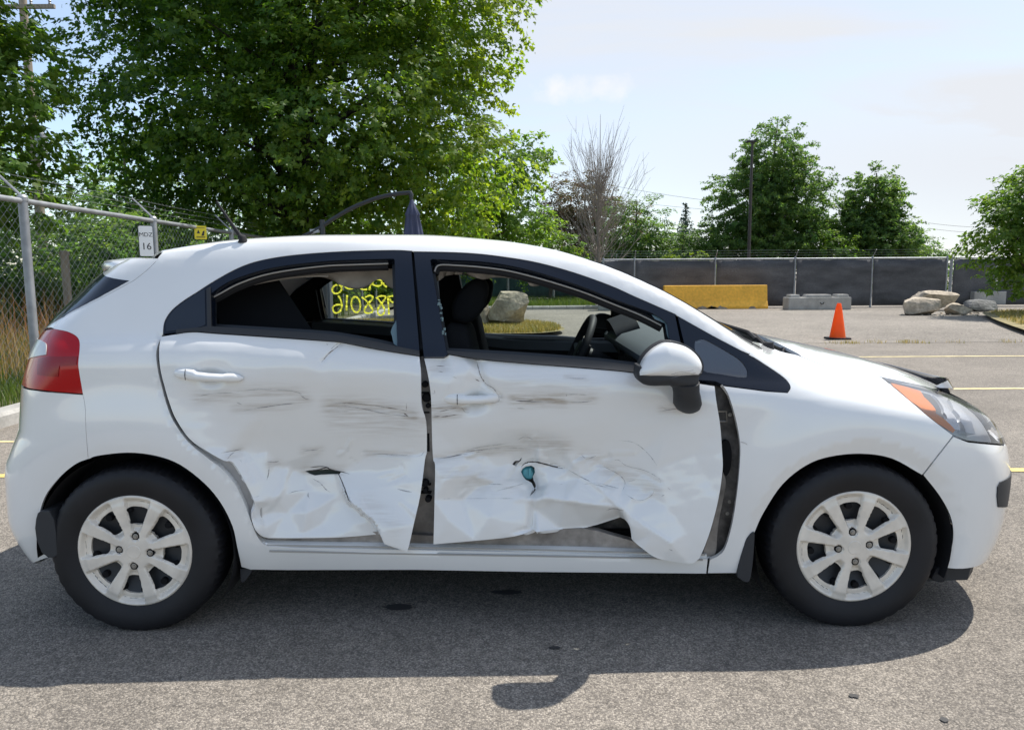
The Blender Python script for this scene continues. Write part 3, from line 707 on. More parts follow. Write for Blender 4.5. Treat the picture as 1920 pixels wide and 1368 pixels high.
_ft = FD.tri(fpts); _sc = np.maximum(sstep(818, 842, FD.W), sstep(930, 905, FD.U)*sstep(760, 735, FD.W)); FD.A = 1.55*(FD.blur(_ft, 8.0)*(1-_sc)+FD.blur(_ft, 2.5)*_sc)+FD.wob(110, 1.2, 8)+FD.wob(28, .25, 9)
FD.A += FD.line([(811,861),(850,856),(890,845),(940,838),(1005,841)], 3, 5)+FD.line([(895,674),(903,700),(912,722),(938,742)], 3.5, 6)
FD.A += FD.line([(975,872),(1000,864),(1030,868),(1062,879)], 3, 9)+FD.line([(1003,900),(1004,915),(1000,935),(998,990)], 4, 8)+FD.line([(1012,929),(1060,938),(1110,946),(1160,951)], 3.5, -4)
FD.A += FD.line([(1065,880),(1095,897),(1125,915),(1165,953)], 4, -4)+FD.line([(1165,954),(1200,980),(1258,1018)], 4, -3)+FD.line([(1120,868),(1150,885),(1170,900),(1166,922)], 5, 4)
FD.A += FD.line([(1170,925),(1200,937),(1222,925)], 4, -2.5)+FD.line([(1140,870),(1190,880),(1238,905)], 4, 2)
FD.A += FD.bump(892, 752, 27, 19, 19)+FD.bump(990, 886, 16, 18, 10)
rgp = np.random.RandomState(4)
for _ in range(40):
    uu, vv = 840+rgp.rand()*260, 850+rgp.rand()*90; FD.A += FD.bump(uu, vv, 10+rgp.rand()*16, 4+rgp.rand()*6, (rgp.rand()-.5)*8, rgp.rand()*1.2-.9)
for k in range(34):
    u0, v0 = 822+rgp.rand()*330, 846+rgp.rand()*92; a_ = rgp.choice([-.55, -.25, .1, .45])+rgp.randn()*.2; L_ = 14+rgp.rand()*34
    FD.A += FD.line([(u0, v0), (u0+L_*.5*math.cos(a_), v0+L_*.5*math.sin(a_)+2*rgp.randn()), (u0+L_*math.cos(a_), v0+L_*math.sin(a_))], 2.6+rgp.rand()*2, (1.6+2.2*rgp.rand())*rgp.choice([-1, 1]))
for k in range(20):
    u0, v0 = 425+rgp.rand()*330, 840+rgp.rand()*110; a_ = rgp.choice([-.9, -.2, .2, 1.0])+rgp.randn()*.2; L_ = 14+rgp.rand()*30
    RD.A += RD.line([(u0, v0), (u0+L_*.5*math.cos(a_), v0+L_*.5*math.sin(a_)+2*rgp.randn()), (u0+L_*math.cos(a_), v0+L_*math.sin(a_))], 2.6+rgp.rand()*2, (1.2+1.8*rgp.rand())*rgp.choice([-1, 1]))
SC_R = soft([([(372,745),(450,738),(540,734),(572,748)],13,.55),([(440,765),(500,762),(560,755)],10,.5),([(620,762),(700,765),(770,778)],17,.8),([(750,775),(775,780)],12,1.0),([(630,785),(720,795),(795,795)],22,.4),([(570,845),(600,842)],8,.6),([(690,850),(765,855)],8,.5),([(570,880),(640,882)],9,.6),([(690,945),(740,985)],18,.3),([(425,855),(450,846)],8,.5),([(505,870),(520,868)],9,.45)])
rdoor = panel('rear_door', shrink(RDOOR, .8), PxMap(RD), M_door, CAR, 4.4, holes=[HOLE1], skirt=.012, bstep=3.5,
              lines=[cr([(632,890),(645,925),(655,942),(700,978),(708,996)],3)], attr=SC_R)
tag(rdoor, 'crushed rear door with a torn hole and dark scrapes')
HOLE2 = [(977,884),(980,878),(986,874),(996,872.5),(1002,876),(1003,885),(999,893),(1001,902),(1004,909),(1002,915),(997,905),(991,901),(986,899),(981,893)]
HOLE3 = [(961,870),(967,865.5),(975,864),(971,869),(968,874)]
FDOOR = join([(794.5,671)], [(833,670.5),(842,664.5)], cr([(842,664.5),(893,673),(963,679.5),(1100,690.5),(1193,699),(1308,718),(1339.7,723)],4), cr([(1340.5,724),(1344,752.6),(1351,796.5),(1354.7,846),(1355.6,881),(1348,934),(1335,986.5),(1323,1021.6),(1311.7,1047)],4),
             cr([(1311.7,1047),(1302,1054.7),(1291,1056.6),(1272,1054.7),(1245,1050),(1226,1044),(1205,1029),(1190,1016.7),(1183.5,1010)],3), cr([(1183.5,1010),(1180.6,989),(1173,975.8),(1163,970)],3),
             cr([(1163,970),(1101,988.7),(1060,991.5),(1005,997.5)],3), [(1001,993)], cr([(1001,993),(965,1005.8),(890,1014),(812,1020.8)],3), cr([(812,1020.8),(814,936.7),(815,873),(811.7,863),(810,840),(809,806.7),(807.5,748),(803,710),(794.5,671)],3))
SC_F = soft([([(812,764),(850,763),(870,766)],9,1.0),([(815,780),(860,776)],8,.8),([(915,752),(938,748)],7,.8),([(965,750),(1000,748),(1055,748)],13,1.0),([(1060,748),(1110,747)],11,.55),([(1060,708),(1100,709)],6,.5),([(960,720),(1100,730)],22,.25),([(985,825),(1010,832),(1060,835)],14,.5),([(820,860),(900,846),(1005,840)],9,.5),([(830,890),(900,890)],14,.3),([(1090,858),(1120,856)],9,.5),([(1140,880),(1190,895),(1225,915)],20,.4),([(1240,768),(1275,766)],8,.6),([(810,690),(835,690)],9,.4),([(880,905),(960,910)],18,.25)])
fdoor = panel('front_door', shrink(FDOOR, .8), PxMap(FD), M_door, CAR, 4.2, holes=[HOLE2, HOLE3], skirt=.012, bstep=3.5,
              lines=[cr([(1010,929),(1060,938),(1110,946),(1158,952)],3), cr([(1066,881),(1095,897),(1125,915),(1165,953)],3), cr([(1004,918),(1000,935),(998,985)],3), cr([(815,861),(850,856),(890,845),(940,838),(1005,841)],3)], attr=SC_F)
tag(fdoor, 'crushed front door with peeled lower skin and scrapes')
# ------------------------------------------------------------------ window frames
def openings(dv):
    wr = join(cr([(394.5,551),(415,536),(440,523),(490,506.7),(540,497),(610,489.5),(666.7,486.7),(738,485)],4), [(740,488),(745+dv*.03,649+dv)], cr([(745+dv*.03,649+dv),(710,641+dv),(650,630+dv),(610,625+dv),(500,618+dv),(395,611.7+dv)],4))
    wf = join([(806.7,487.5)], cr([(811,485.5),(850,487.5),(900,490),(950,496.7),(1000,508),(1050,523),(1100,540),(1150,560),(1200,578),(1225,588),(1245,600),(1251.7,608)],4), [(1258,652),(1264,694+dv*.4)], cr([(1264,694+dv*.4),(1190,684+dv*.7),(1100,674+dv*.8),(963,664+dv),(836.7,657+dv)],4))
    fr = join(FT_R, [(772,471),(788,666.8+dv)], cr([(787,667+dv),(710,654.5+dv),(643,641.7+dv),(610,638.5+dv),(506.7,631+dv),(406.7,624.5+dv),(361.7,621.2+dv*.8),(305.5,626.7)],4))
    ff = join(FT_F, [(1278,646.7),(1291,715)], cr([(1291,715),(1193,698+dv*.7),(1100,689.7+dv*.8),(963,678.7+dv),(893,672+dv),(842,666+dv)],3), [(833,669.5+dv),(794,669.8+dv)])
    return wr, wf, fr, ff
WR, WF, FRAME_R, FRAME_F = openings(0.0)
FRAME_F = join(FT_F, [(1278,646.7),(1291,715)], cr([(1291,715),(1193,698),(1100,689.7),(963,678.7),(893,672),(842,663.6)],3), [(833,669.5),(794,669.8)])
DVF = 34.0
WR2, WF2, FRAME_R2, FRAME_F2 = openings(DVF)
fr1 = panel('window_frame', shrink(FRAME_R, .9), PxMap(.002), M_black, rdoor, 9, holes=[WR], skirt=.045, bstep=6)
fr2 = panel('window_frame', shrink(FRAME_F, .9), PxMap(.002), M_black, fdoor, 9, holes=[WF], skirt=.045, bstep=6)
# far doors, undamaged
rd2 = panel('rear_door', shrink(join([(303,640)], cr([(361.7,622.2+DVF),(406.7,625.3+DVF),(506.7,632+DVF),(610,639.3+DVF),(710,655.5+DVF),(787,667.7+DVF)],4), [(800,845),(800,1022)], list(reversed(SILL_T[:3])), list(reversed(QP_IN[3:]))), 1), PxMap(), M_white, CAR, 22, skirt=.012, mirror=True)
fd2 = panel('front_door', shrink(join([(794,671+DVF)], cr([(842,667+DVF),(963,679.5+DVF),(1100,690.5+DVF*.8),(1193,699+DVF*.7),(1339.7,723)],4), FEND_R, [(1327,1046),(1100,1037),(806,1030),(806,845)]), 1), PxMap(), M_white, CAR, 22, skirt=.012, mirror=True)
tag(rd2, 'undamaged far rear door'); tag(fd2, 'undamaged far front door')
panel('window_frame', shrink(FRAME_R2, .9), PxMap(.002), M_black, rd2, 12, holes=[WR2], skirt=.045, bstep=8, mirror=True)
panel('window_frame', shrink(FRAME_F2, .9), PxMap(.002), M_black, fd2, 12, holes=[WF2], skirt=.045, bstep=8, mirror=True)
# rear quarter pane, divider bar and belt mouldings
QP = join(cr([(312,621),(311,608),(317,594),(330,578),(352,561.5),(381,542.5)],4), [(384,543),(385.5,608)], cr([(385.5,608),(376,612.5),(345,618),(312,621)],3))
qp = panel('quarter_pane', QP, PxMap(-.001), M_dglass, rdoor, 8, skirt=.003); mirrored(qp, rd2)
dv = panel('divider_bar', [(387,541),(393.5,537.5),(396,613),(388.5,613)], PxMap(-.005), M_plast, rdoor, 8, skirt=.01); mirrored(dv, rd2)
def strip(name, topc, botc, D, m, par, sk=.01, step=7, mir=None):
    o = panel(name, join(topc, list(reversed(botc))), PxMap(D), m, par, step, skirt=sk, bstep=6)
    if mir is not None: mirrored(o, mir)
    return o
b1t = cr([(330,617.5),(376,613.5),(395,611.5),(500,618),(610,625),(650,630),(710,641),(746,649.5),(786,657)],3); b1b = cr([(330,624.5),(361.7,620.8),(406.7,624),(506.7,630.5),(610,638),(643,641.2),(710,654),(786.5,666.3)],3)
strip('belt_molding', b1t, b1b, -.006, M_plast, rdoor)
b2t = cr([(838,657),(963,664),(1100,674),(1190,684),(1264,694)],3); b2b = cr([(840,662.5),(893,671),(963,678.2),(1100,689.2),(1193,697.5),(1264,709)],3)
strip('belt_molding', b2t, b2b, -.006, M_plast, fdoor)
# fixed front quarter window
QW = cr([(1303,640),(1315,636),(1325,638),(1353,653),(1385,673),(1398,688),(1401.7,700),(1395,707.5),(1353,701.7),(1320,695),(1311,673),(1303,655),(1303,640)],4)[:-1]
QT = join(FT_Q, cr([(1476.7,736.5),(1437,732.8),(1356,722.3)],3), [(1341,715),(1298,712),(1283,648)])
qt = panel('quarter_window', shrink(QT, .9), PxMap(.001), M_black, CAR, 8, holes=[QW], skirt=.03, bstep=6)
pn = panel('pane', QW, PxMap(.004), M_glassq, qt, 10, skirt=0)
qt2 = mirrored(qt, CAR); mirrored(pn, qt2, mats=M_glass)
# glass on the far side (still whole), and the marker writing on it
g1 = panel('door_glass', shrink(WR2, -4), PxMap(.012), M_glass, rd2, 18, skirt=0, mirror=True)
g2 = panel('door_glass', shrink(WF2, -4), PxMap(.012), M_glass, fd2, 18, skirt=0, mirror=True)
def far_hit(px, inset=.004):
    """where a sight line leaves through the far side"""
    d = ray(px); d = d/d[:, 1:2]; t = np.linspace(CAMD+1.15, CAMD+1.85, 80); lo = np.full(len(d), t[0])
    for q in t:
        f = Fimp(EYE+d*q); lo = np.where(f < 0, q, lo)
    return EYE+d*(lo-inset)[:, None]
def stroke_mesh(strokes, w, name, m, par):
    b = MB()
    for s in strokes:
        p = np.array(cr(s, 5), float); P = far_hit(p); n = len(P)
        tg = np.gradient(P, axis=0); tg /= np.maximum(np.linalg.norm(tg, axis=1, keepdims=True), 1e-9); nr = np.array([0, .92, .38]); sd = np.cross(tg, nr); sd /= np.maximum(np.linalg.norm(sd, axis=1, keepdims=True), 1e-9)
        ww = w*(1+.2*np.sin(np.arange(n)*.9))
        V = []
        for i in range(n): V += [P[i]-sd[i]*ww[i], P[i]+sd[i]*ww[i]]
        F = [(2*i, 2*i+1, 2*i+3, 2*i+2) for i in range(n-1)]
        b.add(V, F)
    return b.build(name, m, par)
def z6(l, o=(600, 440)): return [(a/6+o[0], b/6+o[1]) for a, b in l]
def ell(c, rx, ry, rot, n=14, o=(600,440)):
    return z6([(c[0]+rx*math.cos(a)*math.cos(rot)-ry*math.sin(a)*math.sin(rot), c[1]+rx*math.cos(a)*math.sin(rot)+ry*math.sin(a)*math.cos(rot)) for a in [2*math.pi*k/n for k in range(n+1)]], o)
stroke_mesh([z6([(205,685),(232,730),(245,800),(228,855),(185,880),(152,862),(145,820),(175,790),(240,785)]), z6([(305,680),(300,760),(298,852)]), ell((403,785),50,88,-.12),
 z6([(468,700),(520,742),(585,830),(590,865),(550,882),(505,872),(505,830),(545,770),(588,725),(588,692),(555,684),(505,705)]), z6([(632,703),(665,735),(722,830),(716,885),(680,905),(652,882),(655,830),(690,775),(735,715),(730,692),(690,688),(645,700)]),
 z6([(765,690),(770,800),(776,898)]), z6([(765,702),(800,690),(832,690)]), z6([(786,720),(800,750),(834,762)]),
 ell((190,612),56,46,-.6), z6([(240,560),(262,580)]), z6([(276,576),(320,608),(372,602)]), z6([(452,600),(490,617),(530,614)]), z6([(556,626),(566,575),(600,520),(650,500),(692,522),(690,562),(650,577),(605,565),(586,545)]), z6([(712,538),(722,566),(752,588)])],
 .0048, 'marker_writing', M_yel, rd2)
# ------------------------------------------------------------------ roof, windshield, hood
def mir_pts(P): return [(a, 2*YC-b) for a, b in P]
rl = RollMap()
def bowx(y, xe, xc, ye): return xe+(xc-xe)*(1-((y-YC)/(YC-ye))**2)
# windscreen edge, header and rear edge as curves on the body
_ax = np.linspace(.352, 1.0, 24); AP = topline(_ax, pw(_ax, [.35, .5, .7, .85, 1.0], [.235, .215, .20, .20, .215]))
AP3 = [(p[0], p[1]) for p in AP]
ysw = np.linspace(.235, 2*YC-.235, 29); hdr = [(bowx(y, .352, .46, .235), y) for y in ysw]
r0 = onbody([(292,491)])[0]; r1 = onbody([(300,484)])[0]; ysr = np.linspace(r1[1]+.02, 2*YC-r1[1]-.02, 29); rrx = [(bowx(y, r1[0]+.004, -1.45, r1[1]+.02), y) for y in ysr]
hdr3 = topline(np.array([h[0] for h in hdr]), ysw); rr3 = topline(np.array([h[0] for h in rrx]), ysr)
near = rl.uv(onbody(PSEAM))+rl.uv(onbody([p for p in FT_R if p[0] > 385.1]))+rl.uv(onbody(FT_F))+rl.uv(onbody([p for p in FT_Q if p[1] < 663.5]))+rl.uv(onbody(list(reversed(A_SEAM))))+rl.uv(AP[::-1])
far = [(u, .7*math.pi-v) for u, v in reversed(near)]
roof = panel('roof', join(near, rl.uv(hdr3)[1:-1], far, rl.uv(rr3[::-1])), rl, M_white, CAR, .026, skirt=.008, bstep=.03)
b0 = AP3[-1]; wbase = [(bowx(y, b0[0], 1.10, b0[1]), y) for y in np.linspace(b0[1], 2*YC-b0[1], 25)]
wsp = join(AP3, wbase[1:-1], list(reversed(mir_pts(AP3))), list(reversed(hdr))[1:-1])
wsh = panel('windshield', shrink(wsp, .004), TOPM(.003), M_ws, CAR, .05, skirt=0, bstep=.05)
def band2(path, w0, w1, D, name, m, par, mp):
    p = np.array(path); t = np.gradient(p, axis=0); n = np.stack([-t[:, 1], t[:, 0]], 1); n /= np.linalg.norm(n, axis=1, keepdims=True)
    return panel(name, join([tuple(a) for a in p+n*w0], [tuple(a) for a in (p+n*w1)[::-1]]), mp, m, par, .02, skirt=.006, bstep=.03)
band2(AP3, -.006, .016, 0, 'windshield_seal', M_rubber, CAR, TOPM(-.003))
HS = onbody(cr([(1503,668.3),(1547,685),(1597,696),(1652,706.5),(1690,714.5),(1728,722.5),(1752,729)],4))
hs = [(p[0], p[1]) for p in HS]; hk = onbody([(1520,663.5)])[0]
hrear = [(bowx(y, hs[0][0]+.012, 1.145, hs[0][1]), y) for y in np.linspace(hs[0][1], 2*YC-hs[0][1], 25)]
he = hs[-1]; hfront = [(he[0]+(1.965-he[0])*(1-abs((y-YC)/(YC-he[1]))**2.4), y) for y in np.linspace(he[1], 2*YC-he[1], 31)]
hood = panel('hood', shrink(join(hs, hfront[1:-1], list(reversed(mir_pts(hs))), list(reversed(hrear))[1:-1]), .0015), TOPM(), M_white, CAR, .045, skirt=.012, bstep=.04)
# cowl between windshield and hood, sunk below the hood line
cow = panel('cowl_panel', join(wbase, list(reversed(hrear))), TOPM(.035), M_plast, CAR, .04, skirt=.0)
M_def = mat('smoked_deflector', (.022, .024, .030), .08, 0, .6, coat=.5)
b = MB(); Vv = []; hf = np.array(hfront); tz = TOPM()(hf)[0]
for k, p in enumerate(tz):
    q = (hf[k][1]-YC)/(YC-he[1]); o = Vector((.55*(1-.5*q*q), .8*q, 0)); o.normalize()
    hgt = .050*(1-.95*abs(q)**3)
    Vv += [tuple(Vector(p)+o*.012+Vector((0, 0, -.012))), tuple(Vector(p)+o*.026+Vector((0, 0, .008))), tuple(Vector(p)+o*.004+Vector((0, 0, .008+hgt))), tuple(Vector(p)-o*.004+Vector((0, 0, .006+hgt))), tuple(Vector(p)+o*.014+Vector((0, 0, .004)))]
n5 = len(tz); F5 = [(5*i+j, 5*i+(j+1) % 5, 5*i+5+(j+1) % 5, 5*i+5+j) for i in range(n5-1) for j in range(5)]+[(0, 1, 2, 3, 4), tuple(5*n5-1-k for k in range(5))]
b.add(Vv, F5); b.build('hood_deflector', M_def, CAR, smooth=True)
# wipers lying on the cowl
b = MB()
wz = lambda x, y: float(TOPM()(np.array([(x, y)]))[0][0][2])
for (x0, y0, x1, y1, x2, y2) in ((1.075, .36, 1.075, .52, 1.05, .95), (1.11, 1.08, 1.09, 1.20, 1.06, 1.50)):
    b.tube([(x0, y0, wz(x0, y0)-.010), (x1, y1, wz(x1, y1)+.008), (x2, y2, wz(x2, y2)+.004)], [.013, .009, .006], 8)
    b.tube([(x1-.03, y1-.10, wz(x1-.03, y1-.10)+.004), (x1-.03, y1, wz(x1-.03, y1)+.012), (x2-.02, y2+.02, wz(x2-.02, y2)+.004)], .008, 6)
    b.lathe([(0, .03), (.02, .03), (.024, .0), (.024, -.03)], (x0, y0, wz(x0, y0)-.012), 14)
b.build('wiper', M_rubber, CAR, smooth=True)
b = MB(); p = onbody([(1470,657)])[0]
b.tube([(p[0]+.02, p[1]+.08, p[2]-.03), (p[0]+.03, p[1]+.09, p[2]-.004), (p[0]+.05, p[1]+.10, p[2]-.006)], [.012, .010, .006], 10)
b.build('washer_nozzle', M_plast, CAR, smooth=True)
# ------------------------------------------------------------------ front end: lamps, grille, bumper
fm = FRM()
def fuv(P): return [tuple(p) for p in fm.uv(P)]
def fpx(px): return fuv(onbody(px))
HL_low = fpx(cr([(1655,708),(1670,721.4),(1708,753.3),(1735,776.3),(1759,795.4),(1787,815.5),(1815,827)],4))
HL_up = fuv(TOPM()(np.array(hs[12:]))[0])
def fxyz(y, z):   # a point of the nose at lateral y, height z
    x = float(Xf(np.array(y), np.array(z))); return ((x-2.6)*_h+(y+.9)*_h, z)
HL_end = [fxyz(.20, .625), fxyz(.27, .605), fxyz(.36, .612), fxyz(.40, .65), fxyz(.37, .70)]
HLP = join(HL_low, HL_end, list(reversed(HL_up)))
HLP = shrink(HLP, .0015)
hl = panel('headlight', HLP, FRM(.05), mat('lamp_bowl', (.50, .52, .55), .3, .2), CAR, .02, skirt=.0, bstep=.02)
tag(hl, 'headlight with amber corner')
len_ = panel('clear_lens', HLP, FRM(), M_lens, hl, .02, skirt=.01, bstep=.02)
A1 = fpx([(1676,718),(1708,726),(1731,733),(1738,744),(1760,775),(1797,806.5),(1793,812),(1762,793),(1738,773.5),(1711,750.5),(1680,723.5)])
am = panel('amber_reflector', A1, FRM(.010), M_amber, hl, .015, skirt=.004)
B1 = fpx([(1733,734),(1760,741),(1772,754),(1782,775),(1783,797),(1762,776),(1740,745)])
panel('dark_bezel', B1, FRM(.030), M_plast, hl, .015, skirt=.004)
C1 = fpx([(1762,741),(1776,750),(1790,768),(1808,790),(1815,808),(1800,806),(1786,796),(1784,774),(1774,753)])
panel('reflector', C1, FRM(.024), M_chrome, hl, .015, skirt=.02)
C2 = fpx([(1788,748),(1806,760),(1822,779),(1836,803),(1840,815),(1822,812),(1812,790),(1798,768)])
panel('reflector', C2, FRM(.018), M_chrome, hl, .015, skirt=.03)
hl2 = mirrored(hl, CAR)
for c in list(hl.children): mirrored(c, hl2)
cen = lambda z: fxyz(YC, z)
bump_low = fpx(cr([(1784,1030),(1770,1063)],2))
BUMP = join(fpx(resamp([(1787.5,818),(1730.5,891)], 6, False)), fpx(cr([(1731,891),(1760,928),(1780.6,966),(1786.4,1001),(1781,1034),(1769,1064)],4)),
            [fxyz(y, z) for y, z in ((.12,.205),(.2,.185),(.35,.175),(.6,.17))], [cen(.17), cen(.645)], [fxyz(.60, .64), fxyz(.44, .625)], [fxyz(.36,.608), fxyz(.27, .601), fxyz(.20, .621)], fpx([(1815,828.5),(1800,823)]))
bu = panel('front_bumper', shrink(BUMP, .0012), FRM(), M_white, CAR, .028, skirt=.012, bstep=.02)
bu2 = mirrored(bu, bu, 'front_bumper')
bu2.name = 'far_half'
FOG = fpx([(1870,950),(1868,930),(1869,912),(1874,903),(1881,900)])+[fxyz(y, z) for y, z in ((.23,.515),(.31,.50),(.33,.42),(.27,.385),(.20,.385))]
fg = panel('fog_lamp_recess', FOG, FRM(-.004), M_plast, bu, .02, skirt=.012); mirrored(fg, bu)
GR = [fxyz(y, z) for y, z in ((.44,.632),(.6,.648))]+[cen(.652), cen(.772)]+[fxyz(.6, .765), fxyz(.44, .735), fxyz(.40, .70), fxyz(.41, .66)]
gr = panel('grille', GR, FRM(-.003), M_plast, CAR, .02, skirt=.02); mirrored(gr, gr).name = 'grille_far_half'
LI = [fxyz(y, z) for y, z in ((.40,.25),(.36,.32),(.42,.40),(.6,.43))]+[cen(.435), cen(.23)]+[fxyz(.6, .235)]
li = panel('lower_intake', LI, FRM(-.003), M_plast, bu, .02, skirt=.02); mirrored(li, bu)
nl = panel('nose_liner', [fxyz(.16, .60), fxyz(.16, .70), fxyz(.28, .72), fxyz(.45, .76), fxyz(.6, .775), cen(.785), cen(.30), fxyz(.4, .30), fxyz(.2, .45)], FRM(.06), M_dark, CAR, .04, skirt=0); mirrored(nl, nl).name = 'far_half'
# black chin under the bumper
b = MB(); ch = []
for y in np.linspace(.10, 2*YC-.10, 21):
    x = float(Xf(np.array(y), np.array(.18))); ch.append((x, y))
V = []
for x, y in ch: V += [(x-.035, y, .19), (x-.045, y, .135), (x-.25, y, .13), (x-.25, y, .19)]
b.add(V, [(4*i+j, 4*i+(j+1) % 4, 4*i+4+(j+1) % 4, 4*i+4+j) for i in range(20) for j in range(4)]+[(0,1,2,3),(83,82,81,80)]); b.build('chin_spoiler', M_plast, CAR)
# ------------------------------------------------------------------ rear end
rm = RRM()
def ruv(P): return [tuple(p) for p in rm.uv(P)]
def rpx(px): return ruv(onbody(px))
def rxyz(y, z): x = float(Xr(np.array(y), np.array(z))); return ((x+2.4)*_h-(y+.9)*_h, z)
LB = onbody(cr([(155,738.3),(100,734),(67,730)],3)); zlb = LB[-1][2]
TLP = join(rpx(list(reversed(LAMP_R))), ruv(LB), [rxyz(.22, zlb+.0), rxyz(.34, zlb+.01), rxyz(.36, .92), rxyz(.34, 1.02), rxyz(.29, 1.07)], rpx([(92,618)]))
tl = panel('tail_light', shrink(TLP, .001), RRM(.001), M_red, CAR, .018, skirt=.012, bstep=.015)
tag(tl, 'red tail light with pale reverse lens')
RV = rpx(cr([(87,664.5),(87.5,647),(84,641),(73,635.5),(66,634)],3))+[rxyz(.24, 1.03), rxyz(.33, 1.03), rxyz(.34, .965), rxyz(.24, .965)]
panel('reverse_lens', RV, RRM(-.002), M_clearg, tl, .018, skirt=.003)
RDk = rpx([(93,668),(146,668),(144,684),(112,686),(110,706),(70,702),(72,672)])
panel('dark_lens', RDk, RRM(-.0015), M_redd, tl, .018, skirt=.002)
tl2 = mirrored(tl, CAR)
for c in list(tl.children): mirrored(c, tl2)
RBP = join(rpx(list(reversed(SEAM_RB))), rpx(ARCH_RB), [rxyz(.16,.195), rxyz(.3,.175), rxyz(.6,.17), rxyz(YC,.17), rxyz(YC,.80), rxyz(.6,.80), rxyz(.37,zlb-.002), rxyz(.22, zlb-.006)], rpx([(67,731.5),(100,735.5),(155,739.5)]))
rb = panel('rear_bumper', shrink(RBP, .0012), RRM(), M_white, CAR, .03, skirt=.012, bstep=.02); mirrored(rb, rb).name = 'far_half'
TGP = join(rpx(TG_SEAM), [rxyz(.30, 1.335), rxyz(.5, 1.36), rxyz(YC, 1.37), rxyz(YC, .803), rxyz(.6, .803), rxyz(.372, zlb+.004), rxyz(.365, .92), rxyz(.345, 1.03), rxyz(.29, 1.075)], rpx([(95,614)]))
tg = panel('tailgate', shrink(TGP, .0015), RRM(), M_white, CAR, .035, skirt=.012, bstep=.02); mirrored(tg, tg).name = 'far_half'
RW = join(rpx(cr([(120,593),(131,585),(184,558),(243,526)],3)), [rxyz(.34,1.31), rxyz(YC,1.335), rxyz(YC,1.03), rxyz(.6,1.02), rxyz(.40,1.035)])
rw = panel('rear_window', RW, RRM(-.002), M_dglass, tg, .03, skirt=.004); mirrored(rw, tg)
rl_ = panel('rear_inner_panel', [rxyz(.17, .30), rxyz(YC, .25), rxyz(YC, 1.33), rxyz(.5, 1.32), rxyz(.31, 1.26), rxyz(.24, 1.05), rxyz(.17, .80)], RRM(.008), M_white, CAR, .04, skirt=0); mirrored(rl_, rl_).name = 'far_half'
b = MB(); V = []; ns = 25
for y in np.linspace(.200, 2*YC-.200, ns):
    q = abs(y-YC)/(YC-.200); xf_ = -1.205-.20*(1-q**2); xt = -1.372-.27*(1-q**2.5); zt = float(TOPM()(np.array([(xf_, max(y, .25) if y < YC else min(y, 2*YC-.25))]))[0][0][2]); zt = zt-.010*q**6-.02*q**14
    V += [(xf_, y, zt-.014), ((xf_+xt)/2, y, zt-.010), (xt, y, zt-.020), (xt-.012, y, zt-.034), (xt-.004, y, zt-.062+.0*q), (xt+.03, y, zt-.082), (xf_-.02, y, zt-.11+.03*q)]
b.add(V, [(7*i+j, 7*i+(j+1) % 7, 7*i+7+(j+1) % 7, 7*i+7+j) for i in range(ns-1) for j in range(7)]+[tuple(range(7)), tuple(7*ns-1-k for k in range(7))])
b.build('spoiler', M_white, CAR, smooth=True, angle=R(50))
# roof antenna
ab = onbody([(455,451)])[0]; at = ony(np.array([(406,378)]), ab[1]+.02)[0]
b = MB(); b.tube([ab+np.array([0, .0, -.008]), ab+np.array([.0, 0, .010]), ab+np.array([-.012, 0, .018])], [.018, .014, .009], 10)
b.tube([ab+np.array([-.005, 0, .012]), (ab+at)/2, at], [.0075, .006, .004], 8); b.build('antenna', M_rubber, CAR, smooth=True)
# ------------------------------------------------------------------ door apertures seen through the gaps
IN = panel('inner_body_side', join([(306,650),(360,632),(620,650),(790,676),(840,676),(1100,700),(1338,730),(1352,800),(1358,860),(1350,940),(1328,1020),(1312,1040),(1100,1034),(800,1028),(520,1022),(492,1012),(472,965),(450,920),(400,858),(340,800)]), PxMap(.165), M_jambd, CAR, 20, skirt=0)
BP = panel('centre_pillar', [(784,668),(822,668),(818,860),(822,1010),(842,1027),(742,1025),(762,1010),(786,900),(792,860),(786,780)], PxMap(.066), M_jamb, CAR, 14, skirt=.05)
for (u, v, r) in ((797,720,5),(800,745,7),(803,760,4),(797,905,6),(803,935,5),(798,918,4)):
    b = MB(); p = ony(np.array([(u, v)]), .05)[0]; b.lathe([(0, -.012), (r/520*1.0, -.012), (r/520*1.2, -.004), (r/520*1.2, .02)], p, 12, ax='y'); b.build('hinge_bolt', M_dark, BP)
for (u, v, du, dv) in ((797,735,16,3),(799,772,14,3),(797,907,22,2.5),(797,922,24,3.5),(801,828,9,34)):
    b = MB(); p = ony(np.array([(u, v)]), .062)[0]; b.box(p, (du/520, .02, dv/520)); b.build('latch_plate', M_dark, BP)
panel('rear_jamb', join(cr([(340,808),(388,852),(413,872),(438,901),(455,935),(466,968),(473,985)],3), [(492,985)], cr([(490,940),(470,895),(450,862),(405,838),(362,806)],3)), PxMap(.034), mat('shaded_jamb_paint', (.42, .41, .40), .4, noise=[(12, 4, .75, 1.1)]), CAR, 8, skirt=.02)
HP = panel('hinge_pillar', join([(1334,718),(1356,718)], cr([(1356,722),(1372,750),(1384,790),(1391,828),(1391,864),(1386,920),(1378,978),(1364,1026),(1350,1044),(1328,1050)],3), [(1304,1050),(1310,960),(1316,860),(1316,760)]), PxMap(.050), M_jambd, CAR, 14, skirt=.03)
for (u, v, r) in ((1367,776,4.5),(1366,938,4.5),(1362,960,4.5)):
    b = MB(); p = ony(np.array([(u, v)]), .048)[0]; b.lathe([(0, -.014), (r/520*.8, -.014), (r/520, -.006), (r/520, .02)], p, 10, ax='y'); b.build('hinge_bolt', M_steel, HP, smooth=True)
b = MB(); p = ony(np.array([(1355,780)]), .04)[0]
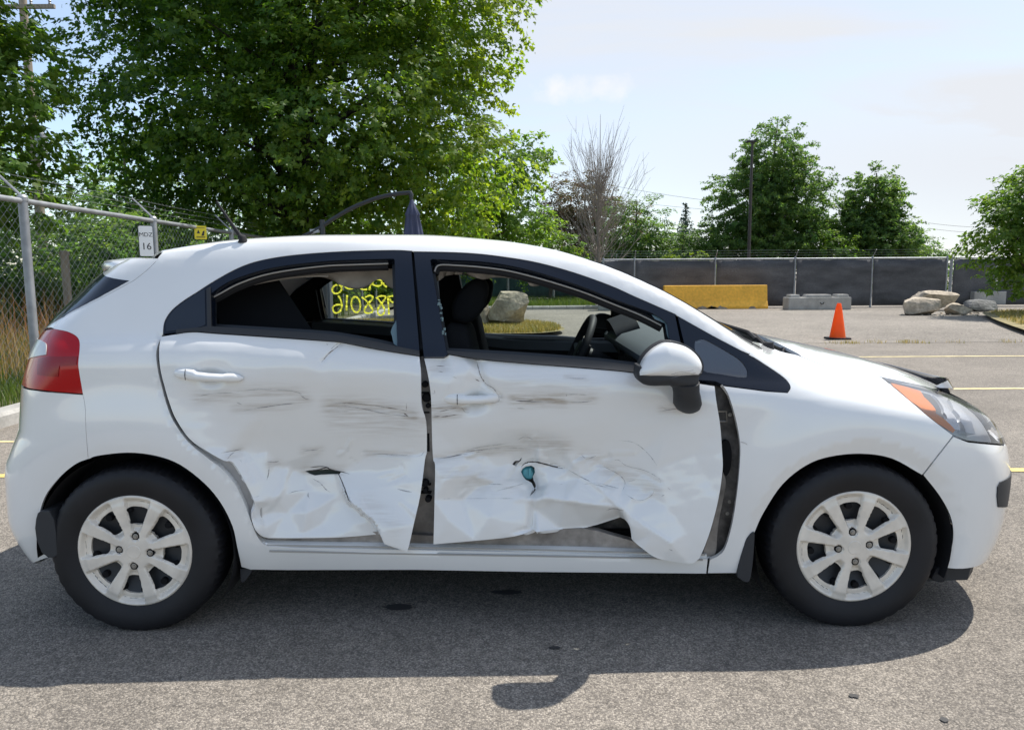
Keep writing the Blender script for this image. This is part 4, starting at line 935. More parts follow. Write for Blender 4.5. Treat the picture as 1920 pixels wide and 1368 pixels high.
b.tube([p+np.array(q) for q in ((-.02,0,.018),(.012,0,.018),(.014,0,-.018),(-.02,0,-.018))], .004, 6); b.build('door_check', M_steel, HP, smooth=True)
b = MB(); p = ony(np.array([(1372,898)]), .046)[0]; b.box(p, (.022, .02, .024)); b.build('hinge_plate', M_steel, HP)
panel('harness_boot', cr([(1351,830),(1366,826),(1372,850),(1369,880),(1360,892),(1353,870),(1351,830)],4)[:-1], PxMap(.030), M_dark, CAR, 6, skirt=.03)
ES = panel('door_inner_edge', join(cr([(1356,885),(1361,905),(1355,940),(1349,970),(1345,1000),(1343,1030),(1338,1046)],4), [(1314,1047)], cr([(1323,1022),(1335,987),(1346,940),(1355,890)],3)), PxMap(.028), M_jamb, CAR, 6, skirt=.02)
# door sill ledge
for nm, a, c, D, m in (('sill_ledge', [(478,990),(495,1003),(560,1002),(700,996),(812,1004),(960,998),(1090,990),(1184,1013),(1320,1038)], [(486,1013),(505,1019),(560,1021),(700,1023),(812,1025),(960,1028),(1100,1031),(1190,1033),(1325,1040)], .045, M_jamb),
                      ('sill_seal', [(486,1012),(505,1018.5),(560,1020.5),(700,1022.5),(900,1026),(1100,1030),(1325,1039)], [(488,1017),(506,1025),(560,1028),(700,1030),(900,1034),(1100,1039),(1326,1048)], .020, M_white)):
    panel(nm, join(cr(a, 3), list(reversed(cr(c, 3)))), PxMap(D), m, CAR, 8, skirt=.03, bstep=6)
M_groove = mat('grey_sill_groove', (.40, .385, .36), .6)  # grey strips laid just proud of the sill to draw its grooves
strip('sill_groove', [(505,1032),(700,1036),(1000,1041),(1200,1044.5),(1318,1048.5)], [(505,1034.5),(700,1038.5),(1000,1043.5),(1200,1047),(1318,1051)], -.0015, M_groove, CAR, sk=.004)
strip('sill_groove', [(500,1021),(700,1024),(1000,1029),(1322,1038)], [(500,1024),(700,1027),(1000,1032),(1322,1041)], .016, M_groove, CAR, sk=.004)
# sensor glimpsed in the torn front door; dark sheet behind the rear hole
b = MB(); p = ony(np.array([(990,886)]), .135)[0]; b.lathe([(0, -.012), (.018, -.010), (.026, .0), (.026, .03)], p, 20, ax='y'); b.box(p+np.array([.006, -.016, .008]), (.008, .01, .03), rz=.2)
b.build('impact_sensor', M_teal, fdoor, smooth=True)
panel('hole_backing', [(560,868),(660,866),(668,905),(560,905)], PxMap(.115), mat('dark_green_backing', (.02, .03, .025), .8), rdoor, 12, skirt=0)  # dark sheet backing the torn hole, in place of its cavity
# ------------------------------------------------------------------ wheels
def make_wheel(rot):
    wr = empty('wheel')
    prof = [(.190, .016), (.205, .010), (.222, .003), (.245, -.003), (.268, -.004), (.286, .001), (.298, .010), (.3055, .022), (.3085, .036), (.3095, .060), (.3095, .118), (.3085, .142), (.3040, .158), (.290, .172), (.262, .180), (.225, .176), (.195, .165)]
    n = 160; V = []; k = len(prof)
    for j in range(n):
        a = 2*math.pi*j/n
        for i, (r, h) in enumerate(prof):
            if i in (7, 8) and j % 2 == 0: r -= .0045
            if i in (6,) and j % 4 == 0: r -= .0025; h += .001
            if i in (9, 10) and j % 4 < 1: r -= .004
            z = r*math.sin(a)
            if z < -.2995: h -= .0; z = -.2995
            V.append((r*math.cos(a), h, z))
    F = [(j*k+i, j*k+i+1, ((j+1) % n)*k+i+1, ((j+1) % n)*k+i) for j in range(n) for i in range(k-1)]
    b = MB(); b.add(V, F); t = b.build('tyre', M_tyre, wr, smooth=True, angle=R(28))
    b = MB()
    for rr in (.2365, .262): b.tube([(rr*math.cos(2*math.pi*q/90), -.0022 if rr > .25 else .0012, rr*math.sin(2*math.pi*q/90)) for q in range(90)], .0016, 5, closed=True)
    b.build('sidewall_ring', M_tyre, t, smooth=True)
    # steel rim behind the cover
    b = MB(); b.lathe([(.020, .045), (.09, .050), (.13, .040), (.165, .030), (.185, .020), (.200, .018), (.203, .03), (.19, .16)], (0, 0, 0), 48, ax='y')
    rim = b.build('steel_rim', M_wheelst, wr, smooth=True)
    for q in range(12):
        a = 2*math.pi*q/12+.13; b = MB(); b.lathe([(0, .020), (.0115, .020), (.0130, .026), (.0130, .05)], (.149*math.cos(a), .0, .149*math.sin(a)), 12, ax='y'); b.build('rim_hole', M_dark, rim)
    # cover: disc with eight openings between tapering spokes
    RO = .2085
    outer = [(RO*math.cos(2*math.pi*q/72), RO*math.sin(2*math.pi*q/72)) for q in range(72)]
    holes = []
    spk = [R(30+45*q)+rot for q in range(8)]      # spoke directions
    for q in range(8):
        a0, a1 = spk[q], spk[(q+1) % 8]
        if a1 < a0: a1 += 2*math.pi
        narrow = (q % 2 == 1)                     # inside a lug pair
        r0, r1 = (.098, .158) if narrow else (.088, .161)
        def edge(a, sgn, r):  # point on the side of a spoke at radius r
            hw = .0130+.0100*(r-.06)/.1
            da = math.asin(min(.9, hw/r)); return a+sgn*da
        pts = []
        for r in np.linspace(r0, r1, 5): th = edge(a0, 1, r); pts.append((r*math.cos(th), r*math.sin(th)))
        t0, t1 = edge(a0, 1, r1), edge(a1, -1, r1)
        for f in (.25, .5, .75): th = t0+(t1-t0)*f; pts.append(((r1+.006)*math.cos(th), (r1+.006)*math.sin(th)))
        for r in np.linspace(r1, r0, 5): th = edge(a1, -1, r); pts.append((r*math.cos(th), r*math.sin(th)))
        t0, t1 = edge(a1, -1, r0), edge(a0, 1, r0)
        if t0-t1 > .05:
            th = (t0+t1)/2; pts.append(((r0-.006)*math.cos(th), (r0-.006)*math.sin(th)))
        holes.append(shrink(cr(pts+[pts[0]], 2)[:-1], .0022))
    lugs = [R(97.5+90*q)+rot for q in range(4)]
    def hub(uv):
        r = np.hypot(uv[:, 0], uv[:, 1]); th = np.arctan2(uv[:, 1], uv[:, 0])
        y = pw(r, [0, .03, .07, .11, .17, .185, .200, .2085], [.000, .001, .004, .004, .001, .004, .006, .016])
        ds = np.full(len(uv), 9.0)
        for a in spk:
            dth = np.abs((th-a+math.pi) % (2*math.pi)-math.pi); ds = np.minimum(ds, r*np.sin(np.minimum(dth, 1.5)))
        hw = .0130+.0100*(r-.06)/.1
        y = y+.020*sstep(0, .010, ds-hw+.003)*sstep(.06, .085, r)*(1-sstep(.178, .200, r))
        for a in lugs:
            dl = np.hypot(uv[:, 0]-.055*math.cos(a), uv[:, 1]-.055*math.sin(a)); y = y+.010*(1-sstep(.013, .0165, dl))
        return y
    def mp(uv):
        e = 4e-4; y = hub(uv); P = np.stack([uv[:, 0], y, uv[:, 1]], 1)
        gx = (hub(uv+[e, 0])-hub(uv-[e, 0]))/(2*e); gz = (hub(uv+[0, e])-hub(uv-[0, e]))/(2*e)
        N = np.stack([gx, -np.ones(len(uv)), gz], 1); return P, N/np.linalg.norm(N, axis=1, keepdims=True)
    cv = panel('wheel_cover', outer, mp, M_wheelp, wr, .0052, holes=holes, skirt=.014, bstep=.006)
    for a in lugs:
        b = MB(); b.lathe([(.0, .006), (.0055, .006), (.006, .009), (.0095, .0095), (.010, .013)], (.055*math.cos(a), -.002, .055*math.sin(a)), 14, ax='y'); b.lathe([(.009, .0088), (.0138, .0090), (.0150, .014)], (.055*math.cos(a), 0, .055*math.sin(a)), 20, 1, ax='y')
        b.build('lug_nut', [M_steel, M_dark], cv, smooth=True)
    b = MB(); b.lathe([(0, -.001), (.024, -.0005), (.027, .002)], (0, 0, 0), 30, ax='y'); b.build('centre_cap', M_wheelp, cv, smooth=True)
    return wr
wf = make_wheel(R(0)); wf.parent = CAR; wf.location = (1.285, .0, .2995)
wb = make_wheel(R(-14)); wb.parent = CAR; wb.location = (-1.285, .0, .2995)
for s in (wf, wb):
    c = copy_tree(s, CAR); c.location = (s.location[0], 2*YC, s.location[2]); c.rotation_euler = (0, 0, math.pi)
# wheel housings, underbody, mud flaps
for cx in (-1.285, 1.285):
    for mir in (0, 1):
        V = []; n = 40; prof = [(.352, .012), (.352, .20), (.352, .42), (.05, .44)]
        for j in range(n+1):
            a = (R(-32)+R(216)*j/n) if cx < 0 else (R(-20)+R(232)*j/n)
            for r, h in prof: V.append((cx+r*math.cos(a), (2*YC-h) if mir else h, .30+r*math.sin(a)*(1.0)))
        F = [(j*4+i, j*4+i+1, (j+1)*4+i+1, (j+1)*4+i) for j in range(n) for i in range(3)]
        b = MB(); b.add(V, F); b.build('wheel_housing', M_rubber, CAR, smooth=True)
b = MB(); b.box((0, YC, .225), (3.45, 1.0, .09)); b.box((0, YC, .20), (1.72, 1.44, .05)); b.box((-1.60, YC, .27), (.30, 1.2, .1)); b.tube([(-1.8, 1.1, .2), (-.9, 1.0, .17), (.6, .95, .17)], .03, 8)
b.build('underbody', M_dark, CAR)
def plate(name, pts, y, th, m, par, sm=True):
    P = ony(np.array(cr(pts+[pts[0]], 4)[:-1] if sm else pts, float), y); b = MB(); n = len(P)
    V = [(p[0], p[1], p[2]) for p in P]+[(p[0], p[1]+th, p[2]) for p in P]
    b.add(V, [tuple(range(n)), tuple(reversed(range(n, 2*n)))]+[(i, i+n, (i+1) % n+n, (i+1) % n) for i in range(n)])
    return b.build(name, m, par, bevel=.004)
plate('mud_flap', [(1407,1001),(1412,998),(1415,1002),(1412,1050),(1407,1084),(1400,1091),(1388,1085),(1383,1074),(1397,1017)], -.012, .12, M_plast, CAR)
plate('mud_flap', [(67,972),(70,962),(76,957),(92,957),(101,975),(105,1000),(107,1040),(101,1046),(90,1045),(78,1036),(68,1012),(65,990)], -.004, .13, M_plast, CAR, False)
plate('mud_flap', [(450,1066),(472,1067),(462,1085),(452,1091)], .06, .1, M_plast, CAR)
plate('mud_flap', [(1757,1064),(1775,1066),(1771,1090),(1748,1086)], .05, .1, M_rubber, CAR)
# ------------------------------------------------------------------ door handles
def handle(name, px, par, D, tilt=0.0, damaged=False):
    """px: list (u, vtop, vbot, out_mm) along the grip"""
    b = MB(); V = []; k = 10
    for (u, a, c, out) in px:
        for j in range(k):
            t = math.pi*j/(k-1); v = (a+c)/2-(c-a)/2*math.cos(t)
            q = PxMap(D)(np.array([(u, v)]))[0][0]
            V.append((q[0], q[1]-out/1000*(math.sin(t)**.5), q[2]))
    n = len(px); F = [(i*k+j, i*k+j+1, (i+1)*k+j+1, (i+1)*k+j) for i in range(n-1) for j in range(k-1)]
    b.add(V, F); return b.build(name, M_white, par, smooth=True)
def base3(v0, dv): return [(0, v0, v0+dv)]
h1 = [(326,699,701,0),(329,694,705,9),(338,691,708.5,15),(352,690.5,711,20),(366,692,713,24),(372,696,713.5,26),(395,698.5,714,30),(420,700,715,28),(428,698.5,715.8,24),(440,699,716,18),(450,703,714.5,12),(456,707,711,0)]
o = handle('door_handle', h1, rdoor, .0); 
b = MB(); a0, a1 = [PxMap(0)(np.array([(351.3, v)]))[0][0] for v in (691, 711)]
b.tube([a0+np.array([0, -.016, 0]), (a0+a1)/2+np.array([0, -.0215, 0]), a1+np.array([0, -.016, 0])], .0012, 5); b.build('key_cover_gap', M_rubber, o)
h2 = [(830.5,745,747,0),(834,740,753,9),(845,737,756,15),(857,737,757,20),(866,739,757,24),(875,740.5,756.5,28),(895,740.5,755.5,30),(912,740,754.5,26),(920,737.5,754.5,22),(930,738,753.5,15),(936,741,750,8),(938.5,745,747,0)]
dc = float(FD(np.array([(880, 748)]))[0])
o = handle('door_handle', h2, fdoor, dc-.012)
b = MB(); a0, a1 = [PxMap(dc-.012)(np.array([(858, v)]))[0][0] for v in (738, 757)]
b.tube([a0+np.array([0, -.016, 0]), (a0+a1)/2+np.array([0, -.0215, 0]), a1+np.array([0, -.016, 0])], .0014, 5); b.build('key_cover_gap', M_rubber, o)
# ------------------------------------------------------------------ scrapes: rubbed paint and grime films, plus shade lines painted along lips and tears
def film(name, col, lo, hi, sc=30, st=(.5, 1, 5)):
    m = mat(name, col, .6); t = m.node_tree; b_ = t.nodes['Principled BSDF']; tc_ = t.nodes.new('ShaderNodeTexCoord'); mp_ = t.nodes.new('ShaderNodeMapping'); mp_.inputs['Scale'].default_value = st; t.links.new(tc_.outputs['Object'], mp_.inputs[0])
    n = t.nodes.new('ShaderNodeTexNoise'); n.inputs['Scale'].default_value = sc; n.inputs['Detail'].default_value = 5; t.links.new(mp_.outputs[0], n.inputs['Vector'])
    r = t.nodes.new('ShaderNodeMapRange'); r.inputs[1].default_value = .36; r.inputs[2].default_value = .66; r.inputs[3].default_value = lo; r.inputs[4].default_value = hi; t.links.new(n.outputs['Fac'], r.inputs[0]); t.links.new(r.outputs[0], b_.inputs['Alpha']); return m
M_scr = film('scrape_grime', (.17, .13, .10), .15, .85)
M_scrg = film('scrape_grey', (.30, .30, .32), .05, .6)
M_haze = film('rubbed_film', (.44, .40, .35), .0, .55, 16)
M_scrd = mat('dark_tear_shade', (.045, .040, .038), .6)  # for dark lines along lips, folds and tears: shade put into the colour
def scrapes(strokes, Dm, m, par, name, seed=0):
    rg = np.random.RandomState(seed); b = MB()
    for s, wmax in strokes:
        p = np.array(resamp(cr(s, 4), 5, False)); n = len(p)
        if n < 3: p = np.array(resamp(s, 2, False)); n = len(p)
        t = np.gradient(p, axis=0); t /= np.maximum(np.linalg.norm(t, axis=1, keepdims=True), 1e-9); nr = np.stack([-t[:, 1], t[:, 0]], 1)
        f = np.linspace(0, 1, n); ww = wmax*.5*np.minimum(1, 4*np.minimum(f, 1-f)+.12)*(.7+.6*rg.rand(n))
        A = p+nr*ww[:, None]; B_ = p-nr*ww[:, None]
        dm = lambda uv: Dm(uv)-.0016
        PA, _ = PxMap(dm)(A); PB, _ = PxMap(dm)(B_)
        V = [tuple(x) for pr in zip(PA, PB) for x in pr]; b.add(V, [(2*i, 2*i+1, 2*i+3, 2*i+2) for i in range(n-1)])
    o = b.build(name, m, par, fix=False); tag(o, kind='stuff'); return o
rd_d = [([(640,643),(630,652),(617,662),(603,678.5)],2.0),([(636,642),(625,650),(621,655)],1.2),([(612,645),(615,646)],2),([(620,756.5),(660,756),(700,760),(735,765),(762,770)],1.4),([(757,774),(766,781)],2.2),([(762,755),(762,770)],1),([(735,777),(755,779),(767,781)],1.3)]
scrapes(rd_d, RD, M_scr, rdoor, 'scuff_marks', 1)
scrapes([([(372,742),(400,738),(436,736)],1.4),([(442,735),(480,730),(530,731),(560,736),(570,744)],1.6),([(456,770),(490,764),(530,758),(555,756)],1.8),([(443,754),(453,758)],2),([(640,760),(680,766),(720,775),(750,779)],1.6),([(630,771),(655,771)],1.4),
         ([(569,845),(590,843),(598,842)],1.6),([(683,849),(720,851),(755,853),(764,853)],2.0),([(780,855),(790,853),(795,846)],1.4),([(414,849),(430,846),(453,842)],1.8),([(425,862),(433,852),(440,847)],1.6),([(500,865),(515,866),(523,864)],2),([(505,874),(503,890),(500,900)],1.6),([(585,896),(600,905),(612,918),(620,922)],1.4),
         ([(540,925),(556,920),(575,918)],1),([(478,932),(487,929)],1.2),([(745,916),(760,920),(772,922)],2.2),([(577,926),(580,934)],1.2),([(403,884),(400,892)],1.6),([(560,738),(572,747),(580,748)],1.2)], RD, M_scrg, rdoor, 'scuff_marks', 2)
scrapes([([(573,884),(585,882),(600,879.5),(612,876),(618,879),(628,882),(640,884),(655,888)],2.2),([(632,885),(637,893),(643,907),(650,925),(653,936),(658,942)],1.6),([(645,918),(652,930)],1.6),([(582,876),(600,874),(612,875)],1.0),([(578,923),(577,932)],1.4)], RD, M_scrd, rdoor, 'torn_edge_shade', 3)
scrapes([([(814,764),(835,763),(850,762),(865,762)],1.8),([(818,773),(840,768),(862,763)],1.3),([(812,781),(825,780)],1.8),([(825,782),(845,779),(858,777)],1.8),([(865,763),(872,772),(880,773)],1.2),([(818,686),(834,686.5)],1.2),([(822,696),(831,697)],1.0),([(808,737),(815,737),(814,730)],1.0),([(846,705),(857,709)],1.4),([(893,674),(897,690),(902,706),(912,720),(925,728),(936,743)],1.6),([(936,746),(935,752),(928,755),(914,755)],1.4),
         ([(890,710),(900,715)],1.4),([(967,751),(985,752),(1000,750)],2.0),([(910,753),(925,750),(932,748)],1.2)], FD, M_scr, fdoor, 'scuff_marks', 4)
M_smear = film('faint_smear', (.30, .265, .225), .0, .75, 24, (.6, 1, 6))
scrapes([([(970,765),(985,766)],1.6),([(960,749),(975,752),(1010,753),(1050,753)],1.4),([(1060,740),(1075,739),(1100,740)],1.2),([(1062,743),(1062,739)],2),([(1060,753),(1090,754),(1112,751)],1.6),([(1062,708),(1080,709),(1100,709)],1.6),([(1238,771),(1255,768),(1270,766)],1.6),([(1240,763),(1250,767)],1.2),
         ([(811,860),(850,855),(880,846),(920,841),(960,839.5),(1005,841.5)],2.2),([(820,861),(870,851),(905,846)],1.2),([(870,845),(900,838),(930,834),(960,830)],1.4),([(970,825),(985,818),(1000,824)],1.2),([(1065,880),(1090,894),(1110,904)],1.8),([(1030,868),(1060,877)],1.6),([(1095,907),(1120,905),(1140,910),(1160,915)],1.6),([(1105,905),(1140,914)],1.6),([(1131,874),(1150,883),(1165,893),(1172,905),(1167,920)],1.4),
         ([(1172,925),(1190,936),(1205,937),(1222,928),(1228,915)],1.2),([(1150,863),(1160,862),(1175,873),(1210,882),(1236,897),(1238,906)],1.0),([(1160,825),(1190,830),(1215,850),(1232,872)],1.2),([(1175,903),(1192,899)],1.2),([(1250,912),(1257,918)],1.8),([(1090,852),(1100,860),(1118,854)],2.2),([(1240,930),(1246,927)],1.6),
         ([(915,905),(925,904)],1.2),([(930,920),(950,915),(965,912)],1),([(830,935),(845,934)],1),([(1048,908),(1056,907)],1.2),([(900,909),(920,907),(945,908)],1),([(860,934),(900,934),(965,934)],1),([(955,913),(975,908),(982,906)],1),([(1250,1015),(1256,1017)],1.6),([(1254,1029),(1262,1032)],1.6),([(1170,957),(1150,953),(1135,957)],1.2)], FD, M_scrg, fdoor, 'scuff_marks', 6)
scrapes([([(961,870),(967,865),(974,864),(978,858)],2.2),([(977,875),(985,868),(1000,865),(1015,868),(1035,873),(1056,878)],2.4),([(999,898),(1003,908),(1003,917),(996,927)],2.2),([(1000,917),(994,929)],1.4)], FD, M_scrd, fdoor, 'torn_edge_shade', 7)
M_zero = lambda uv: np.zeros(len(uv))
scrapes([([(1388,828),(1396,830),(1402,834)],1.2)], M_zero, M_liner, fend, 'scratch', 8)
# ------------------------------------------------------------------ side mirrors
def mirror_unit():
    root = empty('side_mirror')
    def lo(px, y): return ony(np.array([px]), y)[0]
    cap_o = cr([(1197.4,703),(1198.6,692),(1208.6,671),(1223.5,654.8),(1242,644),(1253,642.4),(1267,644),(1285.7,649.8),(1301.8,661),(1311.8,673.4),(1316,684.6),(1315,694.6),(1310.5,702)],3)
    base_o = cr([(1310.5,702),(1279.4,706.3),(1248,707.5),(1217,705.8),(1197.4,703)],6)
    outline = join(cap_o, base_o); cpx = np.array([1256, 686.0])
    def shell(outline, y_edge, bulge, name, m, back=.06, rings=9):
        o = np.array(resamp(outline, 4)); n = len(o); V = []; F = []
        E0 = ony(o, y_edge); c = ony(cpx[None], y_edge)[0]
        V += [tuple(e+np.array([0, back, 0])) for e in E0]
        for k in range(rings):
            s = math.cos(k/(rings-1)*math.pi/2*.98); h = math.sin(k/(rings-1)*math.pi/2)
            V += [tuple(c+(e-c)*s+np.array([0, -bulge*h, 0])) for e in E0]
        for k in range(rings): F += [(k*n+i, k*n+(i+1) % n, (k+1)*n+(i+1) % n, (k+1)*n+i) for i in range(n)]
        F.append(tuple(range(rings*n, (rings+1)*n)))
        b = MB(); b.add(V, F); return b.build(name, m, root, smooth=True, angle=R(50))
    shell(outline, -.108, .048, 'mirror_cap', M_white, .055)
    h_o = cr([(1194.5,692),(1193.7,704.5),(1198.6,714.5),(1208.6,720.7),(1223.5,723),(1254.6,722.5),(1262,726),(1290,728),(1308,722),(1310.5,706),(1312,696),(1255,690),(1200,684),(1194.5,692)],4)[:-1]
    cpx = np.array([1252, 706.0]); shell(h_o, -.102, .040, 'mirror_housing', M_plast, .065)
    # rear-facing dark shell rim just outside the cap
    rim_o = shrink(outline, -3.5); cpx = np.array([1254, 684.0]); shell(rim_o, -.085, .012, 'mirror_rim', M_plast, .05, 4)
    # arm
    b = MB(); pts = [((1285,716),-.10,25),((1287,735),-.085,23.5),((1288,742),-.075,24.5),((1289,755),-.045,26),((1290,764),-.015,22),((1290,768),.03,15)]
    V = []; k = 16
    for (p, y, r) in pts:
        c = lo(p, y)
        for j in range(k):
            a = 2*math.pi*j/k; V.append((c[0]+r/525*math.cos(a), c[1]+.75*r/525*math.sin(a), c[2]+.012*math.sin(a)))
    F = [(i*k+j, i*k+(j+1) % k, (i+1)*k+(j+1) % k, (i+1)*k+j) for i in range(len(pts)-1) for j in range(k)]+[tuple(range(k)), tuple(reversed(range((len(pts)-1)*k, len(pts)*k)))]
    b.add(V, F); b.build('mirror_arm', M_plast, root, smooth=True)
    return root
mu = mirror_unit(); mu.parent = CAR
tag(mu, 'white capped mirror with scuffed lower edge')
mu2 = empty('side_mirror'); mu2.parent = CAR
for c in list(mu.children): mirrored(c, mu2)
P_ = ony(np.array(cr([(1258,700),(1275,696),(1295,694),(1311,690)],5)), -.108-.045)
b = MB(); 
for k in range(3):
    q = P_+np.array([0, .012*(np.linspace(0, 1, len(P_))[:, None]**2)[0, 0], 0])
    V = []
    for i, p in enumerate(P_):
        f = i/(len(P_)-1); yy = -.108-.048*math.sqrt(max(0, 1-((f*53+2)/60)**2))*1.0-.004
        V += [(p[0], yy, p[2]-.006*k-.001), (p[0], yy, p[2]-.006*k-.003)]
    b.add(V, [(2*i, 2*i+1, 2*i+3, 2*i+2) for i in range(len(P_)-1)])
b.build('scuff_marks', M_scrg, mu, fix=False)
# ------------------------------------------------------------------ cabin: trims around the openings
def trim_outline(DVT): return join(cr([(296,640),(300,600),(330,560),(385,525),(440,495),(500,475),(600,462),(740,457),(860,460),(960,472),(1060,494),(1160,530),(1270,580),(1360,630),(1420,672)],4), [(1430,700),(1340,712),(1200,694+DVT*.7),(836,660+DVT),(770,654+DVT),(610,628+DVT),(395,614+DVT),(330,624+DVT*.5)])
TRIM_O = trim_outline(0); WR_i = shrink(WR, 5); WF_i = shrink(WF, 5); QW_i = shrink(QW, 1)
TRW = shrink(join(cr([(520,600),(523,575),(560,545),(620,520),(680,512),(725,508)],4), [(735,512),(738,643),(610,623),(530,617)]), 0)
trim_f = panel('pillar_trim', trim_outline(DVF), PxMap(.05), M_trim, CAR, 18, holes=[shrink(WR2, 3), shrink(WF2, 3), QW_i], skirt=.035, bstep=10, mirror=True)
trim_n = panel('pillar_trim', TRIM_O, PxMap(.055), M_trim, CAR, 18, holes=[WR_i, WF_i, QW_i], skirt=.035, bstep=10)
# weatherstrips: dark ring plus the pale fabric edge above each near opening
def seal(path, D, r, m, name, par):
    P = PxMap(D)(np.array(path))[0]; b = MB(); b.tube([tuple(p) for p in P], r, 7); return b.build(name, m, par, smooth=True)
s1 = cr([(396,557),(415,547),(445,531),(490,515),(540,505),(610,496.5),(666,494),(728,492)],4)
seal([(a, c+2) for a, c in s1], .036, .0030, M_liner, 'weatherstrip', rdoor)
seal([(a, c+7) for a, c in s1], .065, .016, M_rubber, 'weatherstrip', rdoor)
seal([(a, c-2) for a, c in s1], .05, .007, M_rubber, 'weatherstrip', rdoor)
s2 = cr([(815,507),(818,499),(826,494.5),(850,495),(900,498.5),(950,505),(1000,517),(1050,531.5),(1100,548),(1150,568),(1200,588),(1240,608)],4)
seal([(a, c+2) for a, c in s2], .036, .0030, M_liner, 'weatherstrip', fdoor)
seal([(a, c+7) for a, c in s2], .065, .016, M_rubber, 'weatherstrip', fdoor)
seal([(a, c-2) for a, c in s2], .05, .007, M_rubber, 'weatherstrip', fdoor)
s3 = cr([(440,545),(475,533),(520,524),(560,519),(600,517),(615,518)],4)
seal(s3, .12, .004, M_liner, 'headliner_edge', CAR)
# headliner
hlr = panel('headliner', join([(x, .36) for x in np.linspace(-1.15, .30, 12)], [(x, 2*YC-.36) for x in np.linspace(.30, -1.15, 12)]), TOPM(.045), M_liner, CAR, .12, skirt=0)
# deployed curtain airbag hanging in rags from the roof rail
def rag(name, top_, bot_, D0, D1, seed, par):
    rg = np.random.RandomState(seed); n = 40; m = 9
    T = np.array(resamp(cr(top_, 6), .1, False)); B_ = np.array(resamp(cr(bot_, 6), .1, False))
    ti = T[np.linspace(0, len(T)-1, n).astype(int)]; bi = B_[np.linspace(0, len(B_)-1, n).astype(int)]
    V = []
    ph = rg.rand(4)*6
    for j in range(m):
        f = j/(m-1); p = ti*(1-f)+bi*f
        d = ray(p); d = d/d[:, 1:2]; s = np.linspace(0, 1, n)
        dep = D0+(D1-D0)*f+f*(.014*np.sin(s*19+ph[0])+.008*np.sin(s*37+ph[1]+f*2))
        P = EYE+d*(CAMD+dep)[:, None]; V += [tuple(q) for q in P]
    F = [(j*n+i, j*n+i+1, (j+1)*n+i+1, (j+1)*n+i) for j in range(m-1) for i in range(n-1)]
    o = raw(name, V, F, M_bag, par, smooth=True); md = o.modifiers.new('thick', 'SOLIDIFY'); md.thickness = .003
    return o
ab1 = rag('airbag_curtain', [(520,516),(600,513),(650,508),(700,504),(745,503)], [(540,517),(598,518),(625,525),(643,536),(668,541),(688,537),(705,525),(716,524),(730,538),(746,543)], .32, .36, 1, CAR)
rag('airbag_curtain', [(818,512),(835,506),(868,505)], [(820,528),(838,516),(866,513.5)], .30, .33, 2, CAR)
rag('airbag_curtain', [(868,506),(900,508),(940,512),(985,520),(1030,530)], [(880,515),(898,522),(907,523),(935,519),(985,526),(993,534),(1003,536),(1024,531)], .30, .33, 3, CAR)
rag('airbag_curtain', [(1025,530),(1100,549),(1165,574)], [(1030,534),(1095,556),(1160,581)], .26, .28, 4, CAR)
# shattered remnants still in the frames
def shard(name, poly, D, par): 
    o = panel(name, poly, PxMap(D), M_shard, par, 6, skirt=.003); return o
shard('glass_remnant', [(743,600),(745.5,649),(738,644),(735,630),(732.5,622),(736,612)], .012, rdoor)
shard('glass_remnant', [(1222,590),(1232,592),(1246,600),(1252,612),(1256,640),(1251,628),(1247,606),(1238,602),(1228,598)], .012, fdoor)
b = MB(); rgs = np.random.RandomState(5)
for _ in range(16):
    u = 818+rgs.rand()*16; v = 560+rgs.rand()*70; p = PxMap(.0)(np.array([(820+(v-560)*.16+rgs.rand()*5, v)]))[0][0]
    b.box(p, (.004+.004*rgs.rand(), .004, .003+.006*rgs.rand()), rz=rgs.rand())
b.build('glass_crumbs', M_shard, fdoor)
# ------------------------------------------------------------------ seats
def seat(y, name='front_seat'):
    s = empty(name); s.parent = CAR
    # side profile in x,z extruded over the width with rounded edges
    def pad(nm, prof, w, par, r=.035):
        c = np.array(cr(prof+[prof[0]], 5)[:-1]); cc = c.mean(0); V = []; st = [(-w/2, .72), (-w/2+.012, .90), (-w/2+r, 1.0), (0, 1.02), (w/2-r, 1.0), (w/2-.012, .90), (w/2, .72)]
        n = len(c)
        for yy, sc in st: V += [(cc[0]+(p[0]-cc[0])*sc, y+yy, cc[1]+(p[1]-cc[1])*sc) for p in c]
        F = [(i*n+j, i*n+(j+1) % n, (i+1)*n+(j+1) % n, (i+1)*n+j) for i in range(len(st)-1) for j in range(n)]+[tuple(range(n)), tuple(reversed(range((len(st)-1)*n, len(st)*n)))]
        b = MB(); b.add(V, F); return b.build(nm, M_seat, par, smooth=True, angle=R(60))
    back = pad('seat_back', [(-.14,.50),(.0,.56),(-.03,.75),(-.075,.95),(-.10,1.055),(-.14,1.08),(-.19,1.06),(-.20,.85),(-.18,.60)], .50, s)
    pad('seat_cushion', [(-.05,.38),(.40,.40),(.47,.50),(.44,.56),(.25,.53),(.0,.52),(-.06,.48)], .50, s)
    pad('headrest', [(-.165,1.095),(-.11,1.08),(-.05,1.13),(-.028,1.20),(-.033,1.24),(-.070,1.258),(-.12,1.228),(-.165,1.16)], .26, s, .03)
    b = MB()
    for q in (-.07, .07): b.tube([(-.13, y+q, 1.03), (-.12, y+q, 1.12)], .007, 8)
    b.build('headrest_post', M_steel, s)
    return s
seat(.47); seat(1.22)
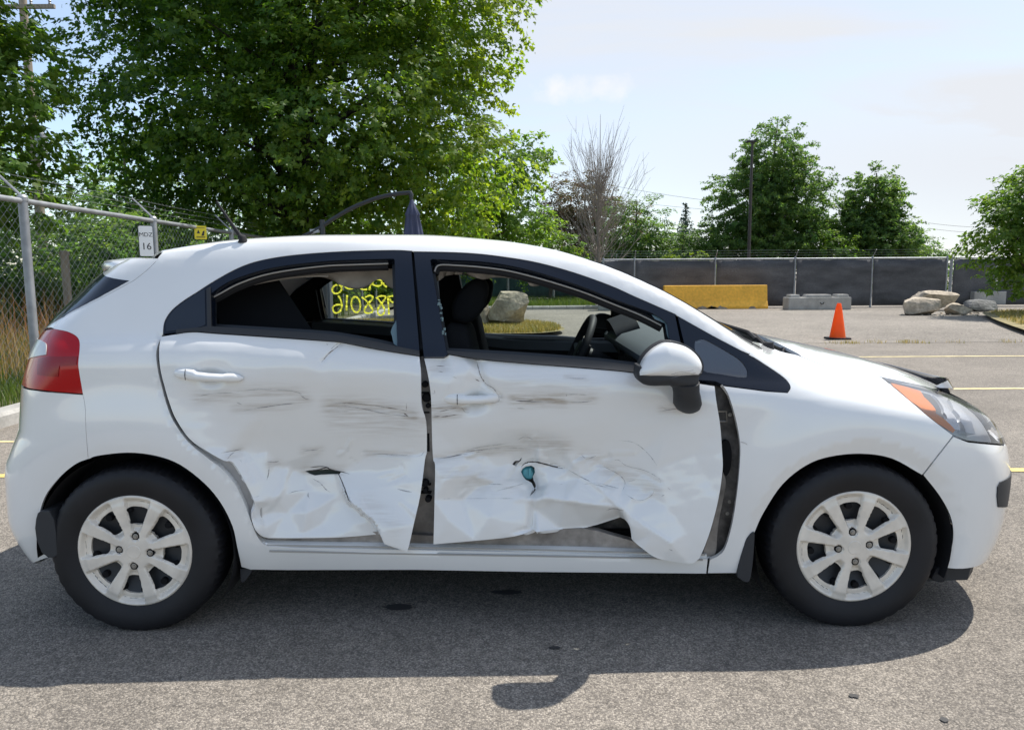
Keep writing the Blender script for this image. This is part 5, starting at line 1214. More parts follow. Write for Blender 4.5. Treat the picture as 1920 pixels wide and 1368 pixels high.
def bench():
    s = empty('rear_seat'); s.parent = CAR
    b = MB(); b.prism([(-1.0,.45),(-.86,.55),(-1.05,1.02),(-1.20,1.04),(-1.22,.9)], .30, 1.39); b.build('seat_back', M_seat, s, bevel=.03)
    b = MB(); b.prism([(-.98,.36),(-.45,.36),(-.42,.52),(-.92,.52)], .30, 1.39); b.build('seat_cushion', M_seat, s, bevel=.03)
    for y in (.50, 1.19):
        b = MB(); b.box((-1.14, y, 1.10), (.10, .26, .17)); b.build('headrest', M_seat, s, bevel=.035)
bench()
b = MB(); b.box((0, YC, .30), (1.75, 1.40, .03)); b.box((0, YC, .31), (3.0, 1.0, .03)); b.box((-1.45, YC, .6), (.6, 1.3, .55)); b.build('floor_pan', M_dark, CAR)
panel('parcel_wall', [(400,560),(520,520),(600,640),(420,640)], PxMap(.25), M_seat, CAR, 30, skirt=0)
# seat belt and buckle side of the centre pillar
P = ony(np.array([(852,640),(850,600),(846,560),(843,520)]), .27); b = MB()
for i in range(3): pass
b.prism([(-.215,.70),(-.170,.70),(-.205,1.25),(-.235,1.25)], .235, .238); b.build('seat_belt', M_trimg, CAR)
# far side door linings
dl = panel('door_lining', join([(306,660)], cr([(361.7,620+DVF),(506.7,628+DVF),(643,639+DVF),(787,664+DVF),(842,662+DVF),(963,675+DVF),(1100,686+DVF*.8),(1340,722)],3), [(1345,900),(1330,1020),(800,1015),(480,1000)]), PxMap(.075), M_trim, CAR, 24, skirt=0, mirror=True)
b = MB()
tp = np.array(resamp(cr([(361.7,621+DVF),(506.7,629+DVF),(643,640+DVF),(787,664+DVF),(842,663+DVF),(963,675.5+DVF),(1100,686.5+DVF*.8),(1320,720)],4), 20, False)); P = PxMap(.03)(tp)[0]; P[:, 1] = 2*YC-P[:, 1]
V = []
for p in P: V += [(p[0], p[1]+.005, p[2]+.006), (p[0], p[1]-.05, p[2]+.012), (p[0], p[1]-.075, p[2]-.002), (p[0], p[1]-.080, p[2]-.05)]
b.add(V, [(4*i+j, 4*i+j+1, 4*i+5+j, 4*i+4+j) for i in range(len(P)-1) for j in range(3)]); b.build('door_ledge', M_trimg, CAR, smooth=True)
# ------------------------------------------------------------------ dashboard and steering wheel
dash = MB()
dash.prism([(.93,1.005),(.88,1.022),(.80,1.025),(.68,1.008),(.60,.985),(.565,.955),(.57,.925),(.63,.89),(.65,.84),(.63,.76),(.68,.60),(.93,.60)], .21, 1.48)
db = dash.build('dashboard', mat('dash_pad', (.11, .13, .145), .65, bump=[(400, 2, .2, .001)]), CAR, bevel=.02, smooth=True)
b = MB(); b.lathe([(0, .0), (.11, .0), (.125, -.02), (.125, .10)], (0, 0, 0), 30)
o = b.build('instrument_hood', M_trim, db, smooth=True); o.rotation_euler = (0, R(70), 0); o.location = (.60, 1.22, .965); o.scale = (.72, 1.4, 1)
b = MB()
for y in (.30, .40):
    c = (.592, y, .90)
    for k in range(4): b.box((c[0]-.004, c[1], c[2]-.03+k*.02), (.012, .085, .006), rx=.2)
    b.box((c[0]+.012, c[1], c[2]), (.01, .092, .085))
b.build('air_vent', M_plast, db)
b = MB(); b.box((.625, .36, .79), (.02, .26, .09)); b.build('glovebox_lid', M_trim, db, bevel=.01)
b = MB(); b.box((.615, .85, .82), (.03, .24, .17)); b.box((.600, .85, .86), (.02, .20, .06)); b.build('centre_stack', M_plast, db, bevel=.008)
b = MB(); b.box((.32, .85, .52), (.55, .18, .14)); b.box((.42, .85, .64), (.05, .05, .14)); b.build('centre_console', M_trim, CAR, bevel=.02)
sw = empty('steering_wheel'); sw.parent = CAR; sw.location = (.40, 1.20, .885); sw.rotation_euler = (0, R(-66), 0)
b = MB(); b.tube([(.185*math.cos(a), .185*math.sin(a), 0) for a in [2*math.pi*k/48 for k in range(48)]], .019, 12, closed=True); b.build('rim', M_plast, sw, smooth=True)
b = MB(); b.box((0, 0, -.02), (.12, .14, .06)); b.build('hub', M_trim, sw, bevel=.02)
b = MB(); b.tube([(0, .05, -.015), (.02, .175, 0)], [.022, .014], 8); b.tube([(0, -.05, -.015), (.02, -.175, 0)], [.022, .014], 8); b.tube([(-.05, 0, -.02), (-.175, 0, 0)], [.024, .014], 8); b.build('spoke', M_trimg, sw, smooth=True)
b = MB(); b.tube([(0, 0, -.03), (0, 0, -.30)], .045, 12); b.build('column', M_trim, sw, smooth=True)
# set the root at the car's middle on the ground
CAR.location = (0, YC, 0)
for c in CAR.children: c.location = (c.location[0], c.location[1]-YC, c.location[2])
# =================================================================== fences
M_galv = mat('galvanised_steel', (.33, .345, .365), .5, .55, noise=[(8, 4, .8, 1.15)])
M_wire = mat('dull_wire', (.30, .32, .33), .5, .5)
M_screen = mat('dark_privacy_screen', (.100, .100, .105), .9, 0, .15, noise=[(.9, 5, .7, 1.35, (1, 1, 3)), (40, 2, .8, 1.2)])
M_screeng = mat('green_privacy_screen', (.05, .085, .085), .85, 0, .2, noise=[(1.2, 5, .7, 1.4, (2, 1, .6)), (40, 2, .8, 1.2)])
def fast(name, V, T, m, par=None, attr=None):
    me = bpy.data.meshes.new(name); n = len(V); k = len(T)
    me.vertices.add(n); me.vertices.foreach_set('co', np.asarray(V, np.float32).ravel())
    me.loops.add(k*3); me.loops.foreach_set('vertex_index', np.asarray(T, np.int32).ravel())
    me.polygons.add(k); me.polygons.foreach_set('loop_start', np.arange(0, 3*k, 3, dtype=np.int32)); me.polygons.foreach_set('loop_total', np.full(k, 3, np.int32))
    me.update(calc_edges=True)
    if attr is not None:
        a = me.attributes.new('tone', 'FLOAT', 'POINT'); a.data.foreach_set('value', np.asarray(attr, np.float32))
    me.validate(); return link(name, me, par, m)
def chain_link(name, p0, p1, z0, z1, par, m, cell=.055, r=.0022):
    """zig-zag wires woven into diamonds"""
    p0 = np.array(p0, float); p1 = np.array(p1, float); L = np.linalg.norm(p1-p0); d = (p1-p0)/L; nw = int(L/cell); nz_ = int((z1-z0)/(cell*.9))
    zz = z0+(z1-z0)*np.arange(nz_+1)/nz_; V = []; T = []; base = 0
    nrm = np.array([-d[1], d[0], 0.]); d3 = np.array([d[0], d[1], 0.]); tri = np.array([[1, 0], [-.5, .87], [-.5, -.87]])*r
    k = np.arange(nz_+1)
    for w_ in range(nw):
        off = (w_+.5+.5*np.where((k+w_) % 2 == 0, 1, -1))*cell
        C = np.stack([p0[0]+d[0]*off, p0[1]+d[1]*off, zz], 1)+nrm*(np.where(k % 2 == 0, 1, -1)*r*.6)[:, None]
        P = C[:, None, :]+tri[None, :, :1]*d3+tri[None, :, 1:]*nrm
        V.append(P.reshape(-1, 3)); i = np.arange(nz_)*3+base
        for j in range(3):
            a, b_, c, e = i+j, i+(j+1) % 3, i+3+(j+1) % 3, i+3+j
            T.append(np.stack([a, b_, c], 1)); T.append(np.stack([a, c, e], 1))
        base += (nz_+1)*3
    o = fast(name, np.vstack(V), np.vstack(T), m, par); tag(o, kind='stuff'); return o
def fence(name, label, A, B, posts, h, z0, par_opts):
    """A,B ground points; posts: distances along; options: screen material, chain range, arm direction, mid rail"""
    A = np.array(A, float); B = np.array(B, float); L = np.linalg.norm(B-A); d = (B-A)/L; n = np.array([-d[1], d[0]])*par_opts.get('arm', 1)
    root = empty(name, (A[0], A[1], z0), 0); tag(root, label, 'fence')
    pr = par_opts.get('pr', .040)
    def loc(s, z, o=0.0): return (d[0]*s+n[0]*o, d[1]*s+n[1]*o, z)
    for i, s in enumerate(posts):
        b = MB(); b.tube([loc(s, -.1), loc(s, h+.02)], pr, 12); b.lathe([(pr*1.15, -.02), (pr*1.15, .02), (pr*.7, .045), (0, .05)], loc(s, h), 12)
        p = b.build('post', M_galv, root, smooth=True)
        b = MB(); a0 = loc(s, h+.02); a1 = loc(s, h+.30, .28); b.tube([a0, a1], [.016, .012], 6); b.build('wire_arm', M_galv, p)
    b = MB(); b.tube([loc(0, h-.02), loc(L, h-.02)], par_opts.get('rr', .024), 10); b.build('top_rail', M_galv, root, smooth=True)
    for k in range(3):
        f = .35+.32*k; b = MB(); pts = []; ns = int(L/.5)
        for i in range(ns+1):
            s = L*i/ns; pts.append(loc(s, h+.02+.28*f-.012*math.sin(math.pi*((s % 3.0)/3.0)), .28*f))
        b.tube(pts, .0024 if par_opts.get('near') else .004, 4)
        rg = np.random.RandomState(k)
        for s in np.arange(.1, L, .125 if par_opts.get('near') else .4):
            q = Vector(loc(s, h+.02+.28*f, .28*f)); v = Vector(rg.randn(3)).normalized()*.018; b.tube([q-v, q+v], .0016, 3)
        b.build('barbed_wire', M_wire, root)
    scr = par_opts.get('screen')
    if scr:
        for i in range(len(posts)-1):
            s0, s1 = posts[i]+pr, posts[i+1]-pr; nx = 14; V = []; rg = np.random.RandomState(i+int(L*7))
            ph = rg.rand(3)*6
            for z in np.linspace(par_opts.get('sb', .06), h-.06, 6):
                for k in range(nx+1):
                    s = s0+(s1-s0)*k/nx; V.append(loc(s, z, .05+.012*math.sin(s*2.1+ph[0])+.008*math.sin(z*4+s*5+ph[1])))
            F = [(j*(nx+1)+k, j*(nx+1)+k+1, (j+1)*(nx+1)+k+1, (j+1)*(nx+1)+k) for j in range(5) for k in range(nx)]
            o = raw('screen_panel', V, F, scr, root, smooth=True); md = o.modifiers.new('thick', 'SOLIDIFY'); md.thickness = .004
    for (z) in par_opts.get('rails', []):
        b = MB(); b.tube([loc(0, z, -.03), loc(L, z, -.03)], .018, 8); b.build('mid_rail', M_galv, root)
    if par_opts.get('chain'):
        c0, c1 = par_opts['chain']; chain_link('chain_link_mesh', (d[0]*c0, d[1]*c0), (d[0]*c1, d[1]*c1), .03, h-.03, root, M_wire, par_opts.get('cell', .055), par_opts.get('wr', .0022))
    return root
FLX = -5.02
fence('chain_link_fence', 'galvanised chain link fence with barbed wire running away beside the grass verge at left', (FLX, 1.6), (FLX, 25.4), [.7, 3.72, 6.55, 9.5, 12.4, 15.3, 18.2, 21.1, 23.7], 1.98, .11, dict(arm=1, pr=.046, rr=.030, near=True, chain=(.0, 21.0)))
FRX = [3.55, 4.72, 7.78, 10.80, 13.72, 16.55]
fence('chain_link_fence', 'fence with dark privacy screens and barbed wire behind the yellow barrier', (FRX[0], 25.7), (FRX[-1], 25.7), [x-FRX[0] for x in FRX], 1.86, 0, dict(arm=-1, pr=.040, rr=.030, screen=M_screen))
fence('chain_link_fence', 'screened gate section of fence at far right behind the boulders', (16.75, 25.75), (24.0, 25.75), [0, 1.7, 4.4, 7.2], 1.86, 0, dict(arm=-1, pr=.055, rr=.028, screen=M_screen, rails=[.95]))
fence('chain_link_fence', 'distant fence with green privacy screens seen through the car windows', (-12.0, 33.4), (5.2, 33.4), [0, 3, 6, 8.95, 11.9, 14.1, 17.1], 1.95, .0, dict(arm=-1, pr=.045, rr=.032, screen=M_screeng, sb=.2))
# ------------------------------------------------------------------ signs on the left fence
def textmesh(s, size, name, m, par, loc, rot):
    c = bpy.data.curves.new(name, 'FONT'); c.body = s; c.size = size; c.align_x = 'CENTER'; c.align_y = 'CENTER'; c.extrude = .0008
    o = bpy.data.objects.new(name, c); COL.objects.link(o); dg = bpy.context.evaluated_depsgraph_get(); me = bpy.data.meshes.new_from_object(o.evaluated_get(dg)); bpy.data.objects.remove(o)
    q = link(name, me, par, m); q.location = loc; q.rotation_euler = rot; return q
M_sw = mat('white_sign_face', (.88, .89, .89), .5); M_sk = mat('black_sign_ink', (.02, .02, .025), .5); M_sy = mat('yellow_sign_face', (.80, .66, .03), .5); M_rock = None
def rplate(w_, h_, r, t_):
    p = []
    for cx, cz, a0 in ((w_/2-r, h_/2-r, 0), (-w_/2+r, h_/2-r, 90), (-w_/2+r, -h_/2+r, 180), (w_/2-r, -h_/2+r, 270)):
        p += [(cx+r*math.cos(R(a0+k*22.5)), cz+r*math.sin(R(a0+k*22.5))) for k in range(5)]
    return p
def sign(px, w_, h_, name, label, yaw=R(32)):
    # hung on the lot side of the fence, facing the lot
    d = ray(np.array(px, float)); t = (FLX+.075-EYE[0])/d[0]; c = EYE+d*t
    s = empty(name, tuple(c)); s.rotation_euler = (0, 0, yaw); tag(s, label, 'sign'); return s
s = sign((274, 452), .24, .46, 'stall_sign', 'white sign reading MDZ 16 hung on the left fence post')
b = MB(); b.prism(rplate(.185, .42, .022, 0), -.003, .003); b.build('plate', M_sk, s)
b = MB(); b.prism(rplate(.174, .409, .018, 0), -.0052, -.0032); pl = b.build('face', M_sw, s)
textmesh('MDZ', .078, 'lettering', M_sk, s, (0, -.0066, .085), (R(90), 0, 0)); textmesh('16', .130, 'lettering', M_sk, s, (0, -.0066, -.075), (R(90), 0, 0))
s = sign((376, 436), .19, .22, 'warning_sign', 'small yellow warning sign wired to the chain link fence', R(32))
b = MB(); b.prism(rplate(.185, .215, .014, 0), -.002, .002); b.build('plate', M_sy, s)
b = MB(); b.prism([(-.058, -.015), (-.008, -.015), (-.033, .045)], -.0040, -.0026); b.build('pictogram', M_sk, s)
b = MB()
for k in range(3): b.prism([(.01+.01*k, -.05), (.05, -.05+.012*k), (.06, .035-.02*k), (.035, .02)], -.0040-.0002*k, -.0026)
b.build('pictogram', M_sk, s)
for z in (-.065, -.078, .075): b = MB(); b.box((0, -.0034, z), (.13, .0012, .007)); b.build('text_line', M_sk, s)
# =================================================================== trees
def leafmat(name, lo, mid, hi, tr=.45):
    m = bpy.data.materials.new(name); m.use_nodes = True; t = m.node_tree; t.nodes.clear()
    at = t.nodes.new('ShaderNodeAttribute'); at.attribute_name = 'tone'
    rp = t.nodes.new('ShaderNodeValToRGB'); rp.color_ramp.elements[0].color = (*lo, 1); rp.color_ramp.elements[1].color = (*hi, 1); e = rp.color_ramp.elements.new(.5); e.color = (*mid, 1); t.links.new(at.outputs['Fac'], rp.inputs[0])
    df = t.nodes.new('ShaderNodeBsdfPrincipled'); df.inputs['Roughness'].default_value = .5; df.inputs['Specular IOR Level'].default_value = .35; t.links.new(rp.outputs[0], df.inputs['Base Color'])
    hs = t.nodes.new('ShaderNodeHueSaturation'); hs.inputs['Hue'].default_value = .485; hs.inputs['Saturation'].default_value = 1.15; hs.inputs['Value'].default_value = 2.3; t.links.new(rp.outputs[0], hs.inputs['Color'])
    tl_ = t.nodes.new('ShaderNodeBsdfTranslucent'); t.links.new(hs.outputs[0], tl_.inputs[0])
    mx = t.nodes.new('ShaderNodeMixShader'); mx.inputs[0].default_value = tr; t.links.new(df.outputs[0], mx.inputs[1]); t.links.new(tl_.outputs[0], mx.inputs[2])
    o = t.nodes.new('ShaderNodeOutputMaterial'); t.links.new(mx.outputs[0], o.inputs[0]); return m
L_maple = leafmat('maple_leaves', (.038, .098, .022), (.095, .172, .028), (.180, .240, .042), .55)
L_locust = leafmat('pale_green_leaves', (.055, .115, .026), (.095, .175, .034), (.16, .22, .048), .55)
L_dark = leafmat('dark_green_leaves', (.034, .085, .030), (.078, .145, .038), (.135, .195, .050), .55)
L_rust = leafmat('rusty_leaves', (.11, .062, .036), (.070, .085, .034), (.17, .085, .050), .4)
L_fir = leafmat('fir_needles', (.018, .042, .028), (.030, .060, .036), (.045, .080, .045), .15)
L_lime = leafmat('lime_leaves', (.08, .14, .02), (.12, .19, .025), (.17, .22, .03))
M_bark = mat('brown_bark', (.10, .078, .060), .9, noise=[(6, 6, .55, 1.3, (3, 3, .6))], bump=[(25, 5, .6, .02)])
M_barkd = mat('dark_bark', (.035, .030, .026), .9, noise=[(6, 6, .55, 1.3, (3, 3, .6))], bump=[(25, 5, .6, .02)])
M_twig = mat('grey_twigs', (.29, .245, .205), .85)
MAPLE = (np.array([(0, 0, 0), (.30, .10, .03), (.50, .42, -.04), (.22, .45, .03), (0, 1.0, -.06), (-.22, .45, .03), (-.50, .42, -.04), (-.30, .10, .03)]), [(0, 1, 3), (1, 2, 3), (0, 3, 5), (3, 4, 5), (0, 5, 7), (5, 6, 7)])
OVAL = (np.array([(0, 0, 0), (.26, .45, .04), (0, 1.0, -.05), (-.26, .45, .04)]), [(0, 1, 2), (0, 2, 3)])
SPRAY = (np.array([(0, 0, 0), (.35, .5, .05), (.10, .6, 0), (0, 1.1, -.1), (-.10, .6, 0), (-.38, .45, .05)]), [(0, 1, 2), (0, 2, 4), (2, 3, 4), (0, 4, 5)])
def leaves(C, size, shape, rg, up=.55, droop=.0, outv=None):
    n = len(C); T0, F0 = shape; T0 = T0*1.0
    nrm = rg.randn(n, 3); nrm /= np.linalg.norm(nrm, axis=1, keepdims=True); nrm = nrm*(1-up)+np.array([0, 0, up]); 
    if outv is not None: nrm = nrm+outv*.45
    nrm /= np.linalg.norm(nrm, axis=1, keepdims=True)
    d = rg.randn(n, 3)+(outv*1.0 if outv is not None else 0); d[:, 2] -= droop; d -= nrm*(d*nrm).sum(1, keepdims=True); d /= np.maximum(np.linalg.norm(d, axis=1, keepdims=True), 1e-6)
    s = np.cross(d, nrm); sz = size*(.6+.8*rg.rand(n))
    P = C[:, None, :]+(T0[None, :, :1]*s[:, None]+T0[None, :, 1:2]*d[:, None]+T0[None, :, 2:]*nrm[:, None])*sz[:, None, None]
    k = len(T0); F = (np.array(F0)[None]+(np.arange(n)*k)[:, None, None]).reshape(-1, 3)
    return P.reshape(-1, 3), F, k
def tree(name, label, base, blobs, nclus, per, size, shape, lm, trunk, bark, seed, group=None, spread=.42, limbs=14, droop=.3, up=.5, shell=.55, cat='tree', tone=None):
    """blobs: (x,y,z,rx,ry,rz) ellipsoids in tree coordinates; trunk: list of (x,y,z,r)"""
    rg = np.random.RandomState(seed); root = empty(name, base); tag(root, label, cat, group)
    bl = np.array(blobs, float); vol = bl[:, 3]*bl[:, 4]*bl[:, 5]; pick = rg.choice(len(bl), nclus, p=vol**.8/np.sum(vol**.8))
    u = rg.randn(nclus, 3); u /= np.linalg.norm(u, axis=1, keepdims=True); rad = shell+(1-shell)*rg.rand(nclus)**.6; rad *= (1+.10*rg.randn(nclus)).clip(.7, 1.22)
    cen = bl[pick, :3]+u*rad[:, None]*bl[pick, 3:]
    # layered tiers: gather clusters into boughs with gaps between
    outv = u
    n = nclus*per; ci = np.repeat(np.arange(nclus), per)
    sp = outv*np.array([1, 1, .35])+rg.randn(nclus, 3)*np.array([.5, .5, .22]); sp /= np.linalg.norm(sp, axis=1, keepdims=True); ln = spread*2.4*(.5+.9*rg.rand(nclus)); tt = rg.rand(n)**.8
    off = sp[ci]*(ln[ci]*(tt-.35))[:, None]+rg.randn(n, 3)*np.array([.36, .36, .20])*spread*(1.15-.6*tt)[:, None]; off[:, 2] -= .10*spread*tt**2*4
    C = cen[ci]+off; C[:, 2] -= .12*np.abs(off[:, 0])+.0
    keep = C[:, 2] > .25
    C = C[keep]; ci = ci[keep]
    V, F, k = leaves(C, size, shape, rg, up, droop, outv[ci])
    ct = rg.rand(nclus); tn = np.clip(.45*ct[ci]+.55*rg.rand(len(ci)), 0, 1)
    if tone is not None: tn = np.clip(tn+tone(C), 0, 1)
    o = fast('crown', V, F, lm, root, np.repeat(tn, k))
    b = MB(); tp = [Vector(t[:3]) for t in trunk]; b.tube(tp, [t[3] for t in trunk], 10)
    order = rg.permutation(nclus)[:limbs]
    for i in order:
        e = Vector(cen[i]); f = rg.rand()*.55+.3; j = min(len(tp)-2, int(f*(len(tp)-1))); st = tp[j].lerp(tp[j+1], rg.rand()); r0 = trunk[j][3]*.42
        if st.z > e.z-.1 and st.z > 1.2: st = tp[0].lerp(tp[-1], max(.15, min(.9, (e.z-.6)/max(.1, tp[-1].z))))
        mid = st.lerp(e, .5)+Vector(rg.randn(3)*.12)-Vector((0, 0, .05)); b.tube([st, mid, e], [max(.012, r0), max(.009, r0*.55), .006], 6)
    b.build('trunk', bark, root, smooth=True)
    return root
M_g = 'trees beyond the parking lot'
# big maple over the fence
tree('maple_tree', 'large dark green maple filling the upper left behind the car', (-4.75, 14.6, 0), [(-.8,0,8.6,3.6,3.6,3.6),(-1.9,-.4,5.4,2.9,3.2,2.5),(1.6,-.2,5.4,3.0,3.2,3.0),(2.4,0,8.2,2.9,3.0,2.8),(.2,-1.0,3.9,3.6,2.8,1.5),(3.2,-.4,3.6,1.9,2.0,1.7),(-1.2,-.3,2.7,2.6,2.0,1.2),(1.6,.4,2.4,2.4,1.8,1.1),(3.5,-.1,6.4,1.7,1.8,1.7),(-2.5,0,8.2,1.9,2.4,2.4),(0,0,11,3,3,2.2)],
     3300, 48, .105, MAPLE, L_maple, [(0,0,0,.26),(.05,0,1.5,.22),(-.05,.05,3.4,.19),(.05,0,6.2,.15),(-.2,.1,9.0,.09),(-.1,0,11.5,.03)], M_barkd, 2, spread=.34, limbs=46, shell=.35, tone=lambda C: .06*(C[:, 0]-1.0))  # leaf tone painted lighter to the right, imitating the sunlit side
tree('leafy_tree', 'bright leafy tree at the far left edge above the fence', (-9.3, 9.4, 0), [(.1,0,5.8,1.4,1.7,1.3),(-.6,-.6,4.8,1.8,2.0,1.6),(.8,.2,4.2,1.4,1.5,1.2),(.9,-.3,2.9,1.3,1.4,.9),(-1.7,0,6.8,1.6,1.8,1.6),(.9,.6,5.2,.8,.9,.8)],
     700, 42, .115, MAPLE, L_locust, [(0,0,0,.17),(.1,0,2,.14),(.0,.1,4.4,.10),(.2,0,7.5,.03)], M_bark, 3, spread=.33, limbs=26, shell=.4)
tree('young_tree', 'light feathery tree at the right edge of the big maple', (-1.0, 21.6, 0), [(.2,0,4.1,1.5,1.5,1.6),(1.0,-.1,3.0,1.4,1.4,1.2),(1.3,0,4.9,.9,1.0,1.1),(-.6,0,2.2,1.6,1.4,1.1)], 330, 40, .15, SPRAY, L_locust, [(0,0,0,.11),(.2,0,2.4,.08),(.7,0,5.2,.02)], M_bark, 4, spread=.30, limbs=22, shell=.35)
tree('leafy_tree', 'low green shrubby tree in front of the bare tree', (1.8, 30.8, 0), [(-.4,0,2.4,1.3,1.3,1.6),(.6,0,1.9,1.0,1.1,1.2)], 130, 36, .15, OVAL, L_locust, [(0,0,0,.08),(0,0,2.6,.02)], M_bark, 5, spread=.26, limbs=10)
tree('rusty_tree', 'rusty brown and green tree behind the bare branches', (4.7, 45.5, 0), [(-.2,0,5.6,2.6,2.4,2.1),(-1.6,0,3.6,2.3,2.2,2.2),(1.7,0,3.8,2.6,2.2,2.4)], 800, 38, .16, OVAL, L_rust, [(0,0,0,.18),(0,0,3,.13),(.1,0,6.6,.03)], M_bark, 6, spread=.36, limbs=26, shell=.4)
tree('rusty_tree', 'smaller brown tinged tree sloping down beside the bare tree', (7.4, 42, 0), [(0,0,4.1,2.1,2.0,2.0),(.9,0,2.7,2.2,1.8,1.7),(2.1,0,1.9,1.8,1.4,1.4),(-1.2,0,2.4,2,1.6,1.6)], 620, 38, .15, OVAL, L_dark, [(0,0,0,.15),(0,0,2.5,.1),(.1,0,5.6,.03)], M_bark, 7, spread=.36, limbs=18, shell=.4)
tree('hedge_tree', 'rounded green tree low beside the small fir', (9.8, 40, 0), [(0,0,2.2,1.9,1.5,1.6),(1.3,0,1.7,1.6,1.2,1.4)], 360, 38, .15, OVAL, L_dark, [(0,0,0,.12),(0,0,3,.03)], M_bark, 8, spread=.33, limbs=10)
tree('tall_tree', 'tallest green tree right of centre beside the lamp post', (14.9, 41, 0), [(.3,0,7.7,2.1,2.0,2.3),(-.9,0,5.6,2.5,2.3,2.4),(1.3,0,5.4,2.4,2.3,2.4),(-1.9,0,3.2,2.3,2.2,1.8),(.8,0,3.0,3.0,2.6,1.9),(2.4,0,3.2,1.6,1.6,1.6)], 2200, 40, .15, SPRAY, L_dark, [(0,0,0,.22),(0,0,3,.17),(.2,0,7,.08),(.4,0,10,.02)], M_bark, 9, spread=.29, limbs=40, shell=.35, droop=-.5, up=.35)
tree('oval_tree', 'smaller egg shaped dark tree right of the tallest tree', (21.0, 41, 0), [(0,0,5.3,1.7,1.7,2.0),(-.4,0,3.6,2.2,2.1,1.8),(.6,0,3.1,2.3,2.1,1.6)], 1400, 40, .15, SPRAY, L_dark, [(0,0,0,.18),(0,0,3,.13),(.1,0,7,.03)], M_bark, 10, spread=.24, limbs=26, shell=.35, droop=-.3, up=.35)
tree('hedge_tree', 'low bright shrub between the two round trees', (17.9, 39, 0), [(0,0,1.9,1.3,1.1,1.8),(.7,0,1.4,1.4,1.0,1.2)], 260, 36, .15, OVAL, L_locust, [(0,0,0,.1),(0,0,2.8,.02)], M_bark, 11, spread=.3, limbs=8)
tree('hedge_tree', 'low dark shrub right of the egg shaped tree', (25.2, 44, 0), [(0,0,2.4,1.7,1.2,1.5),(-1.2,0,1.6,1.3,1.0,1.1),(1.6,0,1.4,1.8,1,1.2)], 330, 36, .15, OVAL, L_dark, [(0,0,0,.1),(0,0,2.6,.02)], M_bark, 12, spread=.33, limbs=8)
tree('leafy_tree', 'green tree on the grass island cut by the right edge', (15.0, 19.0, 0), [(1.2,0,4.0,1.5,1.6,1.2),(.3,0,3.2,1.5,1.6,1.1),(-.5,-.2,2.6,1.3,1.4,1.0),(1.4,0,2.2,1.9,1.6,1.3),(-.3,-.3,1.5,1.2,1.2,.8)], 700, 42, .13, OVAL, L_locust, [(.6,0,0,.12),(.6,0,1.4,.09),(.7,0,4.2,.02)], M_bark, 13, spread=.27, limbs=26, shell=.35)
def fir(base, h, r, seed, label):
    rg = np.random.RandomState(seed); root = empty('fir_tree', base); tag(root, label, 'tree'); C = []; O = []
    for z in np.arange(.5, h, .16):
        rr = r*(1-z/h)**.8; nb = int(7+16*rr)
        for k in range(nb):
            a = rg.rand()*6.28
            for f in np.linspace(.15, 1, max(2, int(rr/.12))): C.append((rr*f*math.cos(a), rr*f*math.sin(a), z-.18*f*rr+.03*rg.randn())); O.append((math.cos(a), math.sin(a), -.2))
    C = np.array(C); O = np.array(O); V, F, k = leaves(C, .20, SPRAY, rg, .5, .2, O); fast('crown', V, F, L_fir, root, np.repeat(rg.rand(len(C)), k))
    b = MB(); b.tube([(0,0,0),(0,0,h)], [.12,.02], 8); b.build('trunk', M_bark, root)
fir((12.6, 51.5, 0), 6.4, 1.5, 1, 'small pointed fir standing alone against the sky'); fir((14.3, 50.5, 0), 4.9, 1.5, 2, 'shorter fir close beside the tallest tree'); fir((13.2, 46, 0), 3.3, 1.2, 4, 'low fir under the lamp post')
# leafless tree
def bare_tree():
    root = empty('bare_tree', (4.15, 32.6, 0)); tag(root, 'leafless tree with fanning grey twigs above the fence', 'tree'); rg = np.random.RandomState(21)
    b = MB(); b.tube([(0,0,0),(.03,0,2),(-.03,0,4.2),(.05,0,6.2),(.05,0,8.6)], [.10,.085,.06,.03,.006], 8); b.build('trunk', M_twig, root, smooth=True)
    b = MB()
    for i in range(150):
        z0 = .7+4.6*rg.rand()**.8; a = rg.rand()*6.28; tilt = R(14+46*rg.rand()*(1-z0/7.5)); L = 1.6+3.3*rg.rand()*(1-z0/9.5)
        d = Vector((math.sin(tilt)*math.cos(a), math.sin(tilt)*math.sin(a)*.8, math.cos(tilt)))
        p = Vector((0, 0, z0)); m1 = p+d*L*.45+Vector((d.x*.25, d.y*.25, 0)); e = p+d*L+Vector((d.x*.1, d.y*.1, .25*L*.3)); b.tube([p, m1, e], [.020, .012, .004], 4)
        for q in range(5):
            s = p.lerp(m1, .3+.7*rg.rand()) if q < 2 else m1.lerp(e, rg.rand()); v = (d+Vector(rg.randn(3)*.32)).normalized()*(.4+.6*rg.rand()); b.tube([s, s+v*.6+Vector((0, 0, .03)), s+v+Vector((0, 0, .1))], [.008, .006, .003], 3)
    o = b.build('twigs', M_twig, root, fix=False); tag(o, kind='stuff')
bare_tree()
# clipped bright hedge showing above the fence
tree('hedge_bush', 'bright lime green rounded bush peeking over the fence', (8.0, 31.6, 0), [(-.5,0,1.45,.9,.7,.85),(.4,0,1.5,.9,.7,.85),(1.1,0,1.2,.7,.6,.8)], 190, 40, .085, OVAL, L_lime, [(0,0,0,.06),(0,0,1.4,.02)], M_bark, 15, spread=.13, limbs=8, cat='bush')
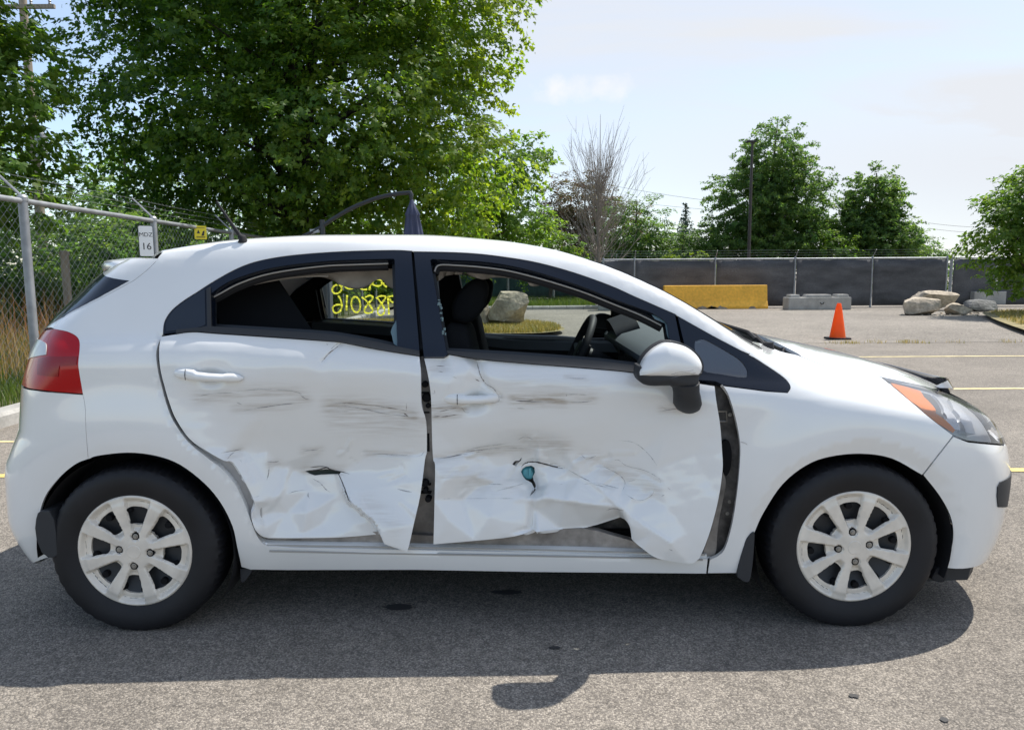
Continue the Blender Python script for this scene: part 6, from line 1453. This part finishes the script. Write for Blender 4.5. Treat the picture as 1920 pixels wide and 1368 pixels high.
# undergrowth beyond the left fence
for k, (x, y, z, r, lm, lb) in enumerate(((-7.6, 14.5, .9, 1.0, L_locust, 'pale green bush behind the fence sign'), (-9.2, 11.5, .8, 1.2, L_dark, 'dark low bush behind the wooden post'), (-6.7, 18.5, 1.0, 1.1, L_dark, 'dark bush tight behind the yellow warning sign'), (-10.5, 16.5, 1.3, 1.6, L_dark, 'dark mid height bush left of the maple trunk'), (-7.4, 22.5, 1.2, 1.5, L_locust, 'pale bush far back along the left fence'), (-12.5, 13.0, 1.5, 1.9, L_dark, 'broad dark bush at the left picture edge'), (-8.2, 25.5, 2.2, 2.2, L_dark, 'tall dark bush behind the far end of the left fence'), (-13.5, 22, 2.6, 2.8, L_dark, 'largest dark bush under the utility pole'), (-11.0, 19.5, 1.9, 2.0, L_dark, 'dark bush between the post and the signs'), (-16.5, 16.0, 2.4, 2.6, L_dark, 'big dark bush beyond the left edge weeds'))):
    tree('undergrowth_bush', lb, (x, y, 0), [(0,0,z,r,r,z*.95),(r*.7,.2,z*.8,r*.7,r*.7,z*.75)], int(110*r), 36, .15, OVAL, lm, [(0,0,0,.05),(0,0,z,.02)], M_bark, 30+k, group='bushes behind the left fence', spread=.28, limbs=6, cat='bush', shell=.3)
for k, (x, y, h_, r, lb) in enumerate(((-17, 31, 8, 3.4, 'background tree farthest left behind the maple'), (-12.2, 33, 7, 3.2, 'background tree left of the maple trunk'), (-7.8, 30, 6, 2.9, 'background tree straight behind the maple trunk'), (-4.2, 35.5, 6.5, 3.0, 'background tree right behind the parasol'), (-22, 27, 9, 3.6, 'background tree behind the utility pole'))):
    tree('background_tree', lb, (x, y, 0), [(0,0,h_*.62,r*.85,r*.8,h_*.36),(-.9,0,h_*.34,r,r*.8,h_*.30),(1.1,0,h_*.30,r,r*.8,h_*.28),(0,0,1.3,r*1.05,r*.7,1.2)], 420, 34, .21, OVAL, L_dark, [(0,0,0,.2),(0,0,h_*.5,.13),(0,0,h_*.9,.03)], M_bark, 60+k, group='trees behind the maple', spread=.4, limbs=14, shell=.3)
tree('vine_clump', 'green climbing vine seen through the rear window opening', (-3.75, 13.6, 0), [(0,0,1.2,.16,.15,.75)], 40, 26, .075, OVAL, L_lime, [(0,0,0,.03),(0,0,1.7,.015)], M_bark, 50, spread=.07, limbs=5, cat='vine')
# ------------------------------------------------------------------ grass
def grass(name, label, pts_fn, n, h, wdt, lm, seed, lean=.35, z=.1):
    rg = np.random.RandomState(seed); P = pts_fn(rg, n); n = len(P); a = rg.rand(n)*6.28; hh = h*(.45+.75*rg.rand(n)); ln = hh*lean*rg.randn(n)
    d = np.stack([np.cos(a), np.sin(a)], 1); s = np.stack([-d[:, 1], d[:, 0]], 1)*wdt
    B = np.concatenate([P, np.full((n, 1), z)], 1); V = np.zeros((n, 5, 3))
    V[:, 0] = B; V[:, 0, :2] -= s; V[:, 1] = B; V[:, 1, :2] += s
    V[:, 2] = B; V[:, 2, :2] += d*ln[:, None]*.35-s*.7; V[:, 2, 2] += hh*.6; V[:, 3] = B; V[:, 3, :2] += d*ln[:, None]*.35+s*.7; V[:, 3, 2] += hh*.6
    V[:, 4] = B; V[:, 4, :2] += d*ln[:, None]; V[:, 4, 2] += hh
    F = (np.array([(0, 1, 3), (0, 3, 2), (2, 3, 4)])[None]+(np.arange(n)*5)[:, None, None]).reshape(-1, 3)
    o = fast(name, V.reshape(-1, 3), F, lm, None, np.repeat(rg.rand(n), 5)); tag(o, label, 'grass', kind='stuff'); return o
G_dry = leafmat('dry_grass', (.20, .15, .06), (.34, .25, .10), (.42, .33, .16), .3)
G_green = leafmat('green_grass', (.045, .085, .018), (.075, .125, .025), (.13, .16, .045), .35)
G_mix = leafmat('sunburnt_grass', (.12, .14, .03), (.26, .22, .07), (.36, .29, .11), .3)
def rect(x0, x1, y0, y1): return lambda rg, n: np.stack([x0+(x1-x0)*rg.rand(n), y0+(y1-y0)*rg.rand(n)], 1)
def clumps(x0, x1, y0, y1, k, s):
    def f(rg, n):
        c = np.stack([x0+(x1-x0)*rg.rand(k), y0+(y1-y0)*rg.rand(k)], 1); return c[rg.randint(0, k, n)]+rg.randn(n, 2)*s
    return f
def within(poly):
    p = np.array(poly); lo, hi = p.min(0), p.max(0)
    def f(rg, n): q = lo+(hi-lo)*rg.rand(n*2, 2); return q[inpoly(poly, q)][:n]
    return f
grass('tall_dry_grass', 'tall dry straw coloured grass along the left fence', clumps(-7.2, -5.1, 3.5, 14, 80, .16), 3600, .58, .0045, G_dry, 1)
grass('tall_dry_grass', 'taller reddish seeded weeds behind the left fence', clumps(-8.5, -5.6, 4.5, 12, 40, .14), 1300, .95, .005, leafmat('rust_weeds', (.20, .09, .04), (.30, .16, .07), (.30, .24, .10), .3), 2)
grass('verge_grass', 'short green grass at the kerb under the left fence', rect(-6.2, -4.5, 2.5, 13), 26000, .16, .004, G_green, 3)
grass('verge_grass', 'rough green grass strip below the left fence', clumps(-9, -4.9, 4, 20, 160, .2), 9000, .42, .005, G_green, 4)
grass('island_grass', 'sunburnt grass on the boulder island behind the car', within(shrink(ISL, .2)), 26000, .10, .006, G_mix, 5, .6)
grass('island_grass', 'sunburnt grass on the right hand island', within(shrink(ISR+[(22, 20.8), (22, 9), (9.5, 9)], .2)), 26000, .10, .007, G_mix, 6, .6)
grass('verge_grass', 'green grass strip before the distant fence', rect(-4, 3.3, 25.4, 32.5), 12000, .22, .009, G_green, 7)
grass('crack_weeds', 'sparse weeds growing along the pavement seam', clumps(2.0, 12.0, 10.93, 11.02, 18, .09), 520, .07, .004, G_mix, 8, .5, .0)
# =================================================================== lot furniture
def rock(name, label, px, w_, h_, d_, seed, group=None, col=None, flat=.0, z=0.0, facet=18):
    """boulder: noise-shaped block cut by random planes"""
    rg = np.random.RandomState(seed); c = onz(np.array([px], float), z)[0]
    bm = bmesh.new(); bmesh.ops.create_icosphere(bm, subdivisions=4, radius=1.0)
    pl = rg.randn(facet, 3); pl /= np.linalg.norm(pl, axis=1, keepdims=True); dd = .58+.30*rg.rand(facet)
    P = np.array([v.co for v in bm.verts]); P = P*np.array([1, 1, 1])
    P = np.sign(P)*np.abs(P)**.55; P /= np.abs(P).max()
    for n_, e in zip(pl, dd):
        s = P@n_-e; P = P-np.where(s > 0, s, 0)[:, None]*n_*1.0
    for k in range(5):
        f = 2.2*1.9**k; ph = rg.rand(3, 3)*6; N = sum(np.sin(P@(rg.randn(3)*f)+ph[j, 0]) for j in range(3)); P = P*(1+.016/1.35**k*N)[:, None]
    lo = P[:, 2].min(); P[:, 2] -= lo; P = P/np.array([np.ptp(P[:, 0]), np.ptp(P[:, 1]), P[:, 2].max()])*np.array([w_, d_, h_])
    for v, p in zip(bm.verts, P): v.co = p-np.array([0, 0, .03])
    me = bpy.data.meshes.new(name); bm.to_mesh(me); bm.free(); o = link(name, me, None, col or M_rock); o.location = (c[0], c[1]+d_/2, z); me.polygons.foreach_set('use_smooth', [True]*len(me.polygons)); me.set_sharp_from_angle(angle=R(28))
    tag(o, label, 'boulder', group); return o
M_rock = mat('pale_limestone', (.52, .44, .34), .9, noise=[(2.5, 7, .6, 1.25), (14, 5, .75, 1.2)], bump=[(9, 6, .7, .06), (50, 4, .4, .01)])
M_rockg = mat('grey_stone', (.20, .20, .195), .9, noise=[(2.5, 7, .6, 1.25), (14, 5, .75, 1.2)], bump=[(9, 6, .7, .06)])
rock('boulder', 'large pale limestone boulder on the island seen through the front window', (951, 612), 1.0, .84, .8, 3, z=.1)
rock('boulder', 'small pale rock beside the large boulder, next to the headrest', (903, 611), .38, .58, .4, 5, z=.1)
rock('boulder', 'big tan boulder leaning at the front of the rock pile', (1745, 592), 1.28, .58, .9, 7, facet=22)
rock('boulder', 'long tan boulder at the back top of the rock pile', (1757, 583), 1.5, .72, .9, 11, facet=22)
rock('boulder', 'low cracked boulder right of the rock pile', (1802, 591), .75, .40, .6, 13, facet=22)
rock('boulder', 'dark grey rounded rock beside the island kerb', (1846, 585), 1.0, .44, .7, 17, col=M_rockg)
rock('boulder', 'pale rock lying in the weeds behind the left fence', (18, 640), .8, .42, .5, 19, z=.1)
b = MB(); c = onz(np.array([(1860, 575)], float))[0]; b.box((c[0], c[1]+.4, .32), (1.25, .5, .5), rz=.05); o = b.build('concrete_slab', M_conc, None, bevel=.03); tag(o, 'grey concrete slab behind the rocks under the right tree', 'slab')
rgd = np.random.RandomState(9); b = MB()
for _ in range(30):
    p = onz(np.array([(1690+rgd.rand()*150, 588+rgd.rand()*6)]))[0]; s_ = .03+.06*rgd.rand(); b.box((p[0], p[1], s_*.3), (s_, s_, s_*.7), rz=rgd.rand()*3, taper=.7)
o = b.build('rubble', M_rock, None); tag(o, 'scattered stone rubble before the boulders', 'rubble', kind='stuff')
# yellow painted jersey barrier
M_yb = mat('yellow_painted_concrete', (.88, .47, .055), .7, noise=[(1.2, 6, .82, 1.12), (12, 5, .85, 1.1)], bump=[(30, 4, .3, .01)])
M_chip = mat('chipped_concrete', (.30, .26, .21), .9, noise=[(8, 5, .6, 1.3)])
def barrier(name, label, x0, x1, y, h, wb, wt, m, rz=0.0):
    root = empty(name, ((x0+x1)/2, y, 0), rz); tag(root, label, 'barrier'); L = (x1-x0)/2
    b = MB(); prof = [(-wb/2, 0), (-wb/2, h*.12), (-wb*.33, h*.35), (-wt/2, h), (wt/2, h), (wb*.33, h*.35), (wb/2, h*.12), (wb/2, 0)]
    V = [(sx, p[0], p[1]) for sx in (-L, L) for p in prof]; n = len(prof)
    b.add(V, [tuple(range(n)), tuple(reversed(range(n, 2*n)))]+[(i, i+n, (i+1) % n+n, (i+1) % n) for i in range(n)]); b.build('body', m, root, bevel=.03)
    return root
yb = barrier('road_barrier', 'long yellow painted concrete barrier standing before the screened fence', 5.70, 9.50, 25.0, .87, .60, .26, M_yb)
rgc = np.random.RandomState(3); 
for k in range(7):
    x = -1.9+3.8*rgc.rand(); w_ = .15+.4*rgc.rand(); b = MB(); pts = [(x+w_*(i/8-.5), .02+(.06+.07*rgc.rand())*math.sin(math.pi*i/8)) for i in range(9)]
    b.prism([(x-w_/2, .012)]+pts[1:-1]+[(x+w_/2, .012)], -.312, -.296); b.build('chipped_patch', M_chip, yb)
cb = empty('concrete_block', (10.98, 24.0, 0)); tag(cb, 'low grey interlocking concrete block with raised keys beside the traffic cone', 'barrier')
b = MB(); b.box((0, 0, .22), (2.22, .6, .44)); b.build('body', M_conc, cb, bevel=.025)
for x, w_ in ((-.86, .34), (0, .9), (.84, .42)): b = MB(); b.box((x, 0, .49), (w_, .5, .10), taper=.9); b.build('key', M_conc, cb, bevel=.02)
b = MB(); b.tube([(.0, -.31, .26), (.04, -.335, .20), (.10, -.335, .22), (.13, -.31, .27)], .012, 6); b.build('lifting_loop', M_rubber, cb)
cb2 = empty('concrete_block', (3.95, 24.3, 0), -.08); tag(cb2, 'tall grey concrete block at the fence corner seen past the steering wheel', 'barrier')
b = MB(); b.box((0, 0, .42), (1.5, .7, .84)); b.build('body', M_conc, cb2, bevel=.03)
lb = empty('concrete_block', (-1.85, 12.05, 0), 0); tag(lb, 'long low concrete barrier before the island seen through the car windows', 'barrier')
b = MB(); b.box((0, 0, .18), (2.5, .45, .36)); b.build('body', M_conc, lb, bevel=.02)
# traffic cone
M_or = mat('orange_cone_plastic', (.95, .19, .022), .5, noise=[(5, 4, .85, 1.08)])
_t = M_or.node_tree; _b = _t.nodes['Principled BSDF']; _o = [n for n in _t.nodes if n.type == 'OUTPUT_MATERIAL'][0]; _tr = _t.nodes.new('ShaderNodeBsdfTranslucent'); _tr.inputs[0].default_value = (1.0, .22, .03, 1); _mx = _t.nodes.new('ShaderNodeMixShader'); _mx.inputs[0].default_value = .5
_t.links.new(_b.outputs[0], _mx.inputs[1]); _t.links.new(_tr.outputs[0], _mx.inputs[2]); _t.links.new(_mx.outputs[0], _o.inputs[0])
cn = empty('traffic_cone', (6.42, 11.85, 0)); tag(cn, 'orange traffic cone standing alone on the pale pavement', 'cone')
b = MB(); b.lathe([(.150, .035), (.145, .06), (.060, .60), (.040, .685), (.036, .70), (.020, .70), (.018, .66)], (0, 0, 0), 28); bo = b.build('body', M_or, cn, smooth=True)
b = MB(); b.prism(rplate(.40, .40, .05, 0), 0, .038, ax='z'); b.build('base', M_rubber, cn, bevel=.006)
# folded cantilever parasol
M_pas = mat('navy_parasol_cloth', (.052, .062, .115), .85, noise=[(9, 4, .8, 1.15, (3, 3, .5))]); M_pam = mat('charcoal_aluminium', (.045, .050, .055), .45, .5)
pa = empty('cantilever_parasol', (-2.72, 8.55, 0)); tag(pa, 'folded navy cantilever parasol with curved dark arm above the car roof', 'parasol')
o0 = np.array([-2.72, 8.55, 0]); w3 = lambda px: tuple(ony(np.array([px], float), 8.55)[0]-o0)
b = MB(); b.tube([(0, 0, 0), (0, 0, w3((618, 412))[2])], .038, 10); b.box((0, 0, .05), (.9, .9, .08)); b.build('mast', M_pam, pa, smooth=True)
b = MB(); b.tube([w3(p) for p in cr([(568,444),(598,428),(622,412),(660,390),(705,372),(740,364),(768,361)],5)], .030, 8); b.build('arm', M_pam, pa, smooth=True)
b = MB(); b.box(w3((590, 433)), (.13, .05, .05)); b.tube([w3((560, 446)), w3((600, 432))], .02, 6); b.build('crank_box', M_galv, pa)
b = MB(); b.tube([w3((768,359)), w3((771,365)), w3((771,376))], [.03, .035, .022], 10); b.build('hub', M_pam, pa, smooth=True)
b = MB(); V = []; ang = 48; tz = w3((772, 374)); levels = [(0, .02, 0), (.10, .055, .2), (.22, .105, .55), (.24, .09, .6), (.45, .12, .8), (.80, .16, 1), (1.25, .17, 1), (1.55, .13, 1)]
for (dz, rr, am_) in levels:
    for k in range(ang):
        a = 2*math.pi*k/ang; r_ = rr*(1+am_*.20*math.cos(8*a+.3)+am_*.06*math.cos(3*a)); V.append((tz[0]+r_*math.cos(a)+.02*am_*dz, r_*math.sin(a), tz[2]-dz))
b.add(V, [(i*ang+k, i*ang+(k+1) % ang, (i+1)*ang+(k+1) % ang, (i+1)*ang+k) for i in range(len(levels)-1) for k in range(ang)]); b.build('canopy', M_pas, pa, smooth=True, angle=R(60))
# posts glimpsed through the rear window
def post(px, y, r, z, m, name, label, sq=False):
    p = ony(np.array([px], float), y)[0]; b = MB()
    if sq: b.box((p[0], y, z/2), (r*2, r*2, z)); b.box((p[0], y, .02), (r*3.4, r*3.4, .03)); b.box((p[0], y, z+.006), (r*2.2, r*2.2, .012))
    else: b.tube([(p[0], y, 0), (p[0], y, z)], r, 12); b.lathe([(r*1.2, -.03), (r*1.2, .02), (r*.6, .05), (0, .055)], (p[0], y, z), 12)
    o = b.build(name, m, None, smooth=not sq); tag(o, label, 'post'); return o
post((594, 580), 9.4, .045, 1.55, mat('blue_grey_paint', (.22, .32, .38), .6), 'bollard', 'blue grey steel bollard seen through the rear window opening')
post((611, 580), 9.9, .10, 1.6, mat('charcoal_paint', (.07, .078, .09), .6), 'square_post', 'dark square steel post beside the blue grey bollard', True)
# lamp post, utility pole and wires
M_brz = mat('bronze_paint', (.030, .022, .018), .5)
lp = empty('lamp_post', (12.15, 35.5, 0)); tag(lp, 'tall dark bronze parking lot lamp post before the tallest tree', 'lamp post')
b = MB(); b.tube([(0,0,0),(0,0,7.75)], [.10,.06], 10); b.build('pole', M_brz, lp, smooth=True)
b = MB(); b.box((-.08, 0, 7.85), (.52, .30, .08), taper=.85); b.box((0, 0, 7.78), (.14, .14, .14)); b.build('lamp_head', M_brz, lp)
M_wood = mat('weathered_pole_wood', (.30, .255, .20), .9, noise=[(5, 6, .7, 1.2, (4, 4, .3))])
up_ = empty('utility_pole', (-15.6, 22.5, 0)); tag(up_, 'wooden utility pole behind the leafy tree at upper left', 'pole')
b = MB(); b.tube([(0,0,0),(0,0,10.4)], [.17,.12], 10); b.build('pole', M_wood, up_, smooth=True)
b = MB(); b.box((0, -.15, 9.9), (2.2, .1, .12)); b.build('crossarm', M_wood, up_)
for x in (-.95, .35, .95):
    b = MB(); b.lathe([(.02, 0), (.05, .03), (.03, .07), (.055, .10), (.03, .14), (0, .16)], (x, -.15, 9.96), 10); b.build('insulator', M_galv, up_, smooth=True)
b = MB(); b.lathe([(0, -.4), (.18, -.4), (.18, .35), (.1, .42), (0, .42)], (.28, -.1, 5.6), 14); b.build('transformer', M_galv, up_, smooth=True)
for k, (pa_, pb_, y, lb_) in enumerate((((1000,316),(1420,386),60,'upper of the two power lines left of the tallest tree'), ((1020,352),(1420,398),62,'lower of the two power lines left of the tallest tree'), ((1740,418),(1990,420),60,'upper power line above the boulders at right'), ((1740,428),(1990,432),62,'lower power line above the boulders at right'))):
    A, B_ = ony(np.array([pa_, pb_], float), y); b = MB(); b.tube([tuple(A+(B_-A)*f-np.array([0, 0, .35*4*f*(1-f)])) for f in np.linspace(0, 1, 14)], .014, 4); o = b.build('power_line', M_rubber, None); tag(o, lb_, 'wire', 'distant power lines')
# wooden stump post behind the left fence
o = post((121, 480), 10.5, .07, 1.7, M_wood, 'wooden_post', 'thick weathered wooden post behind the chain link fence')
